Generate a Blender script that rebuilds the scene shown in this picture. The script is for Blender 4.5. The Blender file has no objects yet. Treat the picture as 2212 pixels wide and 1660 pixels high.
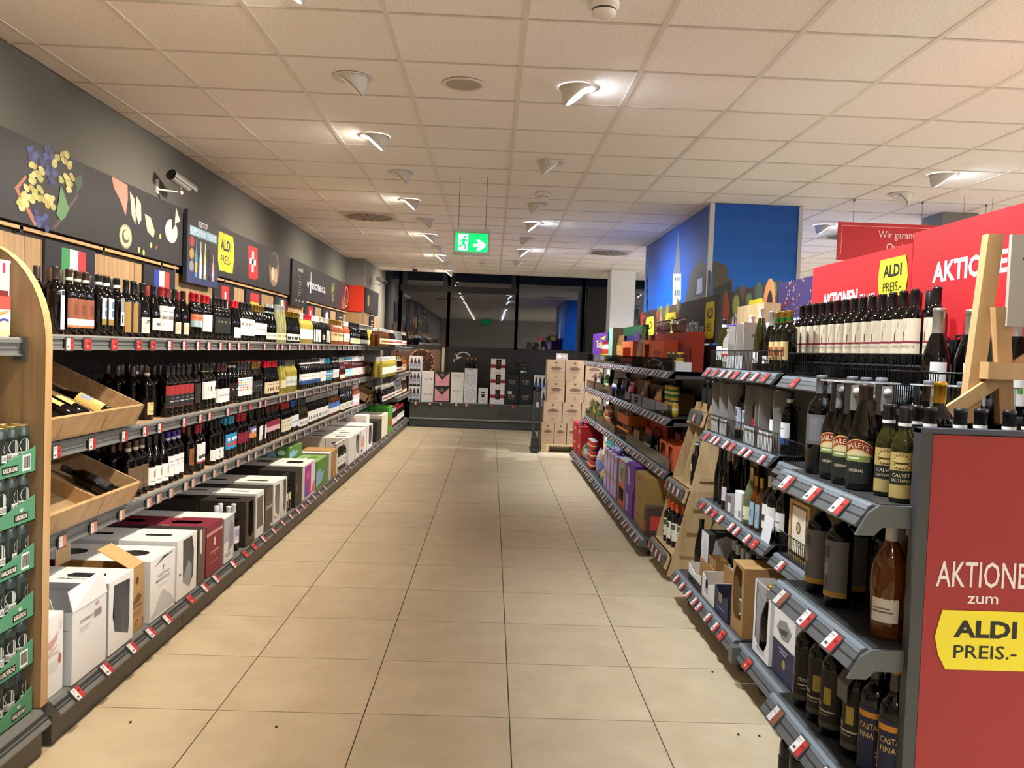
import bpy, math, random
from mathutils import Vector, Matrix
random.seed(7)
SC = bpy.context.scene
COL = SC.collection
PI = math.pi

# ---------------------------------------------------------------- camera
FPX = 1808.55
CAM = Vector((0.0, 0.0, 1.5177))
YAW, PITCH, ROLL = 0.02554, -0.03945, 0.03685
W_ = Vector((math.sin(YAW)*math.cos(PITCH), math.cos(YAW)*math.cos(PITCH), math.sin(PITCH)))
_r0 = Vector((math.cos(YAW), -math.sin(YAW), 0)); _u0 = _r0.cross(W_)
R_ = _r0*math.cos(ROLL)+_u0*math.sin(ROLL); U_ = _u0*math.cos(ROLL)-_r0*math.sin(ROLL)
cd = bpy.data.cameras.new('camera'); cd.sensor_width = 36; cd.lens = 36*FPX/2212; cd.clip_start = 0.05; cd.clip_end = 200
cam = bpy.data.objects.new('camera', cd); COL.objects.link(cam)
m = Matrix.Identity(4)
for i in range(3):
    m[i][0], m[i][1], m[i][2], m[i][3] = R_[i], U_[i], -W_[i], CAM[i]
cam.matrix_world = m
SC.camera = cam

# ---------------------------------------------------------------- world, exposure
SC.view_settings.view_transform = 'Standard'
SC.view_settings.look = 'None'
SC.view_settings.gamma = 1
SC.view_settings.use_curve_mapping = False
SC.view_settings.exposure = 1.1
wd = bpy.data.worlds.new('night'); SC.world = wd; wd.use_nodes = True
wd.node_tree.nodes['Background'].inputs[0].default_value = (0.0012, 0.002, 0.0042, 1)
wd.node_tree.nodes['Background'].inputs[1].default_value = 1.0

LAMP_W = 140.0          # watts of one ceiling spot
WARM, COOL = (1.0, 0.86, 0.69), (0.90, 0.96, 1.0)

# photo readings -> metres (used to take measurements off the photograph)
def _ray(u, v): return W_ + R_*((u-1106)/FPX) - U_*((v-830)/FPX)
def onX(u, v, x):
    d = _ray(u, v); return CAM + d*((x-CAM.x)/d.x)
def onY(u, v, y):
    d = _ray(u, v); return CAM + d*((y-CAM.y)/d.y)
def onZ(u, v, z):
    d = _ray(u, v); return CAM + d*((z-CAM.z)/d.z)

# ---------------------------------------------------------------- colours and materials
def lin(c):
    if isinstance(c, str):
        c = c.lstrip('#'); c = c if len(c) == 6 else ''.join(ch*2 for ch in c); c = [int(c[i:i+2], 16)/255 for i in (0, 2, 4)]
        return tuple(x/12.92 if x <= .04045 else ((x+.055)/1.055)**2.4 for x in c)+(1.0,)
    return tuple(c)+(1.0,) if len(c) == 3 else tuple(c)
MATS = {}
def _new(name):
    mt = bpy.data.materials.new(name); mt.use_nodes = True; MATS[name] = mt
    nt = mt.node_tree; return mt, nt, nt.nodes['Principled BSDF']
def attr_mat(name, rough=.5, spec=.5, metal=0.0, var=.06, scale=30, coat=0.0, bump=0.0, bscale=200):
    """colour comes from the flat print colour stored on the faces, with a little procedural unevenness"""
    mt, nt, b = _new(name)
    at = nt.nodes.new('ShaderNodeAttribute'); at.attribute_name = 'col'
    no = nt.nodes.new('ShaderNodeTexNoise'); no.inputs['Scale'].default_value = scale; no.inputs['Detail'].default_value = 3
    tc = nt.nodes.new('ShaderNodeTexCoord'); nt.links.new(tc.outputs['Object'], no.inputs['Vector'])
    mr = nt.nodes.new('ShaderNodeMapRange'); mr.inputs[3].default_value = 1-var; mr.inputs[4].default_value = 1+var*.5
    nt.links.new(no.outputs['Fac'], mr.inputs[0])
    mx = nt.nodes.new('ShaderNodeVectorMath'); mx.operation = 'MULTIPLY'
    nt.links.new(at.outputs['Color'], mx.inputs[0]); nt.links.new(mr.outputs[0], mx.inputs[1])
    nt.links.new(mx.outputs[0], b.inputs['Base Color'])
    b.inputs['Roughness'].default_value = rough; b.inputs['Specular IOR Level'].default_value = spec
    b.inputs['Metallic'].default_value = metal; b.inputs['Coat Weight'].default_value = coat
    if bump:
        n2 = nt.nodes.new('ShaderNodeTexNoise'); n2.inputs['Scale'].default_value = bscale
        nt.links.new(tc.outputs['Object'], n2.inputs['Vector'])
        bp = nt.nodes.new('ShaderNodeBump'); bp.inputs['Strength'].default_value = bump; bp.inputs['Distance'].default_value = .002
        nt.links.new(n2.outputs['Fac'], bp.inputs['Height']); nt.links.new(bp.outputs[0], b.inputs['Normal'])
    return mt
attr_mat('paper', .6, .3); attr_mat('board', .42, .4, var=.05, scale=4); attr_mat('satin', .35, .5, var=.05)
attr_mat('gloss', .14, .5, var=.03); attr_mat('foil', .3, .5, .85, var=.08, scale=60); attr_mat('wrap', .12, .7, bump=.9, bscale=45, var=.2, scale=25)
attr_mat('painted', .45, .45, var=.06, scale=8, bump=.05, bscale=300); attr_mat('plaster', .9, .2, var=.05, scale=2.5, bump=.15, bscale=120)
attr_mat('steel', .32, .5, .9, var=.1, scale=40)
def glass_mat(name, col, trans=0.0, rough=.03, ior=1.5):
    mt, nt, b = _new(name)
    no = nt.nodes.new('ShaderNodeTexNoise'); no.inputs['Scale'].default_value = 12
    mr = nt.nodes.new('ShaderNodeMapRange'); mr.inputs[3].default_value = rough; mr.inputs[4].default_value = rough+.04
    nt.links.new(no.outputs['Fac'], mr.inputs[0]); nt.links.new(mr.outputs[0], b.inputs['Roughness'])
    b.inputs['Base Color'].default_value = lin(col); b.inputs['IOR'].default_value = ior
    b.inputs['Transmission Weight'].default_value = trans
    b.inputs['Specular IOR Level'].default_value = .42
    return mt
glass_mat('g_dark', '#050404', rough=.015); glass_mat('g_navy', '#05060b', rough=.015); glass_mat('g_green', '#0d1106', rough=.015); glass_mat('g_olive', '#33310e', .45)
glass_mat('g_yellow', '#c9bd55', .45); glass_mat('g_pale', '#d4d79a', .5); glass_mat('g_amber', '#84480f', .6); glass_mat('g_rose', '#b5653f', .4)
glass_mat('g_red', '#4a0f0c', .15); glass_mat('g_brown', '#0d0704', rough=.015); glass_mat('g_clear', '#d9dedd', .8); glass_mat('g_sage', '#6f7a55', .3)
def thin_glass(name, fac, tint=(1, 1, 1)):
    mt, nt, b = _new(name); nt.nodes.remove(b)
    t = nt.nodes.new('ShaderNodeBsdfTransparent'); t.inputs[0].default_value = lin(tint)
    g = nt.nodes.new('ShaderNodeBsdfGlossy'); g.inputs['Roughness'].default_value = .02
    lw = nt.nodes.new('ShaderNodeLayerWeight'); lw.inputs['Blend'].default_value = .35
    ad = nt.nodes.new('ShaderNodeMath'); ad.inputs[1].default_value = fac; ad.use_clamp = True
    ml = nt.nodes.new('ShaderNodeMath'); ml.operation = 'MULTIPLY'; ml.inputs[1].default_value = .5
    nt.links.new(lw.outputs['Fresnel'], ml.inputs[0]); nt.links.new(ml.outputs[0], ad.inputs[0])
    mx = nt.nodes.new('ShaderNodeMixShader'); nt.links.new(ad.outputs[0], mx.inputs[0])
    nt.links.new(t.outputs[0], mx.inputs[1]); nt.links.new(g.outputs[0], mx.inputs[2])
    nt.links.new(mx.outputs[0], nt.nodes['Material Output'].inputs[0]); return mt
thin_glass('pane', .13, (.55, .62, .7)); thin_glass('acrylic', .15, (.82, .84, .86)); thin_glass('smoke_acrylic', .05, (.45, .45, .47))
def wood_mat(name, a, b_, grain=26, axis='Z', rough=.5):
    mt, nt, b = _new(name)
    tc = nt.nodes.new('ShaderNodeTexCoord'); mp = nt.nodes.new('ShaderNodeMapping')
    s = {'X': (1.2, grain, grain), 'Y': (grain, 1.2, grain), 'Z': (grain, grain, 1.2)}[axis]
    mp.inputs['Scale'].default_value = s; nt.links.new(tc.outputs['Object'], mp.inputs[0])
    n1 = nt.nodes.new('ShaderNodeTexNoise'); n1.inputs['Scale'].default_value = 1; n1.inputs['Detail'].default_value = 6; n1.inputs['Distortion'].default_value = .6
    nt.links.new(mp.outputs[0], n1.inputs[0])
    cr = nt.nodes.new('ShaderNodeValToRGB'); cr.color_ramp.elements[0].position = .32; cr.color_ramp.elements[1].position = .7
    cr.color_ramp.elements[0].color = lin(a); cr.color_ramp.elements[1].color = lin(b_)
    nt.links.new(n1.outputs['Fac'], cr.inputs[0]); nt.links.new(cr.outputs[0], b.inputs['Base Color'])
    b.inputs['Roughness'].default_value = rough
    bp = nt.nodes.new('ShaderNodeBump'); bp.inputs['Strength'].default_value = .12; bp.inputs['Distance'].default_value = .001
    nt.links.new(n1.outputs['Fac'], bp.inputs['Height']); nt.links.new(bp.outputs[0], b.inputs['Normal'])
    return mt
wood_mat('oak', '#8d7153', '#ad9069'); wood_mat('oak_y', '#8d7153', '#ad9069', axis='Y'); wood_mat('pine', '#ab9067', '#c4aa80', 18)
wood_mat('beech', '#a98557', '#c29d70', 14); wood_mat('laminate', '#b08d66', '#c7a47c', 20, 'Y')
def floor_mat():
    mt, nt, b = _new('floor_tile')
    tc = nt.nodes.new('ShaderNodeTexCoord'); oi = nt.nodes.new('ShaderNodeObjectInfo')
    ad = nt.nodes.new('ShaderNodeVectorMath'); ad.operation = 'ADD'
    sc = nt.nodes.new('ShaderNodeVectorMath'); sc.operation = 'SCALE'; sc.inputs['Scale'].default_value = 50
    cb = nt.nodes.new('ShaderNodeCombineXYZ'); nt.links.new(oi.outputs['Random'], cb.inputs[0]); nt.links.new(oi.outputs['Random'], cb.inputs[1])
    nt.links.new(cb.outputs[0], sc.inputs[0]); nt.links.new(tc.outputs['Object'], ad.inputs[0]); nt.links.new(sc.outputs[0], ad.inputs[1])
    n = nt.nodes.new('ShaderNodeTexNoise'); n.inputs['Scale'].default_value = 5; n.inputs['Detail'].default_value = 8; n.inputs['Roughness'].default_value = .65
    nt.links.new(ad.outputs[0], n.inputs[0])
    cr = nt.nodes.new('ShaderNodeValToRGB'); cr.color_ramp.elements[0].position = .3; cr.color_ramp.elements[1].position = .72
    cr.color_ramp.elements[0].color = lin('#bcab8e'); cr.color_ramp.elements[1].color = lin('#cfbfa2')
    nt.links.new(n.outputs['Fac'], cr.inputs[0])
    mv = nt.nodes.new('ShaderNodeMapRange'); mv.inputs[3].default_value = .96; mv.inputs[4].default_value = 1.03
    nt.links.new(oi.outputs['Random'], mv.inputs[0])
    mu = nt.nodes.new('ShaderNodeVectorMath'); mu.operation = 'MULTIPLY'
    nt.links.new(cr.outputs[0], mu.inputs[0]); nt.links.new(mv.outputs[0], mu.inputs[1]); nt.links.new(mu.outputs[0], b.inputs['Base Color'])
    mr = nt.nodes.new('ShaderNodeMapRange'); mr.inputs[3].default_value = .32; mr.inputs[4].default_value = .5
    nt.links.new(n.outputs['Fac'], mr.inputs[0]); nt.links.new(mr.outputs[0], b.inputs['Roughness'])
    b.inputs['Specular IOR Level'].default_value = .35
floor_mat()
def ceil_mat():
    mt, nt, b = _new('ceiling_tile')
    tc = nt.nodes.new('ShaderNodeTexCoord'); n = nt.nodes.new('ShaderNodeTexNoise'); n.inputs['Scale'].default_value = 90; n.inputs['Detail'].default_value = 4
    nt.links.new(tc.outputs['Object'], n.inputs[0])
    cr = nt.nodes.new('ShaderNodeValToRGB'); cr.color_ramp.elements[0].position = .25; cr.color_ramp.elements[1].position = .6
    cr.color_ramp.elements[0].color = lin('#e0dcda'); cr.color_ramp.elements[1].color = lin('#f3f0f0')
    nt.links.new(n.outputs['Fac'], cr.inputs[0]); nt.links.new(cr.outputs[0], b.inputs['Base Color'])
    b.inputs['Roughness'].default_value = .95; b.inputs['Specular IOR Level'].default_value = .1
    bp = nt.nodes.new('ShaderNodeBump'); bp.inputs['Strength'].default_value = .35; bp.inputs['Distance'].default_value = .002
    nt.links.new(n.outputs['Fac'], bp.inputs['Height']); nt.links.new(bp.outputs[0], b.inputs['Normal'])
ceil_mat()
def glow_mat(name, col, st):
    mt, nt, b = _new(name); b.inputs['Base Color'].default_value = lin(col)
    b.inputs['Emission Color'].default_value = lin(col); b.inputs['Emission Strength'].default_value = st
glow_mat('lens_warm', '#fff0d8', 45); glow_mat('lens_cool', '#eef6ff', 45); glow_mat('exit_green', '#05a356', 1.1); glow_mat('exit_white', '#d8fff0', 1.5)

# ---------------------------------------------------------------- mesh building
_txt = {}
def glyphs(s, bold=0.0):
    """letters as flat polygons: (points, faces, width) for cap height ~0.7"""
    k = (s, bold)
    if k not in _txt:
        cu = bpy.data.curves.new('t', 'FONT'); cu.body = s; cu.resolution_u = 2; cu.offset = bold; cu.size = 1
        ob = bpy.data.objects.new('t', cu); me = ob.to_mesh()
        vs = [tuple(v.co[:2]) for v in me.vertices]; fs = [tuple(p.vertices) for p in me.polygons]
        ob.to_mesh_clear(); bpy.data.objects.remove(ob); bpy.data.curves.remove(cu)
        x0 = min((v[0] for v in vs), default=0); x1 = max((v[0] for v in vs), default=0)
        _txt[k] = ([(v[0]-x0, v[1]) for v in vs], fs, x1-x0)
    return _txt[k]

class Fr:
    """a flat face of something: lower-left corner O, right U, up V (unit), outward N"""
    def __init__(s, O, U, V):
        s.O, s.U, s.V = Vector(O), Vector(U).normalized(), Vector(V).normalized(); s.N = s.U.cross(s.V)
    def p(s, u, v, n=0.0): return s.O+s.U*u+s.V*v+s.N*n

class MB:
    def __init__(s): s.v, s.f, s.c = [], [], []; s.sm = []; s.mi = []; s.cur = 0
    def add(s, pts, faces, col, smooth=False):
        o = len(s.v); s.v += [tuple(p) for p in pts]
        c = lin(col)
        for f in faces: s.f.append(tuple(i+o for i in f)); s.c.append(c); s.sm.append(smooth); s.mi.append(s.cur)
        return s
    def poly(s, pts, col): return s.add(pts, [tuple(range(len(pts)))], col)
    def box(s, x0, x1, y0, y1, z0, z1, col):
        p = [(x, y, z) for x in (x0, x1) for y in (y0, y1) for z in (z0, z1)]
        return s.add(p, [(0, 1, 3, 2), (4, 6, 7, 5), (0, 4, 5, 1), (2, 3, 7, 6), (0, 2, 6, 4), (1, 5, 7, 3)], col)
    def obox(s, O, A, B, C, col):
        """box from corner O along vectors A, B, C"""
        O, A, B, C = map(Vector, (O, A, B, C))
        p = [O+A*i+B*j+C*k for i in (0, 1) for j in (0, 1) for k in (0, 1)]
        return s.add(p, [(0, 1, 3, 2), (4, 6, 7, 5), (0, 4, 5, 1), (2, 3, 7, 6), (0, 2, 6, 4), (1, 5, 7, 3)], col)
    def prism(s, prof, axis, a, b, col, caps=True):
        """extrude a 2D outline along an axis; prof in the two other axes (xyz order)"""
        def P(q, t): return {'x': (t, q[0], q[1]), 'y': (q[0], t, q[1]), 'z': (q[0], q[1], t)}[axis]
        n = len(prof); pts = [P(q, a) for q in prof]+[P(q, b) for q in prof]
        fs = [(i, (i+1) % n, n+(i+1) % n, n+i) for i in range(n)]
        if caps: fs += [tuple(range(n)), tuple(range(n, 2*n))]
        return s.add(pts, fs, col)
    def lathe(s, prof, n, col, c=(0, 0, 0), a0=0.0, a1=2*PI, sx=1.0, sy=1.0, smooth=True):
        full = abs(a1-a0-2*PI) < 1e-6; k = n if full else n+1
        pts = []
        for r, z in prof:
            for i in range(k):
                a = a0+(a1-a0)*i/n; pts.append((c[0]+sx*r*math.cos(a), c[1]+sy*r*math.sin(a), c[2]+z))
        fs = []
        for j in range(len(prof)-1):
            for i in range(n):
                i2 = (i+1) % k
                fs.append((j*k+i, j*k+i2, (j+1)*k+i2, (j+1)*k+i))
        return s.add(pts, fs, col, smooth)
    def tube(s, pts, r, col, n=6, caps=True):
        pts = [Vector(p) for p in pts]; ring = []
        for i, p in enumerate(pts):
            d = (pts[min(i+1, len(pts)-1)]-pts[max(i-1, 0)]).normalized()
            a = d.cross(Vector((0, 0, 1)) if abs(d.z) < .9 else Vector((1, 0, 0))).normalized(); b = d.cross(a)
            ring += [p+a*(r*math.cos(2*PI*j/n))+b*(r*math.sin(2*PI*j/n)) for j in range(n)]
        fs = [(i*n+j, i*n+(j+1) % n, (i+1)*n+(j+1) % n, (i+1)*n+j) for i in range(len(pts)-1) for j in range(n)]
        if caps: fs += [tuple(range(n)), tuple(range((len(pts)-1)*n, len(pts)*n))]
        return s.add(ring, fs, col, True)
    def ball(s, c, r, col, n=8, sx=1, sy=1, sz=1):
        k = max(3, n//2)
        return s.lathe([(r*math.sin(PI*j/k), -r*sz*math.cos(PI*j/k)) for j in range(k+1)], n, col, c, sx=sx, sy=sy)
    # print on a face
    def rect(s, fr, u0, v0, u1, v1, col, n=.0008): return s.poly([fr.p(u0, v0, n), fr.p(u1, v0, n), fr.p(u1, v1, n), fr.p(u0, v1, n)], col)
    def fpoly(s, fr, pts, col, n=.0008): return s.poly([fr.p(u, v, n) for u, v in pts], col)
    def ell(s, fr, cu, cv, ru, rv, col, n=.0010, k=14, rot=0.0):
        pts = []
        for i in range(k):
            a = 2*PI*i/k; x, y = ru*math.cos(a), rv*math.sin(a)
            pts.append(fr.p(cu+x*math.cos(rot)-y*math.sin(rot), cv+x*math.sin(rot)+y*math.cos(rot), n))
        return s.poly(pts, col)
    def ring(s, fr, cu, cv, ru, rv, w, col, n=.001, k=20):
        pts = [fr.p(cu+q*math.cos(2*PI*i/k)*ru, cv+q*math.sin(2*PI*i/k)*rv, n) for q in (1, 1-w/max(ru, rv)) for i in range(k)]
        return s.add(pts, [(i, (i+1) % k, k+(i+1) % k, k+i) for i in range(k)], col)
    def text(s, fr, st, u, v, h, col, n=.0012, align='l', width=None, bold=0.0, fn=None):
        """h = cap height in metres, width squeezes or stretches the line"""
        vs, fs, w = glyphs(st, bold); k = h/.7; kx = k if not width else width/max(w, 1e-6)
        W = w*kx; o = {'l': 0, 'c': -W/2, 'r': -W}[align]
        f = fn or (lambda a, b: fr.p(a, b, n))
        return s.add([f(u+o+x*kx, v+y*k) for x, y in vs], fs, col)
    def hole_face(s, fr, Wd, Ht, hole, col):
        """rectangular face with a star-shaped opening (list of u,v points)"""
        cu = sum(p[0] for p in hole)/len(hole); cv = sum(p[1] for p in hole)/len(hole)
        ang = lambda p: math.atan2(p[1]-cv, p[0]-cu)
        hp = sorted(hole, key=ang); h0 = list(hp)
        for q in ((0, 0), (Wd, 0), (Wd, Ht), (0, Ht)):      # add hole points towards the corners so the outline stays square
            a = ang(q); best = None
            for i in range(len(h0)):
                p1, p2 = h0[i], h0[(i+1) % len(h0)]
                d = (math.cos(a), math.sin(a)); ex, ey = p2[0]-p1[0], p2[1]-p1[1]
                den = d[0]*ey-d[1]*ex
                if abs(den) < 1e-9: continue
                t = ((p1[0]-cu)*ey-(p1[1]-cv)*ex)/den; k = ((p1[0]-cu)*d[1]-(p1[1]-cv)*d[0])/den
                if t > 0 and -1e-6 <= k <= 1+1e-6: best = (cu+d[0]*t, cv+d[1]*t)
            if best: hp.append(best)
        hp = sorted(hp, key=ang); out = []
        for p in hp:
            dx, dy = p[0]-cu, p[1]-cv; t = 1e9
            if dx > 1e-9: t = min(t, (Wd-cu)/dx)
            if dx < -1e-9: t = min(t, -cu/dx)
            if dy > 1e-9: t = min(t, (Ht-cv)/dy)
            if dy < -1e-9: t = min(t, -cv/dy)
            out.append((cu+dx*t, cv+dy*t))
        k = len(hp); pts = [fr.p(*p) for p in hp]+[fr.p(*p) for p in out]
        return s.add(pts, [(i, (i+1) % k, k+(i+1) % k, k+i) for i in range(k)], col)
    def mesh(s, name, mats):
        me = bpy.data.meshes.new(name); me.from_pydata(s.v, [], s.f)
        at = me.attributes.new('col', 'FLOAT_COLOR', 'CORNER'); buf = []
        for p, c in zip(me.polygons, s.c): buf += list(c)*p.loop_total
        at.data.foreach_set('color', buf)
        me.polygons.foreach_set('use_smooth', s.sm); me.polygons.foreach_set('material_index', s.mi)
        for mt in (mats if isinstance(mats, (list, tuple)) else [mats]): me.materials.append(MATS[mt])
        me.update(); return me
    def build(s, name, mat, parent=None, loc=None, rz=0.0, **kw):
        return link(name, s.mesh(name, mat), parent, loc, rz, **kw)
def link(name, me, parent=None, loc=None, rz=0.0, label=None, cat=None, group=None, kind=None):
    o = bpy.data.objects.new(name, me); COL.objects.link(o)
    if parent: o.parent = parent
    if loc is not None: o.location = loc
    if rz: o.rotation_euler = (0, 0, rz)
    return tag(o, label, cat, group, kind)
def tag(o, label=None, cat=None, group=None, kind=None):
    if label: o['label'] = label
    if cat: o['category'] = cat
    if group: o['group'] = group
    if kind: o['kind'] = kind
    return o
def empty(name, loc=(0, 0, 0), rz=0.0, **kw): return link(name, None, None, loc, rz, **kw)
def tree_copy(o, loc=None, rz=None, parent=None, **kw):
    c = o.copy(); COL.objects.link(c); c.parent = parent
    if loc is not None: c.location = loc
    if rz is not None: c.rotation_euler = (0, 0, rz)
    for ch in list(o.children): tree_copy(ch, parent=c)
    return tag(c, **kw)
ORD = ['first', 'second', 'third', 'fourth', 'fifth', 'sixth', 'seventh', 'eighth', 'ninth', 'tenth', 'eleventh', 'twelfth', 'thirteenth',
       'fourteenth', 'fifteenth', 'sixteenth', 'seventeenth', 'eighteenth', 'nineteenth', 'twentieth'] + ['%dth' % i for i in range(21, 90)]

# ---------------------------------------------------------------- ceiling spots (the light of the place)
CEIL = 2.9416
def spot_head(x, y, side, lit, tint, label, group):
    t = empty('ceiling_spotlight', (x, y, CEIL), 0 if side < 0 else PI, label=label, cat='spotlight', group=group)
    th, r, n = math.radians(40), .074, 24
    # local: lens looks towards -X and down, its high edge on the -X side
    rim = [(r*math.cos(2*PI*i/n)*math.cos(th), r*math.sin(2*PI*i/n), min(-.002, -.043-r*math.cos(2*PI*i/n)*math.sin(th))) for i in range(n)]
    rings = []
    for k_ in range(6):
        f = PI/2*k_/5
        rings += [(p[0]+(.088*math.cos(2*PI*i/n)-p[0])*math.cos(f), p[1]+(.088*math.sin(2*PI*i/n)-p[1])*math.cos(f), p[2]*math.sin(f)) for i, p in enumerate(rim)]
    mb = MB(); mb.add(rings, [(k_*n+i, k_*n+(i+1) % n, (k_+1)*n+(i+1) % n, (k_+1)*n+i) for k_ in range(5) for i in range(n)], '#cfccc6', True); mb.build('housing', 'painted', t)
    mb = MB(); mb.lathe([(.085, -.001), (.1, -.006), (.103, 0)], n, '#d9d6d0'); mb.build('trim_ring', 'painted', t)
    cx = sum(p[0] for p in rim)/n; cz = sum(p[2] for p in rim)/n
    mb = MB(); mb.add([(p[0]*.94-.002, p[1]*.94, cz+(p[2]-cz)*.94-.002) for p in rim], [tuple(range(n))], '#ffffff')
    mb.build('lens', ('lens_warm' if tint is WARM else 'lens_cool') if lit else 'painted', t)
    if lit:
        ld = bpy.data.lights.new('spot_light', 'SPOT'); ld.energy = LAMP_W*(1.0 if tint is WARM else 1.05); ld.color = tint
        ld.spot_size = math.radians(120); ld.spot_blend = 1.0; ld.shadow_soft_size = .05
        lo = bpy.data.objects.new('spot_light', ld); COL.objects.link(lo); lo.parent = t
        lo.location = (-.06, 0, -.1)
        d = Vector((-math.sin(th), 0, -math.cos(th))); lo.rotation_euler = d.to_track_quat('-Z', 'Y').to_euler()
    return t
for i, y in enumerate((0.9, 3.35, 5.78, 8.21, 10.66, 13.0, 15.55)):
    spot_head(-.85, y, -1, True, WARM, 'lit ceiling spotlight aimed at the wine wall, %s of its row from the near end' % ORD[i], 'lit spots over the wine wall')
for i, y in enumerate((2.1, 4.54, 6.93, 9.41, 11.82, 14.2)):
    spot_head(-.8, y, -1, False, WARM, 'unlit white ceiling spotlight on the left, %s of its row from near end' % ORD[i], 'unlit spots on the left')
for i, y in enumerate((-.3, 2.1, 4.55, 9.35, 11.85)):
    spot_head(.41, y, 1, True, COOL, 'lit ceiling spotlight aimed at the right gondola, %s from the near end' % ORD[i], 'lit spots over the right gondola')
for i, y in enumerate((6.33, 8.15, 10.6, 13.35)):
    spot_head(.39, y, 1, False, COOL, 'unlit white ceiling spotlight on the right, %s from the near end' % ORD[i], 'unlit spots on the right')
for i, (x, y, s) in enumerate(((3.3, 6.2, 1), (3.41, 8.7, 1), (3.3, 3.7, -1), (3.4, 11.2, -1), )):
    spot_head(x, y, s, True, COOL, ['glaring ceiling spotlight above the hanging red sign', 'lit ceiling spotlight left of the hanging red sign', 'ceiling spotlight beyond the promotion headers, near the camera',
              'ceiling spotlight far behind the hanging red sign', 'ceiling spotlight in the next aisle, nearer one', 'ceiling spotlight in the next aisle, farther one', 'ceiling spotlight behind the camera at the right', 'ceiling spotlight behind the camera, far right', 'ceiling spotlight in the next aisle near the windows', 'ceiling spotlight two aisles away, nearer one', 'ceiling spotlight two aisles away, farther one'][i], 'spots over the next aisle')
for j, x in enumerate((3.35, 6.2, 8.9, 11.2)):  # lamps added over the other aisles to lift the ceiling brightness
    for i, y in enumerate((-4.4, -2.0, 0.6, 2.6, 5.0, 7.4, 9.8, 12.2, 14.4)):
        if j == 0 and 3 < y < 12: continue
        spot_head(x, y, -1 if (i+j) % 2 else 1, True, COOL, 'added fill spotlight outside the aisle, %s row to the right, %s from the near end' % (ORD[j], ORD[i]), 'spots over the rest of the shop')
for i, y in enumerate((-1.6, -4.1)):
    for j, x in enumerate((-.85, .41)): spot_head(x, y, (-1, 1)[j], True, (WARM, COOL)[j], 'ceiling spotlight behind the camera, %s row, %s lamp' % (['left', 'right'][j], ORD[i]), 'spots over the rest of the shop')
spot_head(3.36, 6.96, -1, False, COOL, 'unlit white ceiling spotlight beside the glaring one', 'spots over the next aisle')

# ================================================================ the setting
GREY = '#67655f'
mb = MB(); mb.box(-2.6, 12.2, -6.2, 17.4, -.12, -.006, '#55504a'); floor = mb.build('floor', 'plaster', kind='structure', label='beige square floor tiles with dark joints')
mb = MB(); mb.box(-.2975, .2975, -.2975, .2975, -.006, 0, '#c8baa2'); _tile = mb.mesh('tile', 'floor_tile')
for ix in range(-1, 6):
    for iy in range(-5, 22):
        x, y = -1.073+.6*ix+.3, 3.408+.6*iy+.3
        if y < 16.25: link('tile', _tile, floor, (x, y, 0))
mb = MB()
for ix in range(6, 22):
    for iy in range(-15, 22): mb.box(-1.073+.6*ix+.0025, -.475+.6*ix+.0005, 3.408+.6*iy+.0025, 4.0055+.6*iy, -.006, 0, '#c8baa2')
for ix in range(-1, 6):
    for iy in range(-15, -5): mb.box(-1.073+.6*ix+.0025, -.475+.6*ix+.0005, 3.408+.6*iy+.0025, 4.0055+.6*iy, -.006, 0, '#c8baa2')
mb.build('floor_tiling', 'floor_tile', floor, kind='stuff')
mb = MB()
for u, v in ((1539, 1453), (744, 1056), (282, 1562), (597, 1572), (1595, 1589), (1232, 1087), (1640, 1592)):
    p = onZ(u, v, 0); mb.ball((p.x, p.y, .003), .006, '#26221f', 6, 1, 1.4, .5)
mb.build('floor_debris', 'paper', floor, kind='stuff')

# ceiling: tiles in a T-grid
mb = MB(); mb.box(-2.6, 12.2, -6.2, 15.77, 2.965, 3.1, '#d8d0c4'); ceiling = mb.build('ceiling', 'ceiling_tile', kind='structure', label='white suspended ceiling of square mineral tiles')
CX, CY = -.5058, 3.657
mb = MB(); mb.box(-.288, .288, -.288, .288, 0, .012, '#e2dbd0'); _ct = mb.mesh('ceiling_tile', 'ceiling_tile')
far = MB(); n = 0
for iy in range(-16, 21):
    for ix in range(-4, 20):
        x, y = CX+.6*ix+.3, CY+.6*iy+.3
        x0, x1, y1 = max(x-.288, -2.435), x+.288, min(y+.288, 15.765)
        if x1 < -2.43 or y-.288 > 15.75: continue
        if -3 <= ix <= 9 and -2 <= iy <= 19 and n < 300:
            link('ceiling_tile', _ct, ceiling, (x, y, CEIL+.004)); n += 1
        else: far.box(x0, x1, y-.288, y1, CEIL+.004, CEIL+.016, '#e2dbd0')
far.build('ceiling_tiling', 'ceiling_tile', ceiling, kind='stuff')
for ix in range(-3, 21):
    x = CX+.6*ix; mb = MB(); mb.box(x-.0125, x+.0125, -6.2, 15.77, CEIL, CEIL+.02, '#ddd8d0')
    mb.box(x-.002, x+.002, -6.2, 15.77, CEIL+.02, 2.966, '#cbc4ba'); mb.build('ceiling_runner', 'painted', ceiling)
for iy in range(-16, 21):
    y = CY+.6*iy; mb = MB(); mb.box(-2.44, 12.1, y-.009, y+.009, CEIL+.001, CEIL+.02, '#cfc9c1'); mb.build('cross_tee', 'painted', ceiling)
mb = MB(); mb.box(-2.44, 12, 15.76, 15.78, CEIL-.004, 3.12, '#cfc9c0'); mb.build('edge_trim', 'painted', ceiling)

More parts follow.
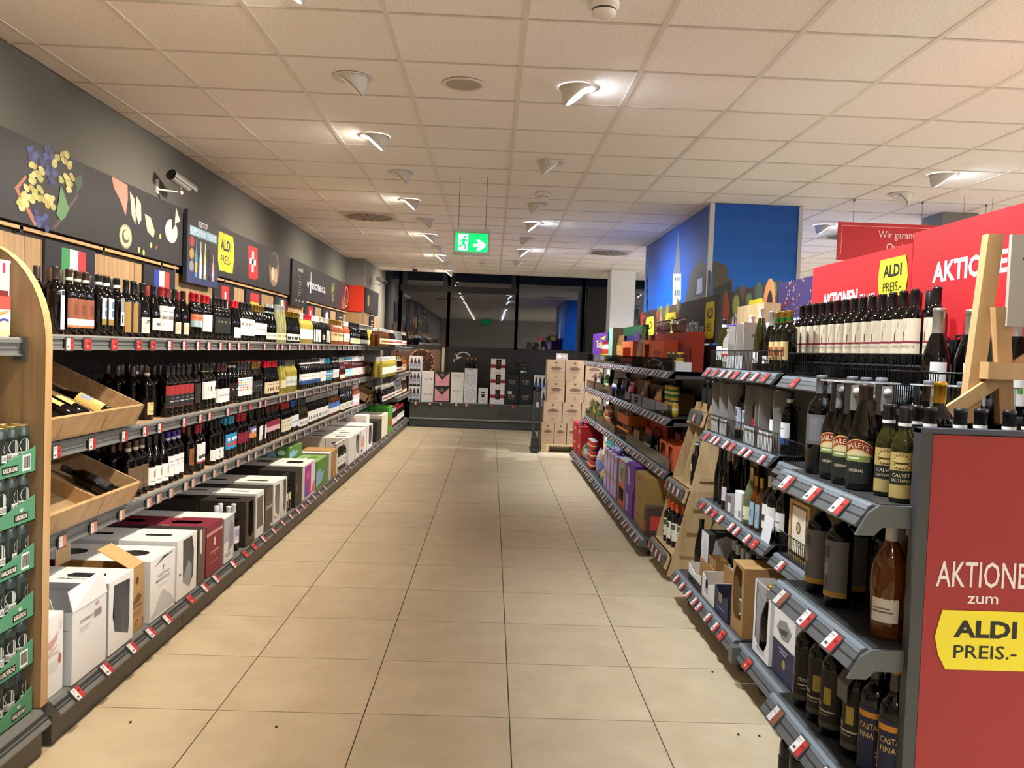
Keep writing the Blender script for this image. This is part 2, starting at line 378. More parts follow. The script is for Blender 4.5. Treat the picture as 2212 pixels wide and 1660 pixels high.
mb = MB(); mb.box(-2.6, -2.44, -6.2, 17.2, 0, 3.6, GREY); mb.build('wall_left', 'plaster', kind='structure', label='grey painted wall above the wine shelves')
mb = MB(); mb.box(-2.6, 12.2, -6.2, -6.05, 0, 3.6, '#b9b4ab'); mb.build('wall_rear', 'plaster', kind='structure')
mb = MB(); mb.box(12.05, 12.2, -6.05, 17.2, 0, 3.6, '#c9c6c0'); mb.build('wall_right', 'plaster', kind='structure')
mb = MB(); mb.box(-2.44, -2.14, 13.9, 15.76, 0, CEIL, '#84827c'); mb.box(-2.44, -2.14, 15.76, 16.6, 0, 3.5, '#84827c')
mb.build('wall_column', 'plaster', kind='structure', label='grey wall pier at the end of the wine wall')
mb = MB(); mb.box(1.96, 2.37, 14.07, 14.5, 0, CEIL, '#e4e6e4'); mb.build('column_white', 'plaster', kind='structure', label='white square column before the dark windows')
mb = MB(); mb.box(4.11, 4.45, 7.68, 8.05, 0, CEIL, '#8b8a86'); mb.build('column_grey', 'plaster', kind='structure', label='grey column behind the hanging red sign')

# back wall: parapet, window band
mb = MB(); mb.box(-2.44, 12.05, 16.8, 16.95, 0, 1.56, '#3a3b3b'); mb.build('wall_back', 'plaster', kind='structure', label='dark parapet wall under the night windows')
mb = MB(); mb.box(-2.44, 12.05, 15.79, 17.1, 3.14, 3.3, '#0c0d0e'); mb.build('trim_1', 'painted', kind='structure')
FRAME = '#2c2f30'
xs = [-2.14, -1.86, -.895, .47, 1.80, 3.1, 4.4, 5.7, 7.0, 8.3, 9.6, 12.05]
for i in range(len(xs)-1):
    a, b = xs[i], xs[i+1]
    w = MB()
    for q in (a, b): w.box(q-.03, q+.03, 16.76, 16.86, 1.54, 3.14, FRAME)
    w.box(a, b, 16.76, 16.86, 1.5, 1.57, FRAME); w.box(a, b, 16.76, 16.86, 3.06, 3.14, '#111213')
    if i in (1, 2): w.box(a, b, 16.75, 16.86, 2.64, 2.76, FRAME); w.box(a+.04, a+.12, 16.74, 16.8, 2.76, 3.06, FRAME); w.box(b-.12, b-.04, 16.74, 16.8, 2.76, 3.06, FRAME)
    wo = w.build('window_%d' % (i+1), 'painted', kind='structure', label='dark window bay reflecting the shop at night' if i < 5 else None)
    g = MB(); g.box(a+.03, b-.03, 16.80, 16.806, 1.57, 3.06, '#ffffff'); g.build('pane', 'pane', wo)
mb = MB(); mb.box(1.86, 2.35, 16.7, 16.75, 1.57, 2.85, '#0d0e0f'); mb.build('roller_blind', 'painted', label='black roller blind beside the white column', cat='blind')

# blue printed box hanging under the ceiling
t = empty('printed_wall_box', (0, 0, 0), label='tall blue box wrapped in a printed townscape under the ceiling', cat='display box')
mb = MB(); mb.box(1.975, 2.79, 7.695, 10.98, 0.3, CEIL, '#0b5fd0'); mb.build('body', 'board', t)
def sky(fr, W, H, top, bot, n=10):
    q = MB(); a, b = lin(top), lin(bot)
    for i in range(n):
        k = i/(n-1); q.rect(fr, 0, H*i/n, W, H*(i+1)/n, tuple(b[j]*(1-k)+a[j]*k for j in range(3)), .001)
    return q
frS = Fr((1.972, 10.98, 1.3), (0, -1, 0), (0, 0, 1)); frF = Fr((1.975, 7.692, 1.3), (1, 0, 0), (0, 0, 1))
q = sky(frS, 3.285, 1.64, '#1b4aa8', '#0a7af5')
def pS(u, v): p = onX(u, v, 1.972); return (10.98-p.y, p.z-1.3)
def pF(u, v): p = onY(u, v, 7.692); return (p.x-1.975, p.z-1.3)
tower = [pS(1452, 690), pS(1455, 610), pS(1456, 592), pS(1459, 590), pS(1466, 500), pS(1471, 590), pS(1473, 592), pS(1471, 690)]
q.fpoly(frS, [pS(1452, 740), pS(1454, 592), pS(1472, 592), pS(1470, 740)], '#c9d0da', .002)
q.fpoly(frS, [pS(1454, 592), pS(1460, 560), pS(1465, 502), pS(1467, 502), pS(1469, 560), pS(1472, 592)], '#6d7486', .0022)
for k in range(3):
    a = pS(1458+4*k, 600); b = pS(1460+4*k, 606); q.rect(frS, a[0], b[1], b[0], a[1], '#39404e', .003)
    a = pS(1458+4*k, 628); b = pS(1460+4*k, 640); q.rect(frS, a[0], b[1], b[0], a[1], '#39404e', .003)
q.fpoly(frS, [pS(1475, 740), pS(1478, 660), pS(1492, 590), pS(1514, 560), pS(1516, 556), pS(1524, 575), pS(1539, 590), pS(1539, 740)], '#5a5557', .002)
q.fpoly(frS, [pS(1500, 640), pS(1506, 590), pS(1516, 580), pS(1528, 610), pS(1524, 635)], '#3c3d44', .003)
q.fpoly(frS, [pS(1505, 637), pS(1507, 604), pS(1518, 600), pS(1518, 632)], '#aebdd2', .004)
for k in range(4): q.ell(frS, *pS(1398, 600+22*k), .06, .12, '#24382f', .002)
q.build('side_print', 'board', t)
q = sky(frF, .815, 1.64, '#0554b8', '#0a86ff')
q.fpoly(frF, [pF(1540, 740), pF(1541, 565), pF(1545, 563), pF(1570, 575), pF(1573, 592), pF(1571, 600), pF(1582, 604), pF(1588, 740)], '#5d564f', .002)
q.fpoly(frF, [pF(1540, 740), pF(1541, 625), pF(1578, 606), pF(1588, 740)], '#343b3d', .003)
q.build('front_print', 'board', t)
mb = MB(); mb.box(1.955, 1.995, 7.675, 7.715, .3, CEIL, '#c7ccd2'); mb.box(2.775, 2.81, 7.675, 7.715, .3, CEIL, '#c7ccd2'); mb.build('corner_profile', 'painted', t)

# ---------------------------------------------------------------- things under the ceiling
def smoke(x, y, label, big=1.0):
    t = empty('smoke_detector', (x, y, CEIL), label=label, cat='smoke detector')
    mb = MB(); mb.lathe([(.062, 0), (.062, -.018), (.056, -.02), (.05, -.03)], 18, '#e6e2da'); mb.build('base', 'satin', t)
    mb = MB(); mb.lathe([(.05, -.03), (.045, -.036)], 18, '#3a3836'); mb.build('vent_slot', 'satin', t)
    mb = MB(); mb.lathe([(.05, -.037), (.048, -.05), (.03, -.057), (0, -.058)], 18, '#e6e2da'); mb.build('cap', 'satin', t)
smoke(.405, 3.44, 'white smoke detector at the top edge of the picture'); smoke(.405, 7.57, 'white smoke detector in mid ceiling right of the exit sign')
smoke(-.196, 13.56, 'small white smoke detector far back before the windows')
t = empty('ceiling_speaker', (-.204, 4.57, CEIL), label='round flush ceiling loudspeaker near the front', cat='speaker')
mb = MB(); mb.lathe([(.095, -.003), (.1, -.006), (.112, -.005), (.115, 0)], 28, '#d6d0c6'); mb.build('rim', 'satin', t)
mb = MB(); mb.lathe([(0, -.004), (.095, -.003)], 28, '#a9a49b'); mb.build('grille', 'paper', t)
def vent(x, y, label):
    t = empty('ceiling_vent', (x, y, CEIL), label=label, cat='air vent')
    mb = MB(); mb.box(-.288, .288, -.288, .288, -.006, 0, '#d0c9be'); mb.build('plate', 'painted', t)
    fr = Fr((0, 0, -.0065), (1, 0, 0), (0, -1, 0)); mb = MB(); mb.ell(fr, 0, 0, .27, .27, '#8f877d', .0005, 32); mb.build('disc', 'painted', t)
    mb = MB()
    for k in range(16):
        a = 2*PI*k/16; c, s = math.cos(a), math.sin(a)
        for r0, r1, w in ((.05, .15, .012), (.16, .25, .016)):
            if k % 2 and r0 < .1: continue
            mb.fpoly(fr, [(c*r0-s*w, s*r0+c*w), (c*r0+s*w, s*r0-c*w), (c*r1+s*w, s*r1-c*w), (c*r1-s*w, s*r1+c*w)], '#26221f', .001)
    mb.build('swirl_slots', 'painted', t)
vent(-1.406, 9.36, 'swirl air vent above the wine wall'); vent(1.594, 11.76, 'swirl air vent left of the white column'); vent(3.99, 9.36, 'swirl air vent behind the hanging red sign')
t = empty('dome_camera', (-1.41, 14.94, CEIL), label='small white dome camera before the far windows', cat='camera')
mb = MB(); mb.lathe([(.06, 0), (.06, -.03), (.05, -.045)], 18, '#d9d8d4'); mb.build('housing', 'satin', t)
mb = MB(); mb.lathe([(.048, -.045), (.042, -.07), (.02, -.088), (0, -.09)], 18, '#101012'); mb.build('dome', 'gloss', t)

# exit sign on two rods
t = empty('exit_sign', (-.199, 6.98, 2.40), label='green running man emergency exit sign on two rods', cat='exit sign')
mb = MB(); mb.box(-.15, .15, -.022, .022, .085, .11, '#c9ccc9'); mb.build('housing', 'satin', t)
for s in (-1, 1):
    mb = MB(); mb.tube([(.1125*s, 0, .11), (.1125*s, 0, CEIL-2.4)], .0025, '#8f8b86'); mb.build('rod', 'steel', t)
mb = MB(); mb.box(-.153, .153, -.004, .004, -.105, .09, '#ffffff'); mb.build('clear_plate', 'acrylic', t)
mb = MB(); mb.box(-.135, .135, -.007, -.005, -.075, .078, '#08a35a'); pl = mb.build('green_panel', 'exit_green', t)
fr = Fr((-.135, -.007, -.075), (1, 0, 0), (0, 0, 1)); q = MB()
q.rect(fr, .025, .012, .105, .142, '#fff', .001)
q.fpoly(fr, [(.15, .067), (.195, .067), (.175, .1), (.2, .1), (.25, .0575+.01), (.25, .0675), (.25, .0475), (.2, .008), (.175, .008), (.195, .046), (.15, .046)], '#fff', .001)
q.build('pictogram', 'exit_white', pl)
q = MB(); q.ell(fr, .08, .122, .011, .011, '#000', .002)
for a, b, w in (((.074, .108), (.066, .068), .013), ((.07, .1), (.045, .09), .006), ((.045, .09), (.04, .072), .006), ((.078, .1), (.1, .085), .006), ((.068, .07), (.085, .045), .009), ((.085, .045), (.082, .018), .008), ((.064, .068), (.05, .045), .009), ((.05, .045), (.028, .04), .008)):
    dx, dy = b[0]-a[0], b[1]-a[1]; L = math.hypot(dx, dy); ox, oy = -dy/L*w, dx/L*w
    q.fpoly(fr, [(a[0]+ox, a[1]+oy), (a[0]-ox, a[1]-oy), (b[0]-ox*.8, b[1]-oy*.8), (b[0]+ox*.8, b[1]+oy*.8)], '#04854a', .0022)
q.build('running_man', 'exit_green', pl)

# security cameras on the walls
def cctv(base, aim, label, dark):
    t = empty('security_camera', base, label=label, cat='camera')
    mb = MB(); mb.box(0, .012, -.022, .022, -.05, .05, '#d8d8d6'); mb.build('wall_plate', 'satin', t)
    e = Vector((.17, .02, -.035)); mb = MB(); mb.tube([(.012, 0, -.02), e, e+Vector((.0, .0, .05))], .008, '#c9c9c7'); mb.ball(e, .016, '#d8d8d6'); mb.build('arm', 'satin', t)
    a = Vector(aim).normalized(); sx = a.cross(Vector((0, 0, 1))).normalized(); up = sx.cross(a); c = e+Vector((0, 0, .075))
    n = 16; mb = MB()
    def cyl(mbx, p0, p1, r, col, arc=(0, 2*PI)):
        k = n+1; pts = []
        for p in (p0, p1):
            for i in range(k):
                g = arc[0]+(arc[1]-arc[0])*i/n; pts.append(p+sx*(r*math.cos(g))+up*(r*math.sin(g)))
        mbx.add(pts, [(i, i+1, k+i+1, k+i) for i in range(n)]+([tuple(range(k)), tuple(range(k, 2*k))] if arc[1]-arc[0] > 6 else []), col, False)
    cyl(mb, c-a*.1, c+a*.08, .036, '#8c8a86' if dark else '#e8e8e6'); mb.build('body', 'satin', t)
    mb = MB(); cyl(mb, c-a*.11, c+a*.125, .043, '#b9b9b7' if dark else '#f0f0ee', (-.3, PI+.3)); mb.build('sun_shield', 'steel' if dark else 'satin', t)
    mb = MB(); cyl(mb, c+a*.08, c+a*.088, .033, '#0b0b0d'); cyl(mb, c-a*.112, c-a*.1, .036, '#161616'); mb.build('lens_cover', 'gloss', t)
cctv((-2.44, 6.1, 2.6), (.35, .9, -.3), 'bullet security camera on the grey wall above the wine posters', True)
cctv((-2.14, 14.7, 2.62), (.55, -.6, -.3), 'white bullet security camera on the far wall pier', False)

# ================================================================ bottles
PROF = {  # (radius, height) outlines: glass up to the capsule, and where the capsule starts
 'bdx': ([(0, .003), (.033, 0), (.0375, .004), (.0378, .19), (.0365, .203), (.031, .215), (.021, .228), (.0155, .238), (.0148, .252)], .25, .30, .0158, .0378),
 'bur': ([(0, .003), (.036, 0), (.0405, .004), (.0408, .13), (.039, .155), (.033, .185), (.024, .215), (.017, .24), (.0148, .252)], .25, .30, .0158, .0408),
 'chp': ([(0, .003), (.038, 0), (.0435, .005), (.0438, .13), (.041, .16), (.034, .19), (.024, .222), (.019, .235)], .225, .31, .0178, .0438),
 'rhi': ([(0, .003), (.034, 0), (.0365, .004), (.0368, .14), (.034, .18), (.027, .225), (.019, .262), (.0148, .285)], .283, .335, .0158, .0368),
 'spi': ([(0, .003), (.034, 0), (.038, .006), (.0382, .15), (.036, .17), (.025, .19), (.0155, .205), (.0145, .225)], .222, .262, .017, .0382),
 'ros': ([(0, .004), (.036, 0), (.041, .006), (.0425, .05), (.046, .12), (.047, .15), (.043, .185), (.031, .215), (.019, .235), (.0155, .25)], .248, .305, .0162, .0445),
 'hlf': ([(0, .003), (.027, 0), (.0298, .004), (.03, .135), (.028, .148), (.021, .165), (.0145, .178), (.0142, .19)], .188, .238, .0152, .03),
 'liq': ([(0, .003), (.036, 0), (.041, .005), (.0412, .135), (.0405, .15), (.036, .162), (.03, .19), (.021, .222), (.0165, .24), (.016, .25)], .248, .285, .0185, .0412),
 'teq': ([(0, .003), (.028, 0), (.032, .005), (.0322, .15), (.028, .175), (.017, .195), (.0145, .235)], .225, .275, .0155, .0322),
}
KIND = {}
def k(name, prof, glass, cap, label=None, capmat='satin', band=None, seg=14, extra=None):
    """one product: bottle outline, glass, capsule colour, label = (z0, z1, half angle, paper, [print patches])"""
    KIND[name] = dict(p=prof, g=glass, c=cap, L=label, cm=capmat, band=band, seg=seg, x=extra, m=None)
def cyl_fn(r, z0):
    return lambda a, b: (r*math.cos(a/r), r*math.sin(a/r), z0+b)
def patch(mb, r, a0, a1, z0, z1, col, n=6):
    pts = []
    for z in (z0, z1):
        for i in range(n+1):
            a = a0+(a1-a0)*i/n; pts.append((r*math.cos(a), r*math.sin(a), z))
    mb.add(pts, [(i, i+1, n+2+i, n+1+i) for i in range(n)], col, True)
def neck_bottle(b2, kn, at, idx=(0, 1), n=10):
    K = KIND[kn]; prof, zc, zt, rc, rb = PROF[K['p']]
    b2.cur = idx[0]; b2.lathe(prof, n, '#000', at); b2.cur = idx[1]
    b2.lathe([(prof[-1][0]+.0006, zc-.006), (rc, zc), (rc, zt-.004), (rc*.9, zt), (0, zt)], n, K['c'], at)
def kind_name(kn):
    K = KIND[kn]
    if K['p'] == 'chp': return 'sparkling_wine_bottle'
    if K['p'] in ('spi', 'teq'): return 'spirit_bottle'
    if K['p'] == 'liq': return 'liqueur_bottle'
    if K['g'] in ('g_yellow', 'g_pale', 'g_olive', 'g_sage'): return 'white_wine_bottle'
    if K['g'] in ('g_rose', 'g_red', 'g_amber'): return 'rose_wine_bottle'
    return 'wine_bottle'
def meshes(kn):
    K = KIND[kn]
    if K['m']: return K['m']
    prof, zc, zt, rc, rb = PROF[K['p']]; n = K['seg']
    b = MB(); b.lathe(prof, n, '#000'); body = b.mesh('wine_bottle', K['g'])
    c = MB(); c.lathe([(prof[-1][0]+.0006, zc-.006), (rc, zc), (rc*.98, zt-.012), (rc*1.05, zt-.011), (rc*1.05, zt-.002), (rc*.9, zt), (0, zt)], n, K['c'])
    if K['band']: c.lathe([(rc+.0008, zc+K['band'][0]), (rc+.0008, zc+K['band'][1])], n, K['band'][2])
    if K['p'] == 'chp': c.lathe([(.026, .205), (.0215, .226), (.0185, zc)], n, K['c'])
    cap = c.mesh('capsule', K['cm']); lab = None
    if K['L']:
        z0, z1, ha, bg, pr = K['L']; ha = math.radians(ha); r = rb+.0006; q = MB(); patch(q, r, -ha, ha, z0, z1, bg, 16)
        for oi, op in enumerate(pr):
            if len(op) == 5 and isinstance(op[4], str):
                u0, v0, u1, v1, col = op; patch(q, r+.0004+.00006*oi, -ha+2*ha*u0, -ha+2*ha*u1, z0+(z1-z0)*v0, z0+(z1-z0)*v1, col, max(2, round(16*(u1-u0))))
            else:
                _, st, u, v, h, col, wd = op; rr = r+.0009
                q.text(None, st, (-ha+2*ha*u)*rr, (z1-z0)*v, h, col, align='c', width=wd, fn=cyl_fn(rr, z0))
        if K['x']: K['x'](q, r, ha)
        lab = q.mesh('label', 'paper')
    # plain copy for bottles that only show their necks
    b2 = MB(); neck_bottle(b2, kn, (0, 0, 0)); me = b2.mesh('wine_bottle', [K['g'], K['cm']])
    K['m'] = (body, cap, lab, me); return K['m']
def bottle(kn, loc, rz, label, group=None, name=None, plain=False, tilt=None):
    name = name or kind_name(kn)
    body, cap, lab, me = meshes(kn)
    if plain: return link(name, me, None, loc, rz, label, 'bottle', group)
    o = link(name, body, None, loc, rz, label, 'bottle', group)
    link('capsule', cap, o)
    if lab: link('label', lab, o)
    if tilt: o.rotation_mode = 'QUATERNION'; o.rotation_quaternion = tilt
    return o
def band(v0, v1, col): return (0, v0, 1, v1, col)
W0, CR, DK = '#e9e6e0', '#ded3ba', '#1c1b1d'
k('strip', 'bdx', 'g_dark', '#2b2623', (.03, .2, 22, W0, [(.1, .86, .9, .97, '#2e3350'), (.3, .2, .7, .6, '#cfccc6')]))
k('copper', 'bdx', 'g_dark', '#3a2a22', (.04, .17, 66, '#7d4a34', [band(0, .08, '#b06b45'), band(.08, .3, W0), (.3, .45, .7, .8, '#6c3d2b')]), band=(0, .012, '#d8d2c6'))
k('bluesq', 'bdx', 'g_dark', '#1c1c20', (.06, .19, 42, '#b9cbdc', [band(0, .22, '#8a7440'), (.3, .3, .7, .55, '#5d7188'), (.3, .62, .7, .88, '#5d7188')]), band=(.001, .014, W0))
k('slim', 'bdx', 'g_dark', '#17181c', (.06, .2, 26, '#e5e4e0', [band(.5, 1, '#7f8c86'), (.2, .1, .5, .4, '#222222')]), band=(.001, .014, W0))
k('gold', 'bdx', 'g_navy', '#121316', (.03, .185, 70, '#23233a', [(0, 0, .42, 1, '#a07f45'), (.34, 0, .5, 1, '#14141f'), (.6, .45, .95, .5, '#b9955a')]))
k('burw', 'bur', 'g_dark', '#23231f', (.03, .115, 66, '#e6e2d6', [(.2, .62, .8, .68, '#8a8679'), (.3, .74, .7, .82, '#4a4740'), (.12, .1, .6, .5, '#d3cec0')]))
k('burl', 'bur', 'g_dark', '#23201d', (.05, .115, 64, W0, [(.25, .4, .75, .62, '#6a665f'), (.1, .1, .9, .13, '#b6b1a8')]))
k('redw', 'bdx', 'g_dark', '#9a2425', (.05, .19, 76, W0, [(.2, .76, .8, .8, '#9b9892'), (.15, .46, .55, .6, '#8d8a86'), (.62, .44, .85, .62, '#8d8a86'), (.15, .25, .85, .27, '#b9b6b0')]))
k('cream', 'bur', 'g_dark', '#262320', (.035, .105, 58, CR, [(.2, .3, .75, .75, '#c2b898')]))
k('orange', 'bdx', 'g_dark', '#b3182c', (.085, .165, 76, '#d9805c', [band(0, .48, '#9db3c0'), (.2, .62, .8, .8, '#b85a3d')]))
k('redwt', 'bdx', 'g_dark', '#c01c2f', (.06, .17, 72, '#ece5e1', [(.49, 0, .51, 1, '#c8a9a2'), (.56, .5, .9, .56, '#c78f88')]))
k('black', 'bdx', 'g_dark', '#221f1f', (.055, .165, 60, '#1f2422', [(.3, .72, .8, .78, '#6f7c55'), (.3, .66, .8, .68, '#8b9a8b')]))
k('cupr', 'bur', 'g_dark', '#c1182d', (.03, .105, 56, '#f0efec', [('t', 'Cu', .5, .62, .016, '#26272b', .03), ('t', 'Pr', .5, .34, .016, '#26272b', .026)]))
k('pearl', 'bdx', 'g_dark', '#1d1e21', (.05, .175, 74, '#e9e6dc', [(.15, .6, .32, .76, '#8c7c4c'), (.4, .4, .8, .43, '#5c5c5c'), (.4, .3, .8, .32, '#8c8c8c')]))
k('goldc', 'bdx', 'g_dark', '#a98a45', (.06, .155, 76, '#e4e3e1', [(.2, .45, .8, .55, '#a7a7a7')]), capmat='foil')
k('tenuta', 'bur', 'g_dark', '#141519', (.03, .085, 72, '#e8e7e4', [('t', 'East Tenuta', .5, .5, .012, '#55565a', .07)]), band=(.0, .013, '#a8c4d6'))
k('palegr', 'rhi', 'g_pale', '#b9c4c2', (.03, .09, 56, '#dfe4d2', [(.3, .3, .7, .8, '#e3e04a'), (.38, .4, .62, .7, '#30322c')]))
k('greengold', 'bur', 'g_green', '#b08a2f', (.03, .09, 50, '#f0efea', [(.1, .1, .5, .6, '#23242a')]), capmat='foil')
k('yelw', 'bdx', 'g_yellow', '#e5e2dc', (.05, .15, 66, '#efe8d5', [(.3, .3, .7, .6, '#ded2b0')]))
k('yelr', 'bdx', 'g_yellow', '#b01f2e', (.05, .15, 70, '#efe8d5', [(.3, .3, .7, .6, '#ded2b0')]))
k('greenw', 'bdx', 'g_green', '#eceae6', (.03, .16, 34, '#eef0ec', [(.35, .3, .65, .5, '#c9cfc8')]))
k('greenf', 'bdx', 'g_green', '#e3e1de', (.05, .13, 56, '#23242c', [(.15, .05, .85, .7, '#e9dcd0'), (.3, .2, .7, .5, '#b0613e')]))
k('rosg', 'bdx', 'g_rose', '#b99a4e', (.05, .15, 62, '#e5bf8f', [(.3, .6, .5, .85, '#2b2320')]), capmat='foil')
k('rosw', 'bdx', 'g_rose', '#e8e5e2', (.05, .15, 66, '#e9d6cb', [(.2, .2, .8, .3, '#b98f84')]))
k('chpb', 'chp', 'g_dark', '#1a1918', (.03, .1, 66, '#d9cda3', [(.3, .3, .7, .8, '#b2a06a')]))
k('chps', 'chp', 'g_dark', '#c6c9cc', (.03, .09, 60, '#9aa0a8', []), capmat='foil')
k('chpy', 'chp', 'g_yellow', '#d6d2ae', (.03, .09, 60, '#d8d59b', []), capmat='foil')
k('spib', 'spi', 'g_amber', '#cfd3d2', (.04, .12, 66, '#d9c69c', [(.2, .3, .8, .6, '#7a5524')]))
k('spid', 'spi', 'g_brown', '#c9bfae', (.04, .12, 66, '#cfc8b9', [(.2, .3, .8, .6, '#7a3524')]))
k('spic', 'spi', 'g_clear', '#8d9396', (.04, .12, 66, '#e4e6e3', [(.2, .4, .8, .7, '#b0333a')]))
k('spig', 'spi', 'g_green', '#e8e8e6', (.04, .12, 70, '#e9eee6', [(.3, .2, .6, .5, '#b8332f')]))
k('seal', 'bdx', 'g_dark', '#4a3d38', (.03, .1, 66, '#d7c48b', [(.2, .2, .8, .3, '#8a7a4a'), (.2, .75, .8, .95, '#b9a35e')]), band=(0, .014, '#dcd6cb'))
k('redtop', 'bdx', 'g_dark', '#1c1c1e', (.06, .13, 66, '#8a2020', [band(0, .3, '#251a1b')]))
k('redblk', 'bdx', 'g_dark', '#262628', (.055, .185, 78, '#2b2c30', [band(.62, 1, '#a33131'), (.0, .56, .5, .66, '#a33131'), band(0, .02, '#a33131'), (.25, .25, .75, .3, '#a8a8a8'), (.35, .4, .65, .43, '#8a8a8a')]))
k('smoke', 'bdx', 'g_dark', '#232325', (.055, .18, 70, '#33312e', [(.2, .55, .8, .6, '#5d5a52')]))
k('emblem', 'bdx', 'g_dark', '#27282a', (.07, .185, 74, '#e6e4e0', [(.42, .45, .62, .72, '#54352c'), (.2, .3, .8, .33, '#b9b7b3')]), band=(0, .003, '#b9a36a'))
k('longo', 'bdx', 'g_dark', '#4a2530', (.03, .125, 76, '#e9e9e8', [('t', 'LONGO', .5, .45, .016, '#6f7072', .06)]))
k('emcap', 'bdx', 'g_dark', '#1a1a1d', (.05, .15, 60, '#26181a', [(.3, .5, .7, .6, '#b0a7a4')]), band=(.014, .03, '#c9c9c9'))
def bzz(q, r, ha):
    cols = ['#3f9fc0', '#e0463c', '#f0b23c', '#d94f6b', '#3f6fb0']
    for j in range(5):
        for i in range(5): patch(q, r+.0005, -ha+2*ha*(.06+.19*i), -ha+2*ha*(.18+.19*i), .09+.018*j, .1+.018*j, cols[(i+j*2) % 5], 2)
k('color', 'bdx', 'g_dark', '#34373b', (.05, .185, 78, '#ecedec', []), extra=bzz)
k('goldk', 'bdx', 'g_dark', '#b08f48', (.06, .15, 70, '#2c2c2e', [(.25, .5, .75, .6, '#7c7c7c')]), capmat='foil')
k('redcr', 'bur', 'g_dark', '#c4172c', (.03, .125, 68, '#dfcdb2', [('t', 'Moi', .5, .7, .014, '#33282a', .04), (.3, .2, .5, .5, '#6a5140')]))
k('yelp', 'bdx', 'g_yellow', '#5d604e', (.06, .15, 70, '#c9cfc6', [band(.3, .55, '#a9b5ae')]))
k('yelu', 'bur', 'g_yellow', '#3c3c62', (.05, .12, 56, '#d8d3b0', []))
k('wave', 'bdx', 'g_dark', '#26243a', (.05, .155, 74, '#dfe2e6', [band(0, .3, '#27467e'), (.1, .28, .5, .4, '#3c66a4'), (.3, .7, .7, .75, '#8d96a2')]), band=(0, .016, '#e6e6e6'))
k('white', 'bdx', 'g_dark', '#dfe3e6', (.05, .16, 74, '#e3e6e6', [(.25, .5, .75, .56, '#a7acb0')]))
k('blue', 'bdx', 'g_navy', '#1f8fc0', (.05, .16, 74, '#2f9dcc', [(.2, .3, .8, .42, '#d8b24e'), (.2, .6, .8, .7, '#e8f0f2')]))
k('navyb', 'bdx', 'g_dark', '#23264e', (.06, .16, 60, '#e3e4e6', [(.4, .2, .9, .7, '#8d9096')]), band=(0, .014, '#e6e6e6'))
k('redros', 'bur', 'g_red', '#cfc8c0', (.04, .09, 40, '#e6d8b6', []))
k('rosb', 'bdx', 'g_red', '#3fa3c6', (.05, .15, 74, '#8fc4d2', [band(.3, .5, '#e9e4e0')]), band=(0, .012, '#e6e6e6'))
k('roscor', 'bdx', 'g_red', '#e8e8e6', (.05, .15, 74, '#ead9d4', [(.6, 0, 1, .6, '#d0645a')]))
k('brownl', 'bdx', 'g_dark', '#4f3a29', (.04, .165, 62, '#6a553e', [(.2, .2, .8, .24, '#8a7658')]), band=(0, .016, '#cfc7b4'))
k('pome', 'bur', 'g_dark', '#26231f', (.03, .13, 80, '#ecebe9', [(.4, .42, .62, .78, '#b07d3e'), (.47, .76, .55, .9, '#8d5f28'), (.2, .2, .8, .24, '#9b9b9b'), (.78, .5, .95, .6, '#4a4a4a')]))
k('purple', 'bdx', 'g_dark', '#3b2f8a', (.04, .16, 66, '#e9e9ea', [(.2, .7, .8, .74, '#9a9aa0'), (.3, .5, .7, .6, '#c3c3c9')]), band=(0, .014, '#d9d9e2'))
k('brown1', 'bdx', 'g_dark', '#4a2c1c', (.06, .165, 56, '#8a5a30', [(.25, .2, .75, .7, '#6d431f')]))
k('wred', 'bdx', 'g_dark', '#96222a', (.05, .18, 66, '#e6e4e2', [band(0, .1, '#9a2a38'), (.15, .25, .85, .4, '#4a474a')]))
k('ess', 'bdx', 'g_dark', '#18181b', (.03, .105, 74, '#ecebe9', [('t', 'S', .6, .1, .06, '#1a1a1c', .035)]))
k('sky', 'bdx', 'g_dark', '#3b9ccb', (.07, .18, 58, '#2a93c9', [(.2, .2, .9, .45, '#d24a44'), (.2, .55, .8, .75, '#dfeaf0')]))
k('maroon', 'bdx', 'g_dark', '#b5262f', (.08, .16, 62, '#7e2236', [(.35, .4, .65, .6, '#b0525f')]))
k('sunset', 'bdx', 'g_dark', '#1a191c', (.09, .18, 70, '#59508a', [band(0, .45, '#d0884a'), (.2, .5, .5, .8, '#e2dce6')]))
k('tooth', 'bdx', 'g_dark', '#171719', (.05, .165, 36, '#e9eaec', [(.3, 0, .7, .35, '#17171a')]))
k('pink2', 'bdx', 'g_dark', '#5c2426', (.09, .18, 76, '#8a3345', [band(0, .45, '#d9b3bf')]))
k('olivew', 'bur', 'g_olive', '#3c3d3a', (.03, .1, 66, '#dedfda', [(.25, .3, .75, .6, '#8a8f92')]))
k('bluec', 'bdx', 'g_dark', '#1f62b4', (.05, .16, 66, '#dfe6ee', [(.2, .4, .8, .5, '#7a94b4')]))
k('silver', 'bdx', 'g_dark', '#b5babd', (.04, .15, 62, '#e6e8e7', [(.3, .2, .7, .5, '#4a4c4f')]))
k('ambbl', 'bdx', 'g_amber', '#c7cdd2', (.04, .16, 60, '#e3e5e8', [band(.5, 1, '#4a74b8')]))
k('pinkb', 'bdx', 'g_rose', '#d3a9ac', (.02, .17, 80, '#d9bfcb', [(.2, .3, .8, .6, '#e8dfe6')]))
k('magn', 'bur', 'g_green', '#3a3d44', (.03, .11, 66, '#dcd8c6', [(.3, .2, .7, .8, '#8a8d84')]))
k('redcream', 'bdx', 'g_dark', '#b92430', (.04, .155, 70, '#ddd6bc', [(.3, .75, .7, .82, '#2a2a2c'), (.25, .4, .75, .44, '#6a665a')]))

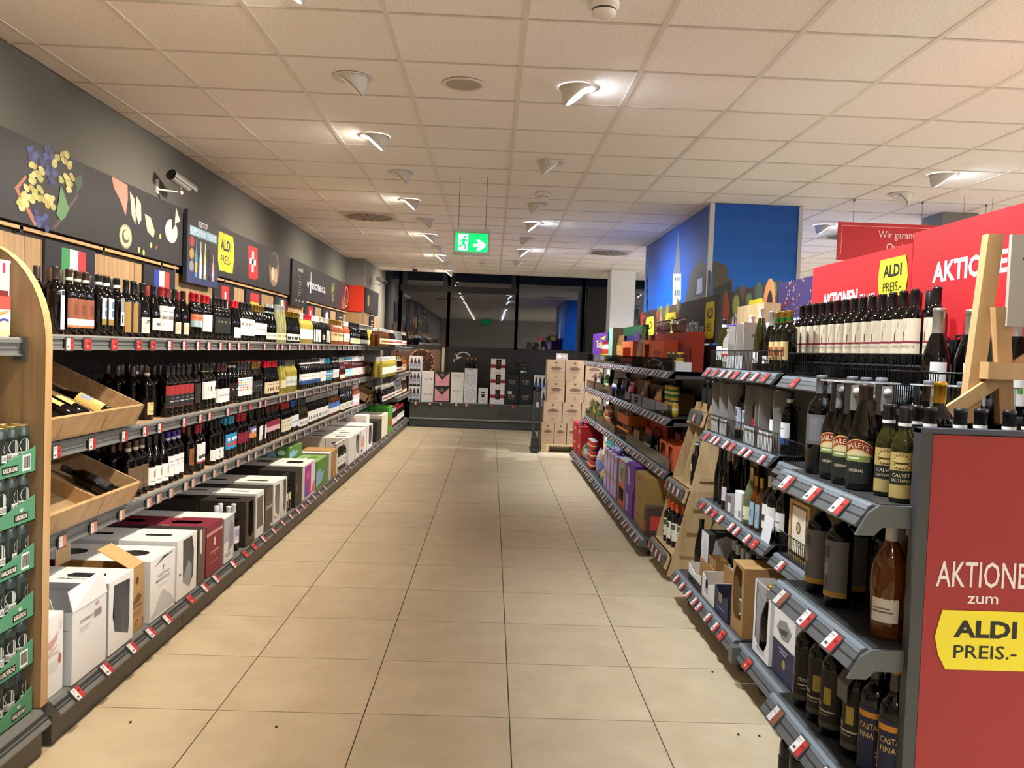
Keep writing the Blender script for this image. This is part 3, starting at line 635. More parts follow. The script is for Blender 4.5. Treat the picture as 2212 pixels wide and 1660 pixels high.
def ylL(u, x, z0):
    """depth at which a shelf front (x, height) crosses the photo column u"""
    v = 830.0
    for _ in range(6):
        p = onX(u, v, x); y = p.y
        D = Vector((x, y, z0))-CAM; kk = D.dot(W_); v = 830-FPX*D.dot(U_)/kk
    return onX(u, v, x).y

SHELF = {'top': 1.51, 'second': 1.055, 'third': .664}
def fill(shelf, rows, xf, side=1, z=None, where=None, spacing=.0055, nrows=(2, 2), ylim=99, yx=None):
    zz = SHELF[shelf] if z is None else z; z = zz; where = where or shelf+' left shelf'
    for u0, u1, kn, desc, back in rows:
        rb = PROF[KIND[kn]['p']][4]; st = 2*rb+spacing; x = xf-side*back
        y0, y1 = ylL(u0, yx or x, z), min(ylL(u1, yx or x, z), ylim)
        if y1 < y0: y0, y1 = y1, y0
        n = max(1, int((y1-y0+.004)/st)); yy = y0+((y1-y0)-(n-1)*st)/2
        g = '%s, %s' % (desc, where)
        z = zz+.0008
        for i in range(n):
            lb = '%s, %s nearest, front row, %s' % (desc, ORD[i], where) if n > 1 else '%s, single front bottle, %s' % (desc, where)
            bottle(kn, (x+random.uniform(-.004, .004), yy+i*st, z), (0 if side > 0 else PI)+random.uniform(-.12, .12), lb, g)
        deep = nrows[0] if y0 < 7 else nrows[1]
        for j in range(1, deep):
            for i in range(n):
                p = (x-side*j*st+random.uniform(-.002, .002), yy+i*st+random.uniform(-.001, .001), z)
                if p[0] < -2.36: continue
                if j == 1 and p[1] < 6.0 and shelf != 'top': bottle(kn, p, 0, '%s behind the front row, %s' % (desc, where), g, plain=True)
                else: BACK.setdefault(where, []).append((kn, p))
BACK = {}
def back_rows():
    for where, lst in BACK.items():
        mats, q = [], MB()
        for kn, p in lst:
            for mname in (KIND[kn]['g'], KIND[kn]['cm']):
                if mname not in mats: mats.append(mname)
            neck_bottle(q, kn, p, (mats.index(KIND[kn]['g']), mats.index(KIND[kn]['cm'])), 8)
        q.build('bottle_rows', mats, kind='stuff', label='rows of bottles standing behind the front ones, '+where, cat='bottles')

XF = -1.897
fill('top', [
 (103, 133, 'strip', 'dark bottle with narrow white strip label', 0), (134, 196, 'copper', 'copper-labelled dark bottle', 0), (196, 240, 'bluesq', 'bottle with small light-blue square labels', 0),
 (240, 262, 'slim', 'bottle with slim white-green label', 0), (262, 294, 'gold', 'navy bottle with gold crescent label', 0), (294, 315, 'burw', 'sloping bottle with low parchment label', 0),
 (319, 338, 'burl', 'sloping bottle with low white label', 0), (338, 366, 'redw', 'red-capped bottle with large white label', .0), (366, 383, 'cream', 'sloping bottle with small cream label', .0),
 (384, 404, 'cream', 'slender sloping bottle with cream label corner', .01), (404, 429, 'orange', 'red-capped bottle with orange-blue label', 0), (429, 453, 'redwt', 'red-capped bottle with pale pink label', 0),
 (455, 491, 'black', 'dark bottle with black label', 0), (493, 514, 'cupr', 'red-capped sloping bottle lettered Cu Pr', 0), (514, 544, 'pearl', 'black-capped bottle with pearl white label', 0),
 (544, 570, 'goldc', 'gold-capped dark bottle with white label', 0), (570, 590, 'tenuta', 'bottle with light-blue neck band', 0), (590, 611, 'palegr', 'slender pale green bottle', 0),
 (611, 641, 'greengold', 'green bottle with gold foil cap', 0), (642, 652, 'yelw', 'pale yellow bottle with white cap', 0), (652, 670, 'yelr', 'pale yellow bottle with red cap', 0),
 (670, 688, 'greenw', 'dark green bottle with white cap and narrow label', 0), (688, 697, 'greenf', 'dark green bottle with picture label', 0), (697, 709, 'greenw', 'far dark green bottle with white cap', 0),
 (709, 736, 'rosg', 'amber rose bottle with gold cap', 0), (737, 751, 'rosw', 'rose bottle with white cap', 0), (752, 772, 'chpb', 'black-foiled sparkling bottle with cream label', 0),
 (774, 789, 'chps', 'silver-foiled dark sparkling bottle', 0), (790, 803, 'chpy', 'pale yellow sparkling bottle', 0), (804, 814, 'spib', 'amber spirit bottle beside the pier', 0)], XF, ylim=13.82)
fill('second', [
 (280, 304, 'seal', 'brown-capped bottle with round neck seal', .16), (304, 328, 'seal', 'low cream-labelled bottle beside the wooden tray', .03), (324, 345, 'redtop', 'dark bottle with red label', .1),
 (352, 411, 'redblk', 'bottle with red and black label', 0), (411, 427, 'smoke', 'bottle with smoky grey label', 0), (427, 461, 'emblem', 'white-labelled bottle with round emblem', 0),
 (461, 490, 'longo', 'low white label bottle lettered LONGO', 0), (490, 505, 'emcap', 'dark bottle with emblem on the cap', .02), (505, 538, 'color', 'bottle with many-coloured patchwork label', 0),
 (538, 559, 'goldk', 'gold-capped bottle with charcoal label', 0), (563, 597, 'redcr', 'red-capped sloping bottle with cream label', 0), (597, 611, 'yelu', 'yellow bottle with purple cap', .02),
 (611, 634, 'yelp', 'yellow bottle with grey-green label', 0), (643, 687, 'wave', 'bottle with blue wave on white label', 0), (687, 698, 'white', 'white-capped bottle with plain white label', 0),
 (698, 712, 'blue', 'bright blue labelled bottle', 0), (713, 727, 'navyb', 'navy-capped bottle with barcode', .02), (728, 740, 'redros', 'red rose bottle with round label', 0),
 (741, 756, 'rosb', 'dark rose bottle with blue cap', 0), (757, 784, 'roscor', 'dark rose bottle with white cap', 0)], XF, ylim=13.1, nrows=(3, 2))
fill('third', [
 (264, 312, 'brownl', 'brown-labelled bottle with sealed brown cap', .0), (312, 353, 'pome', 'white-labelled bottle with golden fruit emblem', 0), (353, 388, 'purple', 'purple-capped bottle with white label', .0),
 (394, 413, 'brown1', 'dark bottle with rust brown label', 0), (413, 438, 'wred', 'red-capped bottle, white label with red foot', 0), (445, 478, 'ess', 'black bottle with S on low white label', 0),
 (480, 504, 'sky', 'blue-capped bottle with blue picture label', 0), (505, 531, 'maroon', 'red-capped bottle with maroon label', 0), (531, 548, 'sunset', 'bottle with orange-purple picture label', 0),
 (548, 567, 'tooth', 'black bottle with forked white label', 0), (568, 598, 'pink2', 'bottle with maroon-pink banded label', 0), (602, 624, 'redcream', 'red-capped bottle with cream label', 0),
 (625, 638, 'bluec', 'blue-capped dark bottle', 0), (640, 657, 'olivew', 'olive bottle with white label', 0), (658, 704, 'silver', 'silver-capped bottle with white label', 0),
 (705, 728, 'ambbl', 'amber bottle with blue-white label', 0), (730, 757, 'magn', 'broad dark bottle with cream label', 0), (758, 772, 'pinkb', 'pink bottle', 0)], XF, ylim=13.1, nrows=(3, 2))
# beyond the pier the shelves step forward
XP = -1.602
fill('top', [(817, 836, 'spib', 'amber spirit bottle', 0), (836, 850, 'spid', 'brown spirit bottle', 0), (851, 864, 'spic', 'clear spirit bottle', 0), (865, 874, 'spig', 'green spirit bottle with white label', 0)], XP, where='top shelf at the pier', nrows=(2, 2))
fill('second', [(822, 852, 'yelw', 'golden bottle', 0), (853, 864, 'spid', 'brown bottle', 0), (865, 874, 'rosg', 'rose bottle', 0)], XP, where='second shelf at the pier', nrows=(2, 2))
fill('third', [(822, 848, 'spid', 'squat brown bottle', 0), (849, 864, 'spic', 'clear squat bottle', 0), (865, 874, 'redros', 'red bottle', 0)], XP, where='third shelf at the pier', nrows=(2, 2))
fill('base', [(848, 862, 'roscor', 'dark rose bottle with white cap', 0), (863, 877, 'redwt', 'bottle with white label', 0)], -1.64, z=.166, where='base shelf at the far end', nrows=(2, 2), yx=-1.57)
back_rows()

# ================================================================ left wall shelving
RAIL, LIP = '#6c6d6b', '#8b8c89'
def tag_mesh(kind):
    q = MB(); q.box(-.034, .034, -.006, 0, -.030, .030, '#4b4747')       # local: front looks to -Y... turned on placing
    fr = Fr((-.030, -.006, -.024), (1, 0, 0), (0, 0, 1))
    if kind == 'wr': q.rect(fr, 0, 0, .032, .048, '#dcd9d9'); q.rect(fr, .032, 0, .06, .048, '#b3322f'); q.rect(fr, .003, .038, .026, .041, '#8a8686', .001); q.rect(fr, .003, .031, .02, .033, '#8a8686', .001); q.rect(fr, .008, .008, .024, .016, '#57514f', .001); q.rect(fr, .037, .026, .055, .034, '#7d1c1c', .001)
    elif kind == 'rd': q.rect(fr, 0, 0, .06, .048, '#b8322f'); q.rect(fr, .004, .038, .024, .041, '#d88f8a', .001); q.rect(fr, .02, .01, .03, .02, '#e7b7b2', .001); q.rect(fr, .033, .022, .052, .032, '#6d1414', .001)
    else: q.rect(fr, 0, 0, .06, .048, '#c6c3c0'); q.rect(fr, .03, 0, .06, .048, '#b9755c'); q.rect(fr, .004, .03, .024, .033, '#8a8686', .001)  # peach tone puts the tint of the light into the tag colour
    return q.mesh('price_tag', 'satin')
TAGM = {t: tag_mesh(t) for t in ('wr', 'rd', 'pe')}
def tags(parent, places, side, tilt, x, z):
    """price tags clipped on a rail: places = (y, kind)"""
    for y, t in places:
        o = link('price_tag', TAGM[t], parent, (x, y, z)); o.rotation_euler = (tilt, 0, PI/2 if side > 0 else -PI/2)

YB = [3.07, 4.38, 5.70, 7.0, 8.3, 9.6, 10.9, 12.2, 13.86]
TOPT = [148, 187, 245, 298, 328, 366, 397, 427, 450, 476, 495, 515, 536, 571, 598, 609, 625, 646, 660, 674, 686, 697, 708, 719, 730, 741, 752, 763, 774, 785, 796, 806]
SECT = [120, 197, 267, 312, 344, 397, 432, 452, 491, 518, 539, 561, 573, 586, 604, 621, 640, 658, 676, 692, 706, 720, 734, 748, 762, 776, 790, 802]
THIT = [132, 200, 261, 320, 342, 368, 400, 416, 440, 462, 485, 513, 536, 551, 570, 590, 608, 624, 640, 656, 672, 688, 702, 716, 730, 744, 758, 772, 786, 800]
BAST = [160, 224, 280, 320, 356, 407, 438, 462, 500, 526, 545, 566, 588, 608, 625, 640, 652, 664, 676, 688, 700, 711, 722, 733, 744, 754, 764, 774, 784, 794, 804, 813, 822, 831, 840, 848, 856, 864, 872]
BAYD = ['next to the wooden divider, nearest bay', 'under the French flag', 'under the wine show poster', 'under the yellow price badge', 'under the second Swiss flag', 'under the black menu board', 'under the vinoteca lettering', 'before the grey pier']
def bay(y0, y1, label, xu=-1.815, shelves=(('third', .664), ('second', 1.055), ('top', 1.51)), wood=True):
    t = empty('shelving_bay', (0, 0, 0), label=label, cat='shelving', group='wall shelving bays')
    a, b = y0+.003, y1-.003
    MB().box(-2.40, -1.572, a, b, 0, .112, '#4d4841').build('plinth', 'painted', t)
    MB().box(-2.41, -1.625, a, b, .115, .165, '#c9a177').build('base_deck', 'laminate', t)
    rl = MB(); rl.prism([(-1.624, .1645), (-1.592, .1645), (-1.576, .1635), (-1.538, .118), (-1.542, .108), (-1.60, .113), (-1.63, .13)], 'y', a, b, RAIL)
    rl.prism([(-1.566, .1495), (-1.564, .1515), (-1.5555, .1415), (-1.5575, .1395)], 'y', a, b, '#2f2f2e'); rl.prism([(-1.553, .1365), (-1.551, .1385), (-1.5475, .1345), (-1.5495, .1325)], 'y', a, b, '#2f2f2e')
    rl = rl.build('base_rail', 'painted', t)
    tags(rl, [(ylL(u, -1.56, .14), 'rd' if u in (407, 545, 526) else 'wr') for u in BAST if a+.03 < ylL(u, -1.56, .14) < b-.03], 1, -.76, -1.550, .136)
    MB().box(-2.432, -2.415, a, b, .165, 1.5, '#2b2927').build('back_panel', 'painted', t)
    if wood: MB().box(-2.438, -2.416, a, b, 1.505, 2.015, '#b08d63').build('wood_panel', 'oak', t)
    for nm, z in shelves:
        s = MB(); s.box(-2.41, xu-.03, a, b, z-.035, z, '#c9a177').build('shelf', 'laminate', t)
        so = t.children[-1]
        r = MB(); r.prism([(xu-.035, z+.001), (xu-.03, z+.007), (xu-.006, z+.007), (xu, z), (xu, z-.012), (xu-.008, z-.014), (xu-.008, z-.05), (xu, z-.052), (xu, z-.058), (xu-.035, z-.058)], 'y', a, b, RAIL)
        r.prism([(xu-.0085, z-.033), (xu-.006, z-.033), (xu-.006, z-.037), (xu-.0085, z-.037)], 'y', a, b, '#4a4a49')
        r.prism([(xu-.03, z+.0072), (xu-.007, z+.0074), (xu-.001, z+.001), (xu-.03, z+.001)], 'y', a, b, LIP)
        r.build('price_rail', 'painted', so)
        us = {'top': TOPT, 'second': SECT, 'third': THIT}[nm]
        pl = []
        for u in us:
            y = ylL(u, xu, z-.03)
            if a+.03 < y < b-.03: pl.append((y, ('rd' if u in (187, 245, 298, 328) else 'wr') if nm == 'top' else ('rd' if u == 539 else 'wr') if nm == 'second' else 'pe'))
        tags(so, pl, 1, 0, xu, z-.032)
    return t
for i in range(8): bay(YB[i], YB[i+1], 'grey wall shelving bay of wine, '+BAYD[i])
t = bay(13.88, 16.15, 'shelving bay around the grey pier at the far end', -1.52, wood=False)
MB().box(-2.139, -2.12, 13.9, 15.6, 1.5, 2.015, '#b08d63').build('wood_panel', 'oak', t); MB().box(-2.44, -2.12, 13.87, 13.895, 1.5, 2.06, '#b08d63').build('wood_panel', 'oak', t)
for z in (.664, 1.055, 1.51): MB().box(-1.85, -1.53, 13.866, 13.882, z-.06, z-.001, '#4a4a47').build('end_cheek', 'painted', t)

# wooden divider with a rounded top, and the beer bay in front of it
prof = [(-2.42, 0.166), (-1.585, .166), (-1.585, 1.48)]
prof += [(-1.585-.26*(1-math.cos(a)), 1.48+.36*math.sin(a)) for a in [PI/2*i/10 for i in range(1, 11)]]+[(-2.42, 1.84)]
t = empty('shelf_divider', (0, 0, 0), label='oak divider board with rounded top beside the beer trays', cat='divider')
MB().prism(prof, 'y', 3.015, 3.062, '#b08d63').build('board', 'oak', t)
q = MB(); e = prof[1:13]
for i in range(len(e)-1):
    (x0, z0), (x1, z1) = e[i], e[i+1]; q.poly([(x0+.002, 3.0145, z0), (x0+.002, 3.0625, z0), (x1+.002, 3.0625, z1+.001), (x1+.002, 3.0145, z1+.001)], '#d0a070')
q.build('edge_band', 'beech', t)
t = bay(1.76, 3.01, 'shelving bay of beer trays in front of the oak divider', -1.655, (('top', 1.495),), wood=True)
tt = t.children[-1]
MB().box(-1.69, -1.645, 3.0, 3.012, 1.42, 1.505, '#5a5b5b').build('end_cheek', 'painted', t)

# ---------------------------------------------------------------- posters above the wine
def poster(name, y0, y1, z0, z1, x, label, bg='#2c2c31', cat='poster', rail=True):
    t = empty(name, (x, y0, z0), label=label, cat=cat)
    MB().box(-.03, 0, 0, y1-y0, 0, z1-z0, bg).build('board', 'board', t)
    if rail:
        for a in range(int((y1-y0)/.9)+1): MB().box(-.038, -.02, a*.9+.3, a*.9+.33, -.045, 0, '#1a1a1a').build('bracket', 'painted', t)
        MB().box(-.035, -.02, .01, y1-y0-.01, -.03, -.012, '#b79a74').build('rail', 'beech', t)
    return t, Fr((0, 0, 0), (0, 1, 0), (0, 0, 1)), (lambda u, v: (onX(u, v, x).y-y0, onX(u, v, x).z-z0))
XP0 = -2.375
t, fr, px = poster('grape_poster', 2.2, 6.45, 2.07, 2.5, XP0, 'long charcoal poster with grapes, ham and cheese')
q = MB(); rnd = random.Random(3)
def E(u, v, a, b, col, rot=0, n=.001): c = px(u, v); q.ell(fr, c[0], c[1], a, b, col, n, 10, rot)
q.fpoly(fr, [px(31, 406), px(55, 378), px(58, 384), px(40, 408), px(84, 488), px(74, 488)], '#a46a55', .0006)
q.fpoly(fr, [px(113, 492), px(165, 420), px(170, 424), px(120, 496)], '#5b4a45', .0006)
for i in range(70):
    u = rnd.gauss(0, 1); w = rnd.random()
    cu, cv = [(68, 335), (82, 345), (105, 355), (112, 385), (88, 470), (92, 485), (100, 330)][i % 7]
    c = ['#3a3f6e', '#4a5188', '#2c3157'][i % 3]; E(cu+rnd.uniform(-11, 11), cv+rnd.uniform(-14, 14), .024, .017, c, 0, .001+i*1e-5)
for i in range(75):
    cu, cv, su, sv = [(80, 370, 16, 18), (75, 395, 20, 16), (62, 420, 14, 14), (48, 440, 9, 14), (95, 420, 14, 14), (108, 440, 9, 14), (128, 345, 18, 14), (140, 370, 12, 20), (150, 400, 8, 20)][i % 9]
    c = ['#bdbb73', '#a9ab62', '#cbc587', '#b39a5c'][i % 4]; E(cu+rnd.uniform(-su, su), cv+rnd.uniform(-sv, sv), .030, .0165, c, rnd.uniform(-.5, .5), .002+i*1e-5)
q.fpoly(fr, [px(130, 400), px(138, 420), px(148, 452), px(140, 470), px(130, 478), px(120, 462), px(126, 430)], '#5f8a5c', .0035)
q.fpoly(fr, [px(160, 385), px(176, 378), px(178, 400), px(165, 418)], '#3f5a48', .0012)
for pts, c in (((( 241, 381), (252, 387), (275, 400), (276, 430), (271, 466), (258, 430), (245, 405)), '#b98372'), (((280, 413), (290, 430), (293, 470), (292, 484), (284, 465)), '#d6b3a2'), (((295, 424), (304, 440), (305, 475), (299, 486), (292, 455)), '#d6b3a2'), (((312, 462), (325, 470), (334, 500), (331, 514), (318, 500)), '#d3aa98')):
    q.fpoly(fr, [px(*p) for p in pts], c, .0012)
c = px(271, 511); q.ell(fr, c[0], c[1], .095, .078, '#8d8a72', .0015, 24); q.ell(fr, c[0], c[1], .082, .066, '#b5b193', .0018, 24); q.ell(fr, c[0], c[1], .055, .045, '#55543f', .002, 20); q.ell(fr, c[0]+.01, c[1]+.01, .04, .032, '#c2bc98', .0022, 20)
c = px(370, 500); q.ell(fr, c[0], c[1], .118, .085, '#cbc6c0', .0015, 28); q.fpoly(fr, [c, px(371, 455), px(387, 470)], '#2c2c31', .0018); q.fpoly(fr, [px(377, 484), px(380, 449), px(389, 478)], '#c4beb8', .0019)
for u, v in ((300, 540), (326, 530), (346, 511), (310, 546)): E(u, v, .018, .02, '#9bb55a')
E(338, 535, .014, .014, '#a9624a'); q.build('print', 'board', t)

t, fr, px = poster('wine_show_poster', 6.48, 7.2, 1.955, 2.51, -2.35, 'poster reading BEST OF EXPOVINA WEINE with five bottles', rail=False)
q = MB(); q.rect(fr, 0, 0, .72, .12, '#34406e', .0006); q.rect(fr, 0, .12, .72, .2, '#2c3352', .0006)
q.text(fr, 'BEST OF', .34, .455, .042, '#f2f0ec', align='c', width=.21, bold=.02); q.rect(fr, .05, .37, .68, .44, '#86b7d6')
q.text(fr, 'EXPOVINA WEINE', .365, .383, .046, '#dff0fa', align='c', width=.58, bold=.02)
for i, c in enumerate(('#a8343a', '#b48a4c', '#8a8f98')): q.ell(fr, .1, .32-.095*i, .05, .042, c, .001, 18)
for i, (c, cc, h) in enumerate((('#4f9ac0', '#3c8fc0', .3), ('#d9d6d0', '#d9d6d0', .29), ('#c9c884', '#e2e0d2', .29), ('#1a1a20', '#1a1a20', .26), ('#d9a08c', '#d3a090', .22))):
    u = .2+.1*i; q.rect(fr, u-.026, .05, u+.026, .05+h*.55, c, .0012); q.fpoly(fr, [(u-.026, .05+h*.55), (u+.026, .05+h*.55), (u+.009, .05+h*.75), (u-.009, .05+h*.75)], c, .0012); q.rect(fr, u-.009, .05+h*.74, u+.009, .05+h, cc, .0012)
    q.rect(fr, u-.026, .09, u+.026, .05+h*.4, ['#d8b25c', '#f0eeea', '#eeeadb', '#3c3a40', '#e9c9bb'][i], .0016)
q.build('print', 'board', t)

def badge(q, fr, cu, cv, w, h, n=.0012, tw=None):
    """the yellow price badge with its bulging sides and two lines of lettering"""
    pts = [(-.44, .5), (.40, .5), (.46, .3), (.5, 0), (.46, -.3), (.42, -.5), (-.38, -.5), (-.46, -.25), (-.5, .05), (-.47, .3)]
    q.fpoly(fr, [(cu+a*w, cv+b*h) for a, b in pts], '#e9d832', n)
    q.text(fr, 'ALDI', cu-.01*w, cv+.06*h, h*.27, '#1d1d1b', n+.0006, 'c', w*.62, .035)
    q.text(fr, 'PREIS.-', cu, cv-.3*h, h*.22, '#1d1d1b', n+.0006, 'c', w*.62, .008)
t, fr, px = poster('price_badge_poster', 7.22, 9.83, 2.07, 2.5, XP0, 'charcoal poster with yellow badge, Swiss flag and round fruit picture')
q = MB(); a = px(488, 547); badge(q, fr, a[0], a[1], .46, .33)
q.fpoly(fr, [px(536, 530), px(545, 533), px(556, 537), px(557, 602), px(548, 605), px(537, 600)], '#b52a30', .001)
c = px(546, 566); q.rect(fr, c[0]-.03, c[1]-.1, c[0]+.03, c[1]+.1, '#eeeae6', .0014); q.rect(fr, c[0]-.1, c[1]-.028, c[0]+.1, c[1]+.028, '#eeeae6', .0014)
c = px(592, 582); q.ell(fr, c[0], c[1], .2, .185, '#8d7566', .001, 28); q.ell(fr, c[0]-.02, c[1]+.07, .15, .1, '#3c3440', .0014, 20); q.ell(fr, c[0]-.05, c[1]-.05, .06, .07, '#d8cdb8', .0016); q.ell(fr, c[0]+.07, c[1]-.06, .07, .08, '#c7a682', .0016)
q.build('print', 'board', t)
t, fr, px = poster('menu_board', 9.87, 10.68, 1.965, 2.5, -2.36, 'narrow black menu board with fine lettering', '#232326', rail=False)
q = MB(); q.text(fr, 'lokal', .42, .42, .05, '#c9c7c0', align='c', width=.25)
for i, w in enumerate((.1, .07, .22, .2, .08, .18, .12, .06)): q.rect(fr, .4-w/2, .36-.033*i, .4+w/2, .366-.033*i, '#8d8a5c' if i in (2, 3, 5) else '#8a8a86')
for i in range(3): q.rect(fr, .2+.17*i, .05, .28+.17*i, .08, '#77766f')
q.build('print', 'board', t)
t, fr, px = poster('vinoteca_poster', 10.7, 13.84, 2.07, 2.5, XP0, 'charcoal poster lettered vinoteca with fruit at its end')
q = MB(); a, b = px(661, 630), px(699, 640); q.text(fr, 'v', a[0]+.02, .16, .12, '#f0eeea', width=.16); q.text(fr, 'noteca', a[0]+.36, .16, .12, '#f0eeea', width=.86, bold=.004)
q.rect(fr, a[0]+.24, .1, a[0]+.29, .25, '#f0eeea'); q.rect(fr, a[0]+.255, .25, a[0]+.275, .37, '#f0eeea')
for i in range(26): q.ell(fr, 1.75+rnd.uniform(-.1, .1), .1+rnd.random()*.26, .035, .03, '#a33a5a' if i % 2 and i < 16 else '#5e8a45', .001+i*1e-5, 8)
q.fpoly(fr, [(2.3, 0), (3.14, 0), (3.14, .43), (2.6, .43)], '#4a2530', .0006)
for i in range(4): q.fpoly(fr, [(2.5+.1*i, .02), (2.53+.1*i, .02), (2.62+.1*i, .2), (2.6+.1*i, .2)], '#b98a4c', .001)
q.ring(fr, 2.92, .22, .17, .17, .03, '#c48a7a'); q.build('print', 'board', t)
t = empty('corner_panel', (-2.42, 13.88, 2.07), label='plain orange-red panel on the grey pier', cat='panel'); MB().box(0, .29, -.02, 0, 0, .43, '#cf3a24').build('board', 'board', t)
t, fr, px = poster('pier_poster', 13.95, 15.5, 2.07, 2.48, -2.115, 'dark poster on the side of the grey pier')
q = MB(); c = px(796, 650); q.ell(fr, c[0], c[1], .12, .1, '#b09a5a'); q.ell(fr, c[0]+.3, c[1]-.08, .08, .06, '#7a2a2e'); q.build('print', 'board', t)

def flag(u0, u1, label, pat):
    y0, y1 = ylL(u0, -2.40, 2.0), ylL(u1, -2.40, 2.0); w = y1-y0
    t = empty('flag_board', (-2.398, y0, 1.55), label=label, cat='flag sign', group='country signs over the top shelf')
    MB().box(-.012, 0, 0, w, 0, .472, '#25252d').build('board', 'board', t); fr = Fr((0, 0, 0), (0, 1, 0), (0, 0, 1)); q = MB()
    if isinstance(pat, list):
        for i, c in enumerate(pat): q.rect(fr, w*(.3+.165*i), .1, w*(.3+.165*(i+1)), .45, c)
    elif pat == 'ch':
        q.rect(fr, w*.34, .1, w*.72, .45, '#c4302f'); q.rect(fr, w*.49, .17, w*.57, .40, '#f0eeea', .001); q.rect(fr, w*.40, .255, w*.66, .315, '#f0eeea', .001)
    elif pat == 'es':
        q.rect(fr, w*.27, .1, w*.8, .45, '#c03434'); q.rect(fr, w*.27, .18, w*.8, .36, '#e2b13c', .001); q.rect(fr, w*.4, .23, w*.48, .31, '#8a4a34', .0014)
    elif pat == 'map':
        q.fpoly(fr, [(w*.3, .2), (w*.35, .4), (w*.5, .44), (w*.7, .4), (w*.62, .3), (w*.72, .15), (w*.45, .08)], '#e9e8e4')
    else:
        for i in range(5): q.rect(fr, w*.4, .14+.06*i, w*.8, .165+.06*i, '#9a9a98')
    q.build('print', 'board', t)
flag(97, 205, 'dark sign with large Italian flag over the copper-labelled bottles', ['#3d8a55', '#e6e4e6', '#c63a3f'])
flag(311, 378, 'dark sign with French flag', ['#2b3f9c', '#e6e4e6', '#d2463c'])
flag(463, 506, 'dark sign with Swiss flag beside the wine show poster', 'ch'); flag(531, 565, 'dark sign with Spanish flag', 'es')
flag(594, 622, 'dark sign with small Italian flag', ['#3d8a55', '#e6e4e6', '#c63a3f']); flag(658, 681, 'dark sign with small Swiss flag under the vinoteca poster', 'ch')
flag(697, 714, 'dark sign with white map outline', 'map'); flag(727, 741, 'narrow dark sign with white lines by the pier', 'txt')
t = empty('pier_sign', (-2.11, 14.4, 1.6), label='small dark sign with white lines on the pier', cat='sign'); MB().box(0, .01, 0, .5, 0, .44, '#25252d').build('board', 'board', t)
fr = Fr((.01, 0, 0), (0, 1, 0), (0, 0, 1)); q = MB()
for i in range(6): q.rect(fr, .15, .08+.05*i, .38, .1+.05*i, '#a9a9a7')
q.build('print', 'board', t)

# ---------------------------------------------------------------- tilted wooden wine trays on the shelves
def tray(y0, y1, z, ncomp, label, xf=-1.80, depth=.52, up=math.radians(25), fh=.13):
    t = empty('wine_tray', (xf, y0, z), label=label, cat='tray'); w = y1-y0
    A = Vector((-math.cos(up), 0, math.sin(up)))*depth; N = Vector((math.sin(up), 0, math.cos(up)))
    O = Vector((0, 0, .012)); B = Vector((0, w, 0))
    MB().obox(O, A, B, N*.012, '#c39a6c').build('bottom', 'oak_y', t)
    F = Vector((.045, 0, .1))
    MB().obox(O, F, B, Vector((-.016, 0, .006)), '#c9a173').build('front_board', 'beech', t)
    for yy in (0, w-.014):
        q = MB(); P = [O, O+F, O+A+N*.10, O+A]
        q.add([p+Vector((0, yy, 0)) for p in P]+[p+Vector((0, yy+.014, 0)) for p in P], [(0, 1, 2, 3), (4, 5, 6, 7), (0, 1, 5, 4), (1, 2, 6, 5), (2, 3, 7, 6), (3, 0, 4, 7)], '#c39a6c'); q.build('side_board', 'oak_y', t)
    for i in range(1, ncomp):
        yy = w*i/ncomp
        q = MB(); P = [O, O+F*.75, O+A+N*.07, O+A]
        q.add([p+Vector((0, yy-.005, 0)) for p in P]+[p+Vector((0, yy+.005, 0)) for p in P], [(0, 1, 2, 3), (4, 5, 6, 7), (0, 1, 5, 4), (1, 2, 6, 5), (2, 3, 7, 6), (3, 0, 4, 7)], '#cfa677'); q.build('divider', 'beech', t)
    MB().box(-.47, -.45, .01, w-.01, .0, .2, '#a8845a').build('stand', 'oak_y', t)
    return Vector((xf, y0, z))+O, A.normalized(), N
def lying(kn, base, A, N, y, along, label, lift=.0):
    """bottle lying in a tray, neck towards the back"""
    r = PROF[KIND[kn]['p']][4]
    X = Vector((0, 1, 0)).cross(A)            # keep the label upwards
    ax = Matrix((N, A.cross(N), A)).transposed().to_quaternion()
    p = base+A*along+N*(r+.014+lift)+Vector((0, y, 0))
    bottle(kn, p, 0, label, tilt=ax)
k('yelart', 'bur', 'g_dark', '#1c1a18', (.03, .16, 80, '#c9ab5c', [(.2, .5, .8, .9, '#8d93a0'), (.3, .1, .7, .4, '#e3cf8d')]))
k('goldart', 'bdx', 'g_dark', '#20180f', (.1, .27, 40, '#d9b46c', [(.3, .2, .7, .5, '#e8d6a4')]))
k('plainblk', 'bdx', 'g_dark', '#1a1a1b', (.05, .16, 60, '#242424', []))
TR = [(3.12, 4.30, 1.062, 3, 'oak tilted wine tray on the second shelf beside the divider'), (3.10, 4.28, .671, 3, 'oak tilted wine tray on the third shelf, nearly empty')]
b, A, N = tray(*TR[0])
lying('goldart', b, A, N, .62, .03, 'gold-labelled bottle lying in the upper oak tray, left one'); lying('goldart', b, A, N, .72, .03, 'gold-labelled bottle lying in the upper oak tray, right one')
lying('yelart', b, A, N, .90, .04, 'dark bottle with yellow picture label lying in the upper oak tray')
b, A, N = tray(*TR[1]); lying('plainblk', b, A, N, 1.02, .03, 'plain black bottle lying in the lower oak tray')
b, A, N = tray(12.55, 13.8, 1.062, 3, 'far oak wine tray on the second shelf by the pier'); lying('plainblk', b, A, N, .6, .03, 'dark bottle lying in the far upper tray'); lying('burl', b, A, N, 1.0, .03, 'white-labelled bottle lying in the far upper tray')
b, A, N = tray(12.2, 13.75, .671, 4, 'far oak wine tray on the third shelf by the pier'); lying('burl', b, A, N, 1.3, .03, 'white-labelled bottle lying in the far lower tray')

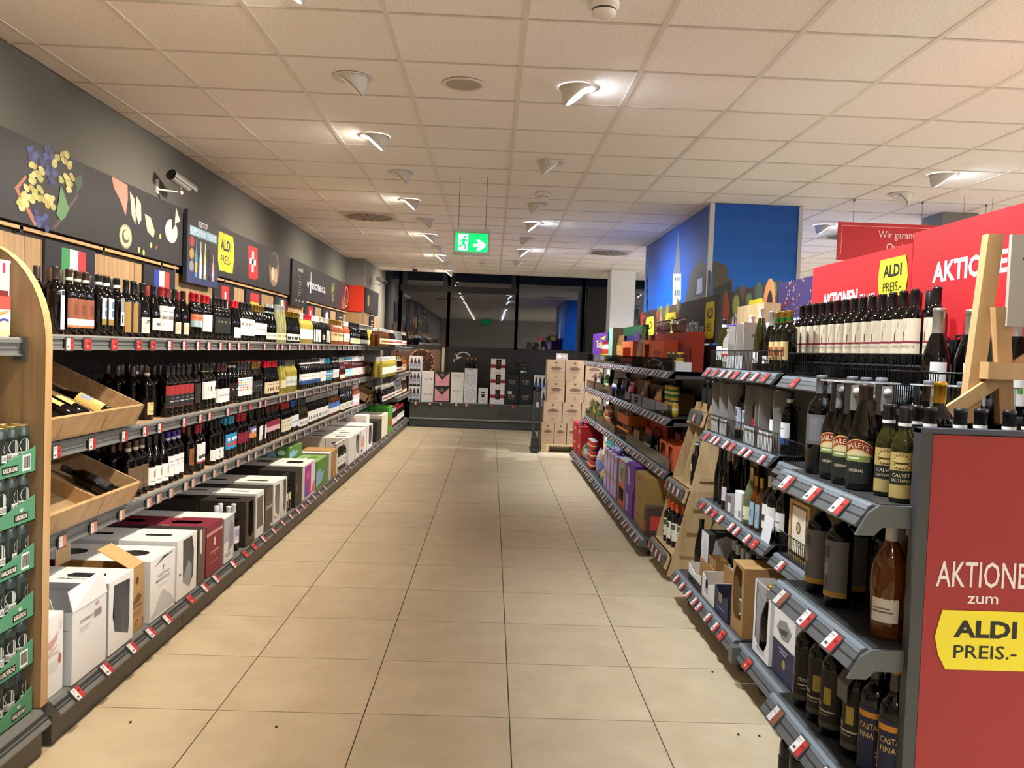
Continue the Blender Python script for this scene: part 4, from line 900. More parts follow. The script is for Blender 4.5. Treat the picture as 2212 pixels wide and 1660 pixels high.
# ================================================================ cartons on the base shelf, left
def carton(label, side, xf, y0, y1, z, h, d, cols, hole=None, slot=None, deco=(), flaps=(), name='wine_carton', cat='carton', group=None, mat='paper'):
    """side +1: front looks to +X (left wall), -1: front looks to -X (right gondola); cols = front, near side, top"""
    w = y1-y0; t = empty(name, (xf, (y0+y1)/2, z+.0008), label=label, cat=cat, group=group); hw = w/2
    x0, x1 = (-d, 0) if side > 0 else (0, d)
    F = Fr((0, -hw, 0), (0, 1, 0), (0, 0, 1)) if side > 0 else Fr((0, hw, 0), (0, -1, 0), (0, 0, 1))
    S = Fr((x0, -hw, 0), (1, 0, 0), (0, 0, 1)); T = Fr((x0, -hw, h), (1, 0, 0), (0, 1, 0))
    q = MB(); fc, sc, tc = cols
    if hole: q.hole_face(F, w, h, [(u*w, v*h) for u, v in hole], fc)
    else: q.poly([F.p(0, 0), F.p(w, 0), F.p(w, h), F.p(0, h)], fc)
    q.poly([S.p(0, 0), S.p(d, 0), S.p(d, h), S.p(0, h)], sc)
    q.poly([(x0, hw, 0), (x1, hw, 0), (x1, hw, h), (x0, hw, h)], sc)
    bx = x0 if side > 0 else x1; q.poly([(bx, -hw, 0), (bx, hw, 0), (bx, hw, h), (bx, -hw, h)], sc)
    q.poly([(x0, -hw, .001), (x1, -hw, .001), (x1, hw, .001), (x0, hw, .001)], '#b49a72')
    if slot == 'open': pass
    elif slot: q.hole_face(T, d, w, [(u*d, v*w) for u, v in slot], tc)
    else: q.poly([T.p(0, 0), T.p(d, 0), T.p(d, w), T.p(0, w)], tc)
    q.build('box', mat, t)
    if deco:
        p = MB(); Z = {'f': (F, w, h), 'n': (S, d, h), 't': (T, d, w)}
        for oi, op in enumerate(deco):
            fr, a, b = Z[op[0]]; e = .0008+.00012*oi
            if op[1] == 'r': p.rect(fr, op[2]*a, op[3]*b, op[4]*a, op[5]*b, op[6], e)
            elif op[1] == 't': p.text(fr, op[2], op[3]*a, op[4]*b, op[5], op[6], e, 'c', op[7]*a if len(op) > 7 else None, .01)
            elif op[1] == 'e': p.ell(fr, op[2]*a, op[3]*b, op[4]*a, op[5]*b, op[6], e)
            elif op[1] == 'o': p.ring(fr, op[2]*a, op[3]*b, op[4]*a, op[5]*a, op[6]*a, op[7], e)
            elif op[1] == 'p': p.fpoly(fr, [(u*a, v*b) for u, v in op[2]], op[3], e)
        p.build('print', mat, t)
    for pts, col in flaps:
        q = MB(); P = [Vector(((x0+u*d), -hw+v*w, h+zz)) for u, v, zz in pts]; nn = (P[1]-P[0]).cross(P[2]-P[1]).normalized()*.003
        q.add(P+[p+nn for p in P], [tuple(range(len(P))), tuple(range(len(P), 2*len(P)))]+[(i, (i+1) % len(P), len(P)+(i+1) % len(P), len(P)+i) for i in range(len(P))], col); q.build('flap', mat, t)
    return t
OVAL = [(.5+.26*math.cos(2*PI*i/14), .5+.2*math.sin(2*PI*i/14)) for i in range(14)]
SLOT = [(.28, .36), (.72, .36), (.78, .5), (.72, .64), (.28, .64), (.22, .5)]
HAND = [(.3, .42), (.7, .42), (.74, .5), (.7, .58), (.3, .58), (.26, .5)]
WIN = [(.25, .28), (.8, .12), (.84, .3), (.84, .9), (.2, .93), (.16, .5)]
WIN2 = [(.3, .25), (.62, .1), (.82, .25), (.84, .7), (.74, .96), (.28, .96)]
WH, KR = '#e2e0dc', '#b38c5c'
ZB = .166; XB = -1.57
def yb(u): return ylL(u, XB, .17)
def pair(fn, n=2):
    for j in range(n): fn(j)
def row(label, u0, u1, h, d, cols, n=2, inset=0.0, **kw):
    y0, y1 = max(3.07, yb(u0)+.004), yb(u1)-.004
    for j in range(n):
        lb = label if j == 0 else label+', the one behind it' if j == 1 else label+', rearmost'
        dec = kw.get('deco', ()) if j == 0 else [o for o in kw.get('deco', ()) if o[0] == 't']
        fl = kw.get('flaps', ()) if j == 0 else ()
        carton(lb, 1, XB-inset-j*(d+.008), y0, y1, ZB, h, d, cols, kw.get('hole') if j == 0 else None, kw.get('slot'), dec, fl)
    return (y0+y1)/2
lines = lambda f, u0, u1, vs, c, th=.008: [(f, 'r', u0, v, u1, v+th, c) for v in vs]
row('white carton with rose drawing beside the divider', 96, 150, .30, .30, (WH, WH, WH), 2, .025, slot=OVAL, deco=[('f', 'p', [(.05, .62), (.3, .6), (.62, .68), (.7, .78), (.4, .72), (.1, .7)], '#c79a92'), ('f', 'p', [(.1, .5), (.6, .58), (.66, .62), (.2, .58)], '#d6b7b0'), ('f', 'e', .8, .42, .09, .07, '#b06a66'), ('f', 't', 'LATO ASPRINIO', .45, .5, .012, '#b9a8a4', .6)]+lines('f', .1, .7, (.42, .39, .36, .33, .3), '#c9c3bf')+lines('f', .7, .95, (.9, .87, .84, .81), '#bdb8b4'))
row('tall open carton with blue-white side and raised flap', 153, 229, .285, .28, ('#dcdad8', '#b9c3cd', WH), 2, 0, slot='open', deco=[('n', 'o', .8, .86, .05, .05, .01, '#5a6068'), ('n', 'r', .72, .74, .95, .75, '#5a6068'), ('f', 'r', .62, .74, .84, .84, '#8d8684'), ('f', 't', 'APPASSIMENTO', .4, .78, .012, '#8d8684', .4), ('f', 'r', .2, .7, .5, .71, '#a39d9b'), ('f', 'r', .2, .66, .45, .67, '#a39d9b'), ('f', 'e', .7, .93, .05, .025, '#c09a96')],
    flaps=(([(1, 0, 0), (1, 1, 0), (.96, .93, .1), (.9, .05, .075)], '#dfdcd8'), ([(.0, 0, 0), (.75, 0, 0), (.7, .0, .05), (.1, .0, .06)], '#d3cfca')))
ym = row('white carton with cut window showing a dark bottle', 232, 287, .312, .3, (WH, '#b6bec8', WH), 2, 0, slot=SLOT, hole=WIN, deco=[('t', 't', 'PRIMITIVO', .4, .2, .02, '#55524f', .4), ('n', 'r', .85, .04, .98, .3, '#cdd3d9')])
k('merl', 'bdx', 'g_dark', '#1b1b1c', (.02, .12, 70, '#1e1e20', [(.15, .5, .55, .8, '#9a9a98'), (.5, .45, .9, .7, '#77777a'), (.3, .3, .7, .34, '#a34a3a')]))
bottle('merl', (XB-.075, ym+.01, ZB+.006), 0, 'dark bottle seen through the cut carton window')
row('kraft brown carton with open flaps lettered Ronco di Sassi', 289, 318, .30, .34, (KR, '#a8834f', KR), 2, .02, slot='open', deco=[('f', 't', 'RONCO DI SASSI', .5, .36, .014, '#5b452b', .8), ('f', 'p', [(.1, .45), (.3, .5), (.6, .58), (.9, .5), (.7, .44), (.3, .42)], '#6a5233'), ('f', 'o', .5, .12, .12, .12, .03, '#6a5233'), ('f', 'e', .5, .78, .12, .06, '#5b452b')]+lines('f', .2, .8, (.3, .27, .24), '#7a6140'),
    flaps=(([(1, 0, 0), (1, 1, 0), (.55, 1.0, .085), (.55, 0, .085)], '#bd9663'), ([(0, 0, 0), (0, 1, 0), (.0, .95, .1), (.0, .05, .1)], '#c2a273')))
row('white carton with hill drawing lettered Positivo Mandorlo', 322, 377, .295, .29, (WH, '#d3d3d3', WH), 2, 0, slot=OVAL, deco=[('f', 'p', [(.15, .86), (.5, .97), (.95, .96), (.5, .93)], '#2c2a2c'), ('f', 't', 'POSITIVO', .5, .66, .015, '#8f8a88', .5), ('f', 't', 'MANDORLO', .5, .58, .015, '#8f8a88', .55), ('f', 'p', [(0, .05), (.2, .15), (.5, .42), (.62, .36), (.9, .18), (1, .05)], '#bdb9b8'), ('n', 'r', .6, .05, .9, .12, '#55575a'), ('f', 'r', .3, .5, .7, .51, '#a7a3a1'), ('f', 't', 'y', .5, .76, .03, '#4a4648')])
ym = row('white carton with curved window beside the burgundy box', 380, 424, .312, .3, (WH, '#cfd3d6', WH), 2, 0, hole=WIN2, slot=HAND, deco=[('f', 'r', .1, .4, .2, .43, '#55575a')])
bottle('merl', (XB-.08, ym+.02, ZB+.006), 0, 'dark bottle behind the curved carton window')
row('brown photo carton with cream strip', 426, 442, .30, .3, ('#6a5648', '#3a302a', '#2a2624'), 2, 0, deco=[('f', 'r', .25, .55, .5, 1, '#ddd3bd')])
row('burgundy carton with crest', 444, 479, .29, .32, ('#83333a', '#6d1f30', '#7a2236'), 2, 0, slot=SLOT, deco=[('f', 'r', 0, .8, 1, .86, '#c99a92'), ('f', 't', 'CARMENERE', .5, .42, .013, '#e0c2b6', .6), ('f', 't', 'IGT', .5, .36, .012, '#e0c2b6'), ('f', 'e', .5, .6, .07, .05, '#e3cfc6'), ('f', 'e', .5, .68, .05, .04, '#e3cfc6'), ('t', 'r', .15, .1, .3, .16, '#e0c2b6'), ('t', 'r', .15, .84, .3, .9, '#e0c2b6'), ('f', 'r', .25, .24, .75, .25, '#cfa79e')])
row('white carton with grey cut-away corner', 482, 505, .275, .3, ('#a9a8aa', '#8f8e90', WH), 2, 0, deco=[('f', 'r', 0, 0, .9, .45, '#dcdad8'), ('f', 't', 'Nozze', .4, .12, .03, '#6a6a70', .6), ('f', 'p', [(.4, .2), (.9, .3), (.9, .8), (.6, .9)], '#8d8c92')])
k('lav', 'bdx', 'g_dark', '#d9dde0', (.05, .16, 76, '#d9d6e0', [(.2, .4, .9, .8, '#a79fc0'), (.1, 0, .5, .2, '#efeef0')]))
fill('base', [(508, 527, 'lav', 'white-capped bottle with lavender label', .03)], XB-.03, yx=XB, z=.166, where='base shelf between cartons', nrows=(3, 3))
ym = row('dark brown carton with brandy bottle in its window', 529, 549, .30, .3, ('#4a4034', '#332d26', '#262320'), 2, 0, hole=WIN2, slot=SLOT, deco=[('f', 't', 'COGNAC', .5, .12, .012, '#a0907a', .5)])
bottle('spib', (XB-.075, ym, ZB+.006), 0, 'amber brandy bottle in the dark carton window')
row('white-framed carton with taupe front', 551, 569, .31, .28, ('#6f6252', WH, WH), 2, 0, slot=HAND, deco=[('f', 'r', 0, 0, .12, 1, WH), ('f', 'r', .88, 0, 1, 1, WH), ('f', 'r', 0, .9, 1, 1, WH), ('f', 'r', 0, 0, 1, .2, WH)])
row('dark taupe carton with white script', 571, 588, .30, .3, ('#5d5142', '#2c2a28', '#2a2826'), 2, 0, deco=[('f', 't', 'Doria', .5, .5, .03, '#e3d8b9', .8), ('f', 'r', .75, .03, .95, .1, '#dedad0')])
row('white carton with tall bottle window, nearer one', 590, 605, .31, .3, (WH, WH, WH), 2, 0, hole=WIN, slot=SLOT, deco=[('f', 't', 'AMA', .3, .12, .018, '#4a4a4c')])
row('white carton with red-capped bottle window', 607, 619, .30, .3, ('#d9d5d0', WH, WH), 2, 0, hole=WIN2)
k('diag', 'bdx', 'g_dark', '#2a2724', (.03, .15, 40, '#d6c9a0', [(0, 0, .4, .5, '#12110f')]))
fill('base', [(621, 634, 'diag', 'dark bottle with slanted cream label', .02)], XB-.03, yx=XB, z=.166, where='base shelf between cartons')
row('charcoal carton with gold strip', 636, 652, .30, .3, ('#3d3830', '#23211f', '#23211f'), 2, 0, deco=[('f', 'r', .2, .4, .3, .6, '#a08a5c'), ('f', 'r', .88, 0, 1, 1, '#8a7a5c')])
row('white and magenta carton', 654, 680, .30, .26, ('#e6dfe3', WH, WH), 3, 0, slot=SLOT, deco=[('f', 'r', .1, .05, .62, .95, '#b03a8c'), ('f', 'p', [(.62, .05), (.98, .05), (.98, .4), (.8, .3)], '#d2706a'), ('f', 'p', [(.1, .05), (.4, .05), (.1, .6)], '#6a55b0'), ('f', 'p', [(.3, .5), (.5, .6), (.4, .85), (.25, .7)], '#d76aa8')])
y0, y1 = yb(682), yb(706)
leaf = [('f', 'p', [(0, .1), (.5, .2), (.7, .5), (.3, .7), (0, .6)], '#8db4d8'), ('f', 'p', [(.4, .5), (.9, .6), (.8, .95), (.5, .9)], '#5f8f3a'), ('t', 'p', [(.1, .1), (.5, .2), (.4, .6)], '#cfe0ea'), ('t', 'e', .6, .5, .2, .3, '#5f8f3a'), ('n', 'p', [(.1, .1), (.5, .3), (.4, .8), (.2, .6)], '#8db4d8'), ('n', 'e', .7, .6, .15, .2, '#cfe0d2')]
for j in range(3):
    for i in range(2):
        carton(['green leaf-printed wine box standing at the aisle', 'green leaf-printed wine box lying in the stack'][i]+', %s from the front' % ORD[j], 1, XB-j*.25, y0+.004, y1-.004, ZB+(.27 if i else 0), .115 if i else .265, .24, ('#5b8a3e', '#4f7d3f', '#88a86a'), deco=leaf, group='green wine boxes') if not (j == 0 and i) else None
row('grey carton beside the kraft one', 709, 715, .27, .3, ('#c7c2ba', '#b9b3aa', WH), 1, .0)
row('kraft carton with torn front', 716, 729, .27, .32, ('#a8834f', '#9a7645', '#b58e58'), 2, 0, deco=[('f', 'r', .75, 0, .95, .8, '#e0d8c6')])
k('whcap', 'bdx', 'g_green', '#dfe3e2', (.05, .15, 60, '#e3e8e4', [(.3, .3, .7, .6, '#b7c4b7')]))
fill('base', [(733, 750, 'whcap', 'green bottle with white cap and label', .02)], XB-.03, yx=XB, z=.166, where='base shelf among cartons', nrows=(3, 3))
row('white carton with oval carrying hole', 752, 765, .30, .26, (WH, WH, WH), 3, 0, slot=HAND, deco=[('n', 'e', .45, .8, .2, .05, '#4a4a4c')])
row('white carton with bottle window, farther one', 766, 777, .30, .3, (WH, WH, WH), 2, 0, hole=WIN, slot=HAND)
row('white and rose carton', 778, 791, .30, .3, ('#e6dcd6', WH, WH), 2, 0, deco=[('f', 'e', .4, .5, .3, .25, '#cf9a82'), ('f', 'r', .1, .1, .4, .2, '#4a4a4c')])
row('white carton with dark slot', 792, 804, .31, .3, (WH, WH, WH), 2, 0, hole=WIN2)
row('tall white carton printed with three small bottles', 805, 812, .40, .6, (WH, WH, WH), 1, .1, deco=[('n', 'r', .3, .55, .36, .9, '#c8b98a'), ('n', 'r', .5, .55, .56, .9, '#c8b98a'), ('n', 'r', .7, .55, .76, .9, '#d0a49a'), ('n', 'e', .33, .55, .06, .04, '#3f6b3a'), ('n', 'e', .53, .55, .06, .04, '#3f6b3a'), ('n', 'e', .73, .55, .06, .04, '#3f6b3a')])
row('black carton with white note', 813, 823, .29, .3, ('#2a2522', '#1d1b1a', '#2a2826'), 1, 0, deco=[('n', 'r', .3, .4, .8, .6, '#cfcfcd')])
row('cream carton near the pier', 824, 837, .33, .3, ('#dcd2b8', '#d6ccb2', '#e0d8c2'), 2, 0)
row('bright green carton near the pier', 838, 847, .40, .3, ('#4f9a35', '#4a9a3a', '#5cb53c'), 2, 0, deco=[('f', 'e', .5, .4, .3, .2, '#c23a2e')])

# ================================================================ beer trays left of the divider
GRN = '#4f8a68'
q = MB(); q.lathe([(.026, 0), (.033, .008), (.033, .15), (.027, .162)], 14, '#2b3a33'); canb = q.mesh('beer_can', 'satin')
q = MB(); q.lathe([(.027, .1615), (.0285, .166), (.026, .168), (.024, .1645), (0, .1645)], 14, '#c2a566'); canl = q.mesh('lid', 'foil')
q = MB(); patch(q, .0335, -1.0, 1.0, .03, .13, '#1d2420'); patch(q, .0338, -.8, .8, .05, .075, '#d9dcd6')
q.text(None, 'KARLSKRONE', 0, .0, .016, '#1d2420', align='c', width=.05, fn=cyl_fn(.0341, .055))
pts = [(.0339*math.cos(.6*math.cos(a)), .0339*math.sin(.6*math.cos(a)), .095+.025*math.sin(a)) for a in [2*PI*i/14 for i in range(14)]]; q.add(pts, [tuple(range(14))], '#b9bcb4')
canp = q.mesh('can_print', 'paper')
def beer_tray(y0, z, i, front):
    L, D, H = .418, .284, .075
    lb = ORD[i]
    t = empty('beer_tray', (-1.60, y0, z), label='green cardboard beer tray beside the divider, %s from the bottom' % lb if front else 'green beer tray at the picture edge, %s from the bottom' % lb, cat='tray', group='stacked beer trays')
    q = MB()
    q.box(-D, 0, 0, L, 0, .003, GRN)
    # long front wall dips to one side, as cut cardboard does
    q.add([(0, 0, 0), (0, L, 0), (0, L, H+.015), (0, L*.5, H*.62), (0, 0, H+.015), (-.003, 0, 0), (-.003, L, 0), (-.003, L, H+.015), (-.003, L*.5, H*.62), (-.003, 0, H+.015)],
          [(0, 1, 2, 3, 4), (5, 6, 7, 8, 9), (2, 3, 8, 7), (3, 4, 9, 8)], GRN)
    q.box(-D, -.003, 0, .003, 0, H, GRN); q.box(-D, -.003, L-.003, L, 0, H, GRN); q.box(-D, -D+.003, 0, L, 0, H, GRN)
    q.build('cardboard', 'paper', t)
    fr = Fr((0, 0, 0), (0, 1, 0), (0, 0, 1)); p = MB()
    if i % 2 == 0: p.rect(fr, .29, .014, .375, .04, '#26241f'); p.rect(fr, .293, .016, .372, .038, '#3a2f2a', .001); p.text(fr, 'KARLSKRONE', .3325, .0195, .015, '#e6e2d4', .0014, 'c', .072, .02); p.fpoly(fr, [(.325, .045), (.34, .045), (.345, .06), (.337, .052), (.3325, .062), (.328, .052), (.32, .06)], '#b9c9b2')
    else:
        p.rect(fr, .335, .012, .385, .068, '#e9e7e2')
        for j in range(9): p.rect(fr, .34+.0048*j, .02, .3425+.0048*j+(j % 3)*.0006, .062, '#2a2a2a', .0012)
        p.rect(fr, .215, .014, .31, .04, '#26241f'); p.text(fr, 'KARLSKRONE', .262, .0195, .015, '#e6e2d4', .0014, 'c', .085, .02)
    p.build('print', 'paper', t)
    for a in range(6):
        for b in range(4):
            if a < 3 or (b > 1 and a < 4): continue
            c = link('beer_can', canb, None, (-1.60-.0395-.0687*b, y0+.0385+.0685*a, z+.0036), random.uniform(-.5, .5), 'green beer can in the %s tray from the bottom, %s %s' % (lb, ['front', 'second', 'third', 'rear'][b]+' row', 'nearest the divider' if a == 5 else ['first', 'second', 'third', 'fourth', 'fifth'][a]), 'can', 'cans in the beer trays')
            link('lid', canl, c); link('print', canp, c)
for i in range(6): beer_tray(2.572, .166+.0005+i*.1725, i, True)
# boxed fruit drinks on the shelf above
t = empty('drink_multipack', (-1.69, 2.86, 1.4965), label='white cardboard pack of rose bottles on the near left shelf', cat='multipack')
L = .42; q = MB(); F = Fr((0, -.3, 0), (0, 1, 0), (0, 0, 1))
q.hole_face(F, L, .27, [(.05, .15), (.15, .12), (.25, .12), (.31, .14), (.335, .2), (.32, .25), (.1, .25), (.05, .2)], '#e6e3df'); q.box(-.2, -.195, -.3, .12, 0, .27, '#7f8790'); q.box(-.2, 0, .115, .12, 0, .26, '#e6e3df'); q.box(-.2, 0, -.3, -.295, 0, .27, '#e6e3df'); q.build('box', 'paper', t)
p = MB()
for i in range(4):
    c = .045+.112*i; p.rect(F, c-.04, .01, c+.04, .12, '#e0d4a4', .001); p.ell(F, c, .018, .04, .012, '#d0c48c', .0012); p.rect(F, c-.04, .1, c+.04, .15, '#c24a44', .0012); p.rect(F, c-.04, .06, c+.04, .1, '#e3dce6', .0014); p.fpoly(F, [(c-.03, .075), (c+.03, .09), (c+.03, .1), (c-.03, .088)], '#cf8a55', .0016); p.fpoly(F, [(c-.03, .055), (c, .062), (c+.03, .058), (c+.03, .066), (c, .07), (c-.03, .064)], '#3a3f8a', .0016)
c = .38; p.fpoly(F, [(c-.03, .15), (c+.025, .15), (c+.02, .2), (c+.008, .225), (c-.008, .225), (c-.022, .2)], '#d9d3ac', .001); p.rect(F, c-.008, .225, c+.008, .26, '#b5303c', .001); p.fpoly(F, [(c-.032, .145), (c+.028, .145), (c+.026, .165), (c-.03, .165)], '#6a2226', .0014)
p.build('print', 'paper', t)
k('drink', 'ros', 'g_yellow', '#b5303c', (.03, .12, 60, '#e3dce6', [band(.6, 1, '#c24a44'), band(0, .2, '#e0d4a4')]))
bottle('drink', (-1.79, 2.62, 1.4975), 0, 'pale yellow bottle in the white multipack, red cap')

# ================================================================ back ledge under the windows
t = empty('window_bench', (0, 0, 0), label='dark grey bench along the far window wall', cat='bench')
MB().box(-1.55, 3.4, 16.22, 16.79, .14, .455, '#4a4b48').build('body', 'painted', t)
MB().box(-1.55, 3.4, 16.20, 16.79, .456, .472, '#6d6e6b').build('top', 'painted', t)
MB().box(-1.55, 3.4, 16.19, 16.215, .14, .168, '#8f918d').build('strip', 'painted', t)
MB().box(-1.55, 3.4, 16.24, 16.7, 0, .138, '#565755').build('kick_board', 'painted', t)
for u, c in ((899, 'wr'), (930, 'wr'), (955, 'pe'), (987, 'wr'), (1009, 'wr'), (1062, 'rd'), (1109, 'rd')):
    link('price_tag', TAGM[c], t, (onY(u, 872, 16.2).x, 16.2, .44))
q = MB(); a, b = onY(1077, 887, 16.22), onY(1130, 901, 16.22); q.box(a.x, b.x, 16.208, 16.216, b.z, a.z, '#42433f'); q.build('grille_plate', 'painted', t)
# posters on the parapet
t = empty('coffee_poster', (-2.02, 16.775, .48), label='brown poster of coffee beans behind the stacked packs', cat='poster')
MB().box(0, 1.0, 0, .02, 0, 1.07, '#6b5044').build('board', 'board', t); fr = Fr((0, 0, 0), (1, 0, 0), (0, 0, 1)); q = MB()
q.fpoly(fr, [(.3, .3), (.8, .25), (1, .6), (1, 1.07), (.5, 1.07)], '#7d6050', .0006); q.ring(fr, .62, .75, .26, .26, .02, '#c9a48c'); q.ell(fr, .62, .75, .24, .24, '#3a2019', .0012, 24)
rr = random.Random(5)
for i in range(150):
    a, r = rr.random()*6.28, .24*math.sqrt(rr.random()); u, v = (.62+r*math.cos(a), .75+r*math.sin(a)) if i < 75 else (rr.uniform(.1, .98), rr.uniform(.2, 1.0))
    q.ell(fr, u, v, .028, .02, ['#5c3426', '#7a4a36', '#2e1812'][i % 3], .0015+i*2e-6, 8, rr.random()*3)
q.build('print', 'board', t)
t = empty('pale_post', (-.99, 16.75, .475), label='pale upright strip beside the coffee poster', cat='post'); MB().box(0, .05, 0, .03, 0, 1.06, '#d6c8a2').build('strip', 'board', t)
t = empty('arrow_poster', (-.86, 16.785, .48), label='dark poster with a curved white arrow behind the wine cartons', cat='poster')
MB().box(0, 2.6, 0, .012, 0, 1.06, '#373637').build('board', 'board', t); fr = Fr((0, 0, 0), (1, 0, 0), (0, 0, 1)); q = MB()
cc = onY(1001, 772, 16.785); cu, cv = cc.x+.86, cc.z-.48; pts = []
for i in range(11):
    a = PI*.12+PI*.78*i/10; pts.append((cu+.15*math.cos(a), cv-.02+.13*math.sin(a)))
for i in range(10):
    a, b = pts[i], pts[i+1]; q.fpoly(fr, [a, b, (b[0]*.93+cu*.07, b[1]-.02), (a[0]*.93+cu*.07, a[1]-.02)], '#eeeeec')
q.fpoly(fr, [(cu-.17, cv+.08), (cu-.13, cv-.05), (cu-.02, cv+.0), (cu-.1, cv+.01)], '#eeeeec'); q.fpoly(fr, [(cu-.2, cv-.1), (cu-.17, cv-.1), (cu-.16, cv-.03), (cu-.18, cv-.03)], '#eeeeec')
for i in range(4): q.fpoly(fr, [(.95+.02*i, .12+.14*i), (1.2-.01*i, .12+.14*i), (1.2-.01*i, .2+.14*i), (.97+.02*i, .2+.14*i)], '#57504f', .0006)
for i, (u, v) in enumerate(((975, 768), (972, 779), (980, 794), (985, 752))): p = onY(u, v, 16.785); q.ell(fr, p.x+.86, p.z-.48, .025, .02, '#5c3b30')
q.build('print', 'board', t)

# cartons on the bench
def bench_box(label, u0, u1, lev, cols, deco=(), h=.292, y=16.27, d=.32, slot=None, group=None, z=None):
    x0, x1 = onY(u0, 850, y).x+.003, onY(u1, 850, y).x-.003
    return carton(label, 1, x1, y, y+d, (.472 if z is None else z)+lev*(h+.0012), h, x1-x0, cols, None, slot, deco, (), 'wine_carton', 'carton', group)
three = []
for i in range(3):
    u = .05+.31*i; three += [('n', 'r', u, .12, u+.28, .55, '#8d93a4'), ('n', 'p', [(u+.02, .55), (u+.26, .55), (u+.2, .78), (u+.08, .78)], '#3a1e1c'), ('n', 'r', u+.09, .76, u+.19, .86, '#2a1a1c'), ('n', 'p', [(u+.04, .2), (u+.14, .36), (u+.24, .2)], '#c9ccd4'), ('n', 'r', u+.01, 0, u+.29, .12, '#22211f')]
for i in range(3): bench_box('pale six-pack showing three printed bottles, %s from the bottom' % ORD[i], 882, 908, i, ('#d9d8d6', '#d3d2d0', '#e0dfdd'), three, group='three-bottle packs on the bench')
for i in range(2):
    w = ['lower', 'upper'][i]
    bench_box('plain white carton left of the pink ones, %s one' % w, 910, 936, i, (WH, '#d6d3d1', WH), [('n', 't', 'BIANCO', .42, .45, .03, '#8d8986', .35), ('n', 'r', .7, .46, .85, .54, '#8d8986')])
    bench_box('pink carton with dark triangular top, %s one' % w, 937, 972, i, ('#3a302c', '#d99aa4', '#3a302c'), [('n', 'r', 0, 0, .05, 1, '#2c2624'), ('n', 'r', .95, 0, 1, 1, '#2c2624'), ('n', 'r', 0, 0, 1, .07, '#2c2624'), ('n', 'p', [(.02, 1), (.98, 1), (.5, .48)], '#332c29'), ('n', 't', 'PROSECCO', .5, .7, .03, '#9a9088', .4), ('n', 't', 'ROSE EXTRA DRY', .5, .3, .022, '#8a4a52', .4), ('n', 'e', .5, .86, .05, .05, '#9a9088')])
    bench_box('white carton lettered PROSECCO, %s one' % w, 973, 1001, i, (WH, '#e2e0da', WH), [('n', 't', 'PROSECCO', .5, .7, .04, '#a8a49c', .6), ('n', 'r', .35, .6, .65, .62, '#b9b5ad'), ('n', 'r', .35, .48, .65, .5, '#b9b5ad')])
    bench_box('white carton with shield outline, %s one' % w, 1002, 1030, i, (WH, '#dcd9dc', WH), [('n', 'p', [(.16, .82), (.5, .9), (.84, .82), (.8, .45), (.5, .15), (.2, .45)], '#8a878c'), ('n', 'p', [(.19, .8), (.5, .87), (.81, .8), (.77, .46), (.5, .19), (.23, .46)], '#dcd9dc')]+[('n', 'r', .35, .4+.1*j, .65, .42+.1*j, '#a9a6ab') for j in range(4)])
    bench_box('black carton lettered IL TEO, left column, %s one' % w, 1091, 1120, i, ('#222427', '#25272a', '#222427'), [('n', 't', 'IL TEO', .5, .5, .045, '#b5ad94', .5), ('n', 'r', .3, .42, .7, .45, '#8a867a'), ('n', 'r', .32, .36, .68, .38, '#8a867a')]+([('n', 'r', .2, .7, .5, .9, '#c9cfd4')] if i == 0 else []))
    bench_box('black carton lettered IL TEO, right column, %s one' % w, 1121, 1150, i, ('#222427', '#25272a', '#222427'), [('n', 't', 'IL TEO', .5, .5, .045, '#b5ad94', .5), ('n', 'r', .3, .42, .7, .45, '#8a867a'), ('n', 'r', .32, .36, .68, .38, '#8a867a')])
bench_box('opened shield carton cut down to hold three bottles', 1002, 1030, 0, (WH, '#dcd9dc', WH), [('n', 'p', [(.2, .9), (.5, .3), (.8, .9)], '#b9b5ba')], h=.09, z=.472+2*.2935, slot='open')
k('sparkg', 'bdx', 'g_dark', '#b99a55', (.03, .09, 60, '#cfc7b0', []), capmat='foil')
x0, x1 = onY(1002, 850, 16.27).x, onY(1030, 850, 16.27).x
for i in range(3): bottle('sparkg', ((x0+x1)/2-.08+.08*i, 16.36, .472+2*.2935+.003), -PI/2, 'gold-topped dark bottle on the shield cartons, %s from left' % ORD[i], 'gold-topped bottles on the bench')
bench_box('small white carton with black shield and handle', 1033, 1054, 0, (WH, '#dad8d6', WH), [('n', 'p', [(.3, .62), (.7, .62), (.66, .45), (.5, .36), (.34, .45)], '#2a2a2a'), ('n', 'r', .28, .68, .72, .76, '#1c1c1c'), ('n', 'r', .2, .2, .8, .22, '#aaa'), ('n', 'r', .25, .26, .75, .28, '#aaa')], h=.3)
for i in range(3): bench_box('white carton with crimson band and dark bottle picture, %s from bottom' % ORD[i], 1058, 1090, i, (WH, '#dedbd6', WH), [('n', 'r', 0, .4, 1, .64, '#8e2f3e'), ('n', 'p', [(.36, .98), (.72, .98), (.68, .3), (.38, .3)], '#1c1714'), ('n', 'r', .45, .45, .6, .7, '#4a3a2c'), ('n', 'r', .48, .8, .58, .84, '#b9a67a'), ('n', 'r', .38, .08, .66, .12, '#a7a3a0')], group='crimson-banded cartons')
bench_box('slim black gift box on the left IL TEO carton', 1110, 1120, 0, ('#111', '#141414', '#111'), [('n', 'r', .3, .5, .7, .54, '#77746c')], h=.235, z=.472+2*.2932, d=.1)
bench_box('black gift box with white note on the right IL TEO carton', 1121, 1139, 0, ('#222', '#26282b', '#222'), [('n', 'r', .1, .82, .95, .85, '#b9bec2'), ('n', 'r', .1, .2, .55, .34, '#d6dde2'), ('n', 'r', .62, .2, .85, .34, '#9aa2a8'), ('n', 'e', .55, .55, .12, .04, '#77746c')], h=.235, z=.472+2*.2932, d=.1)
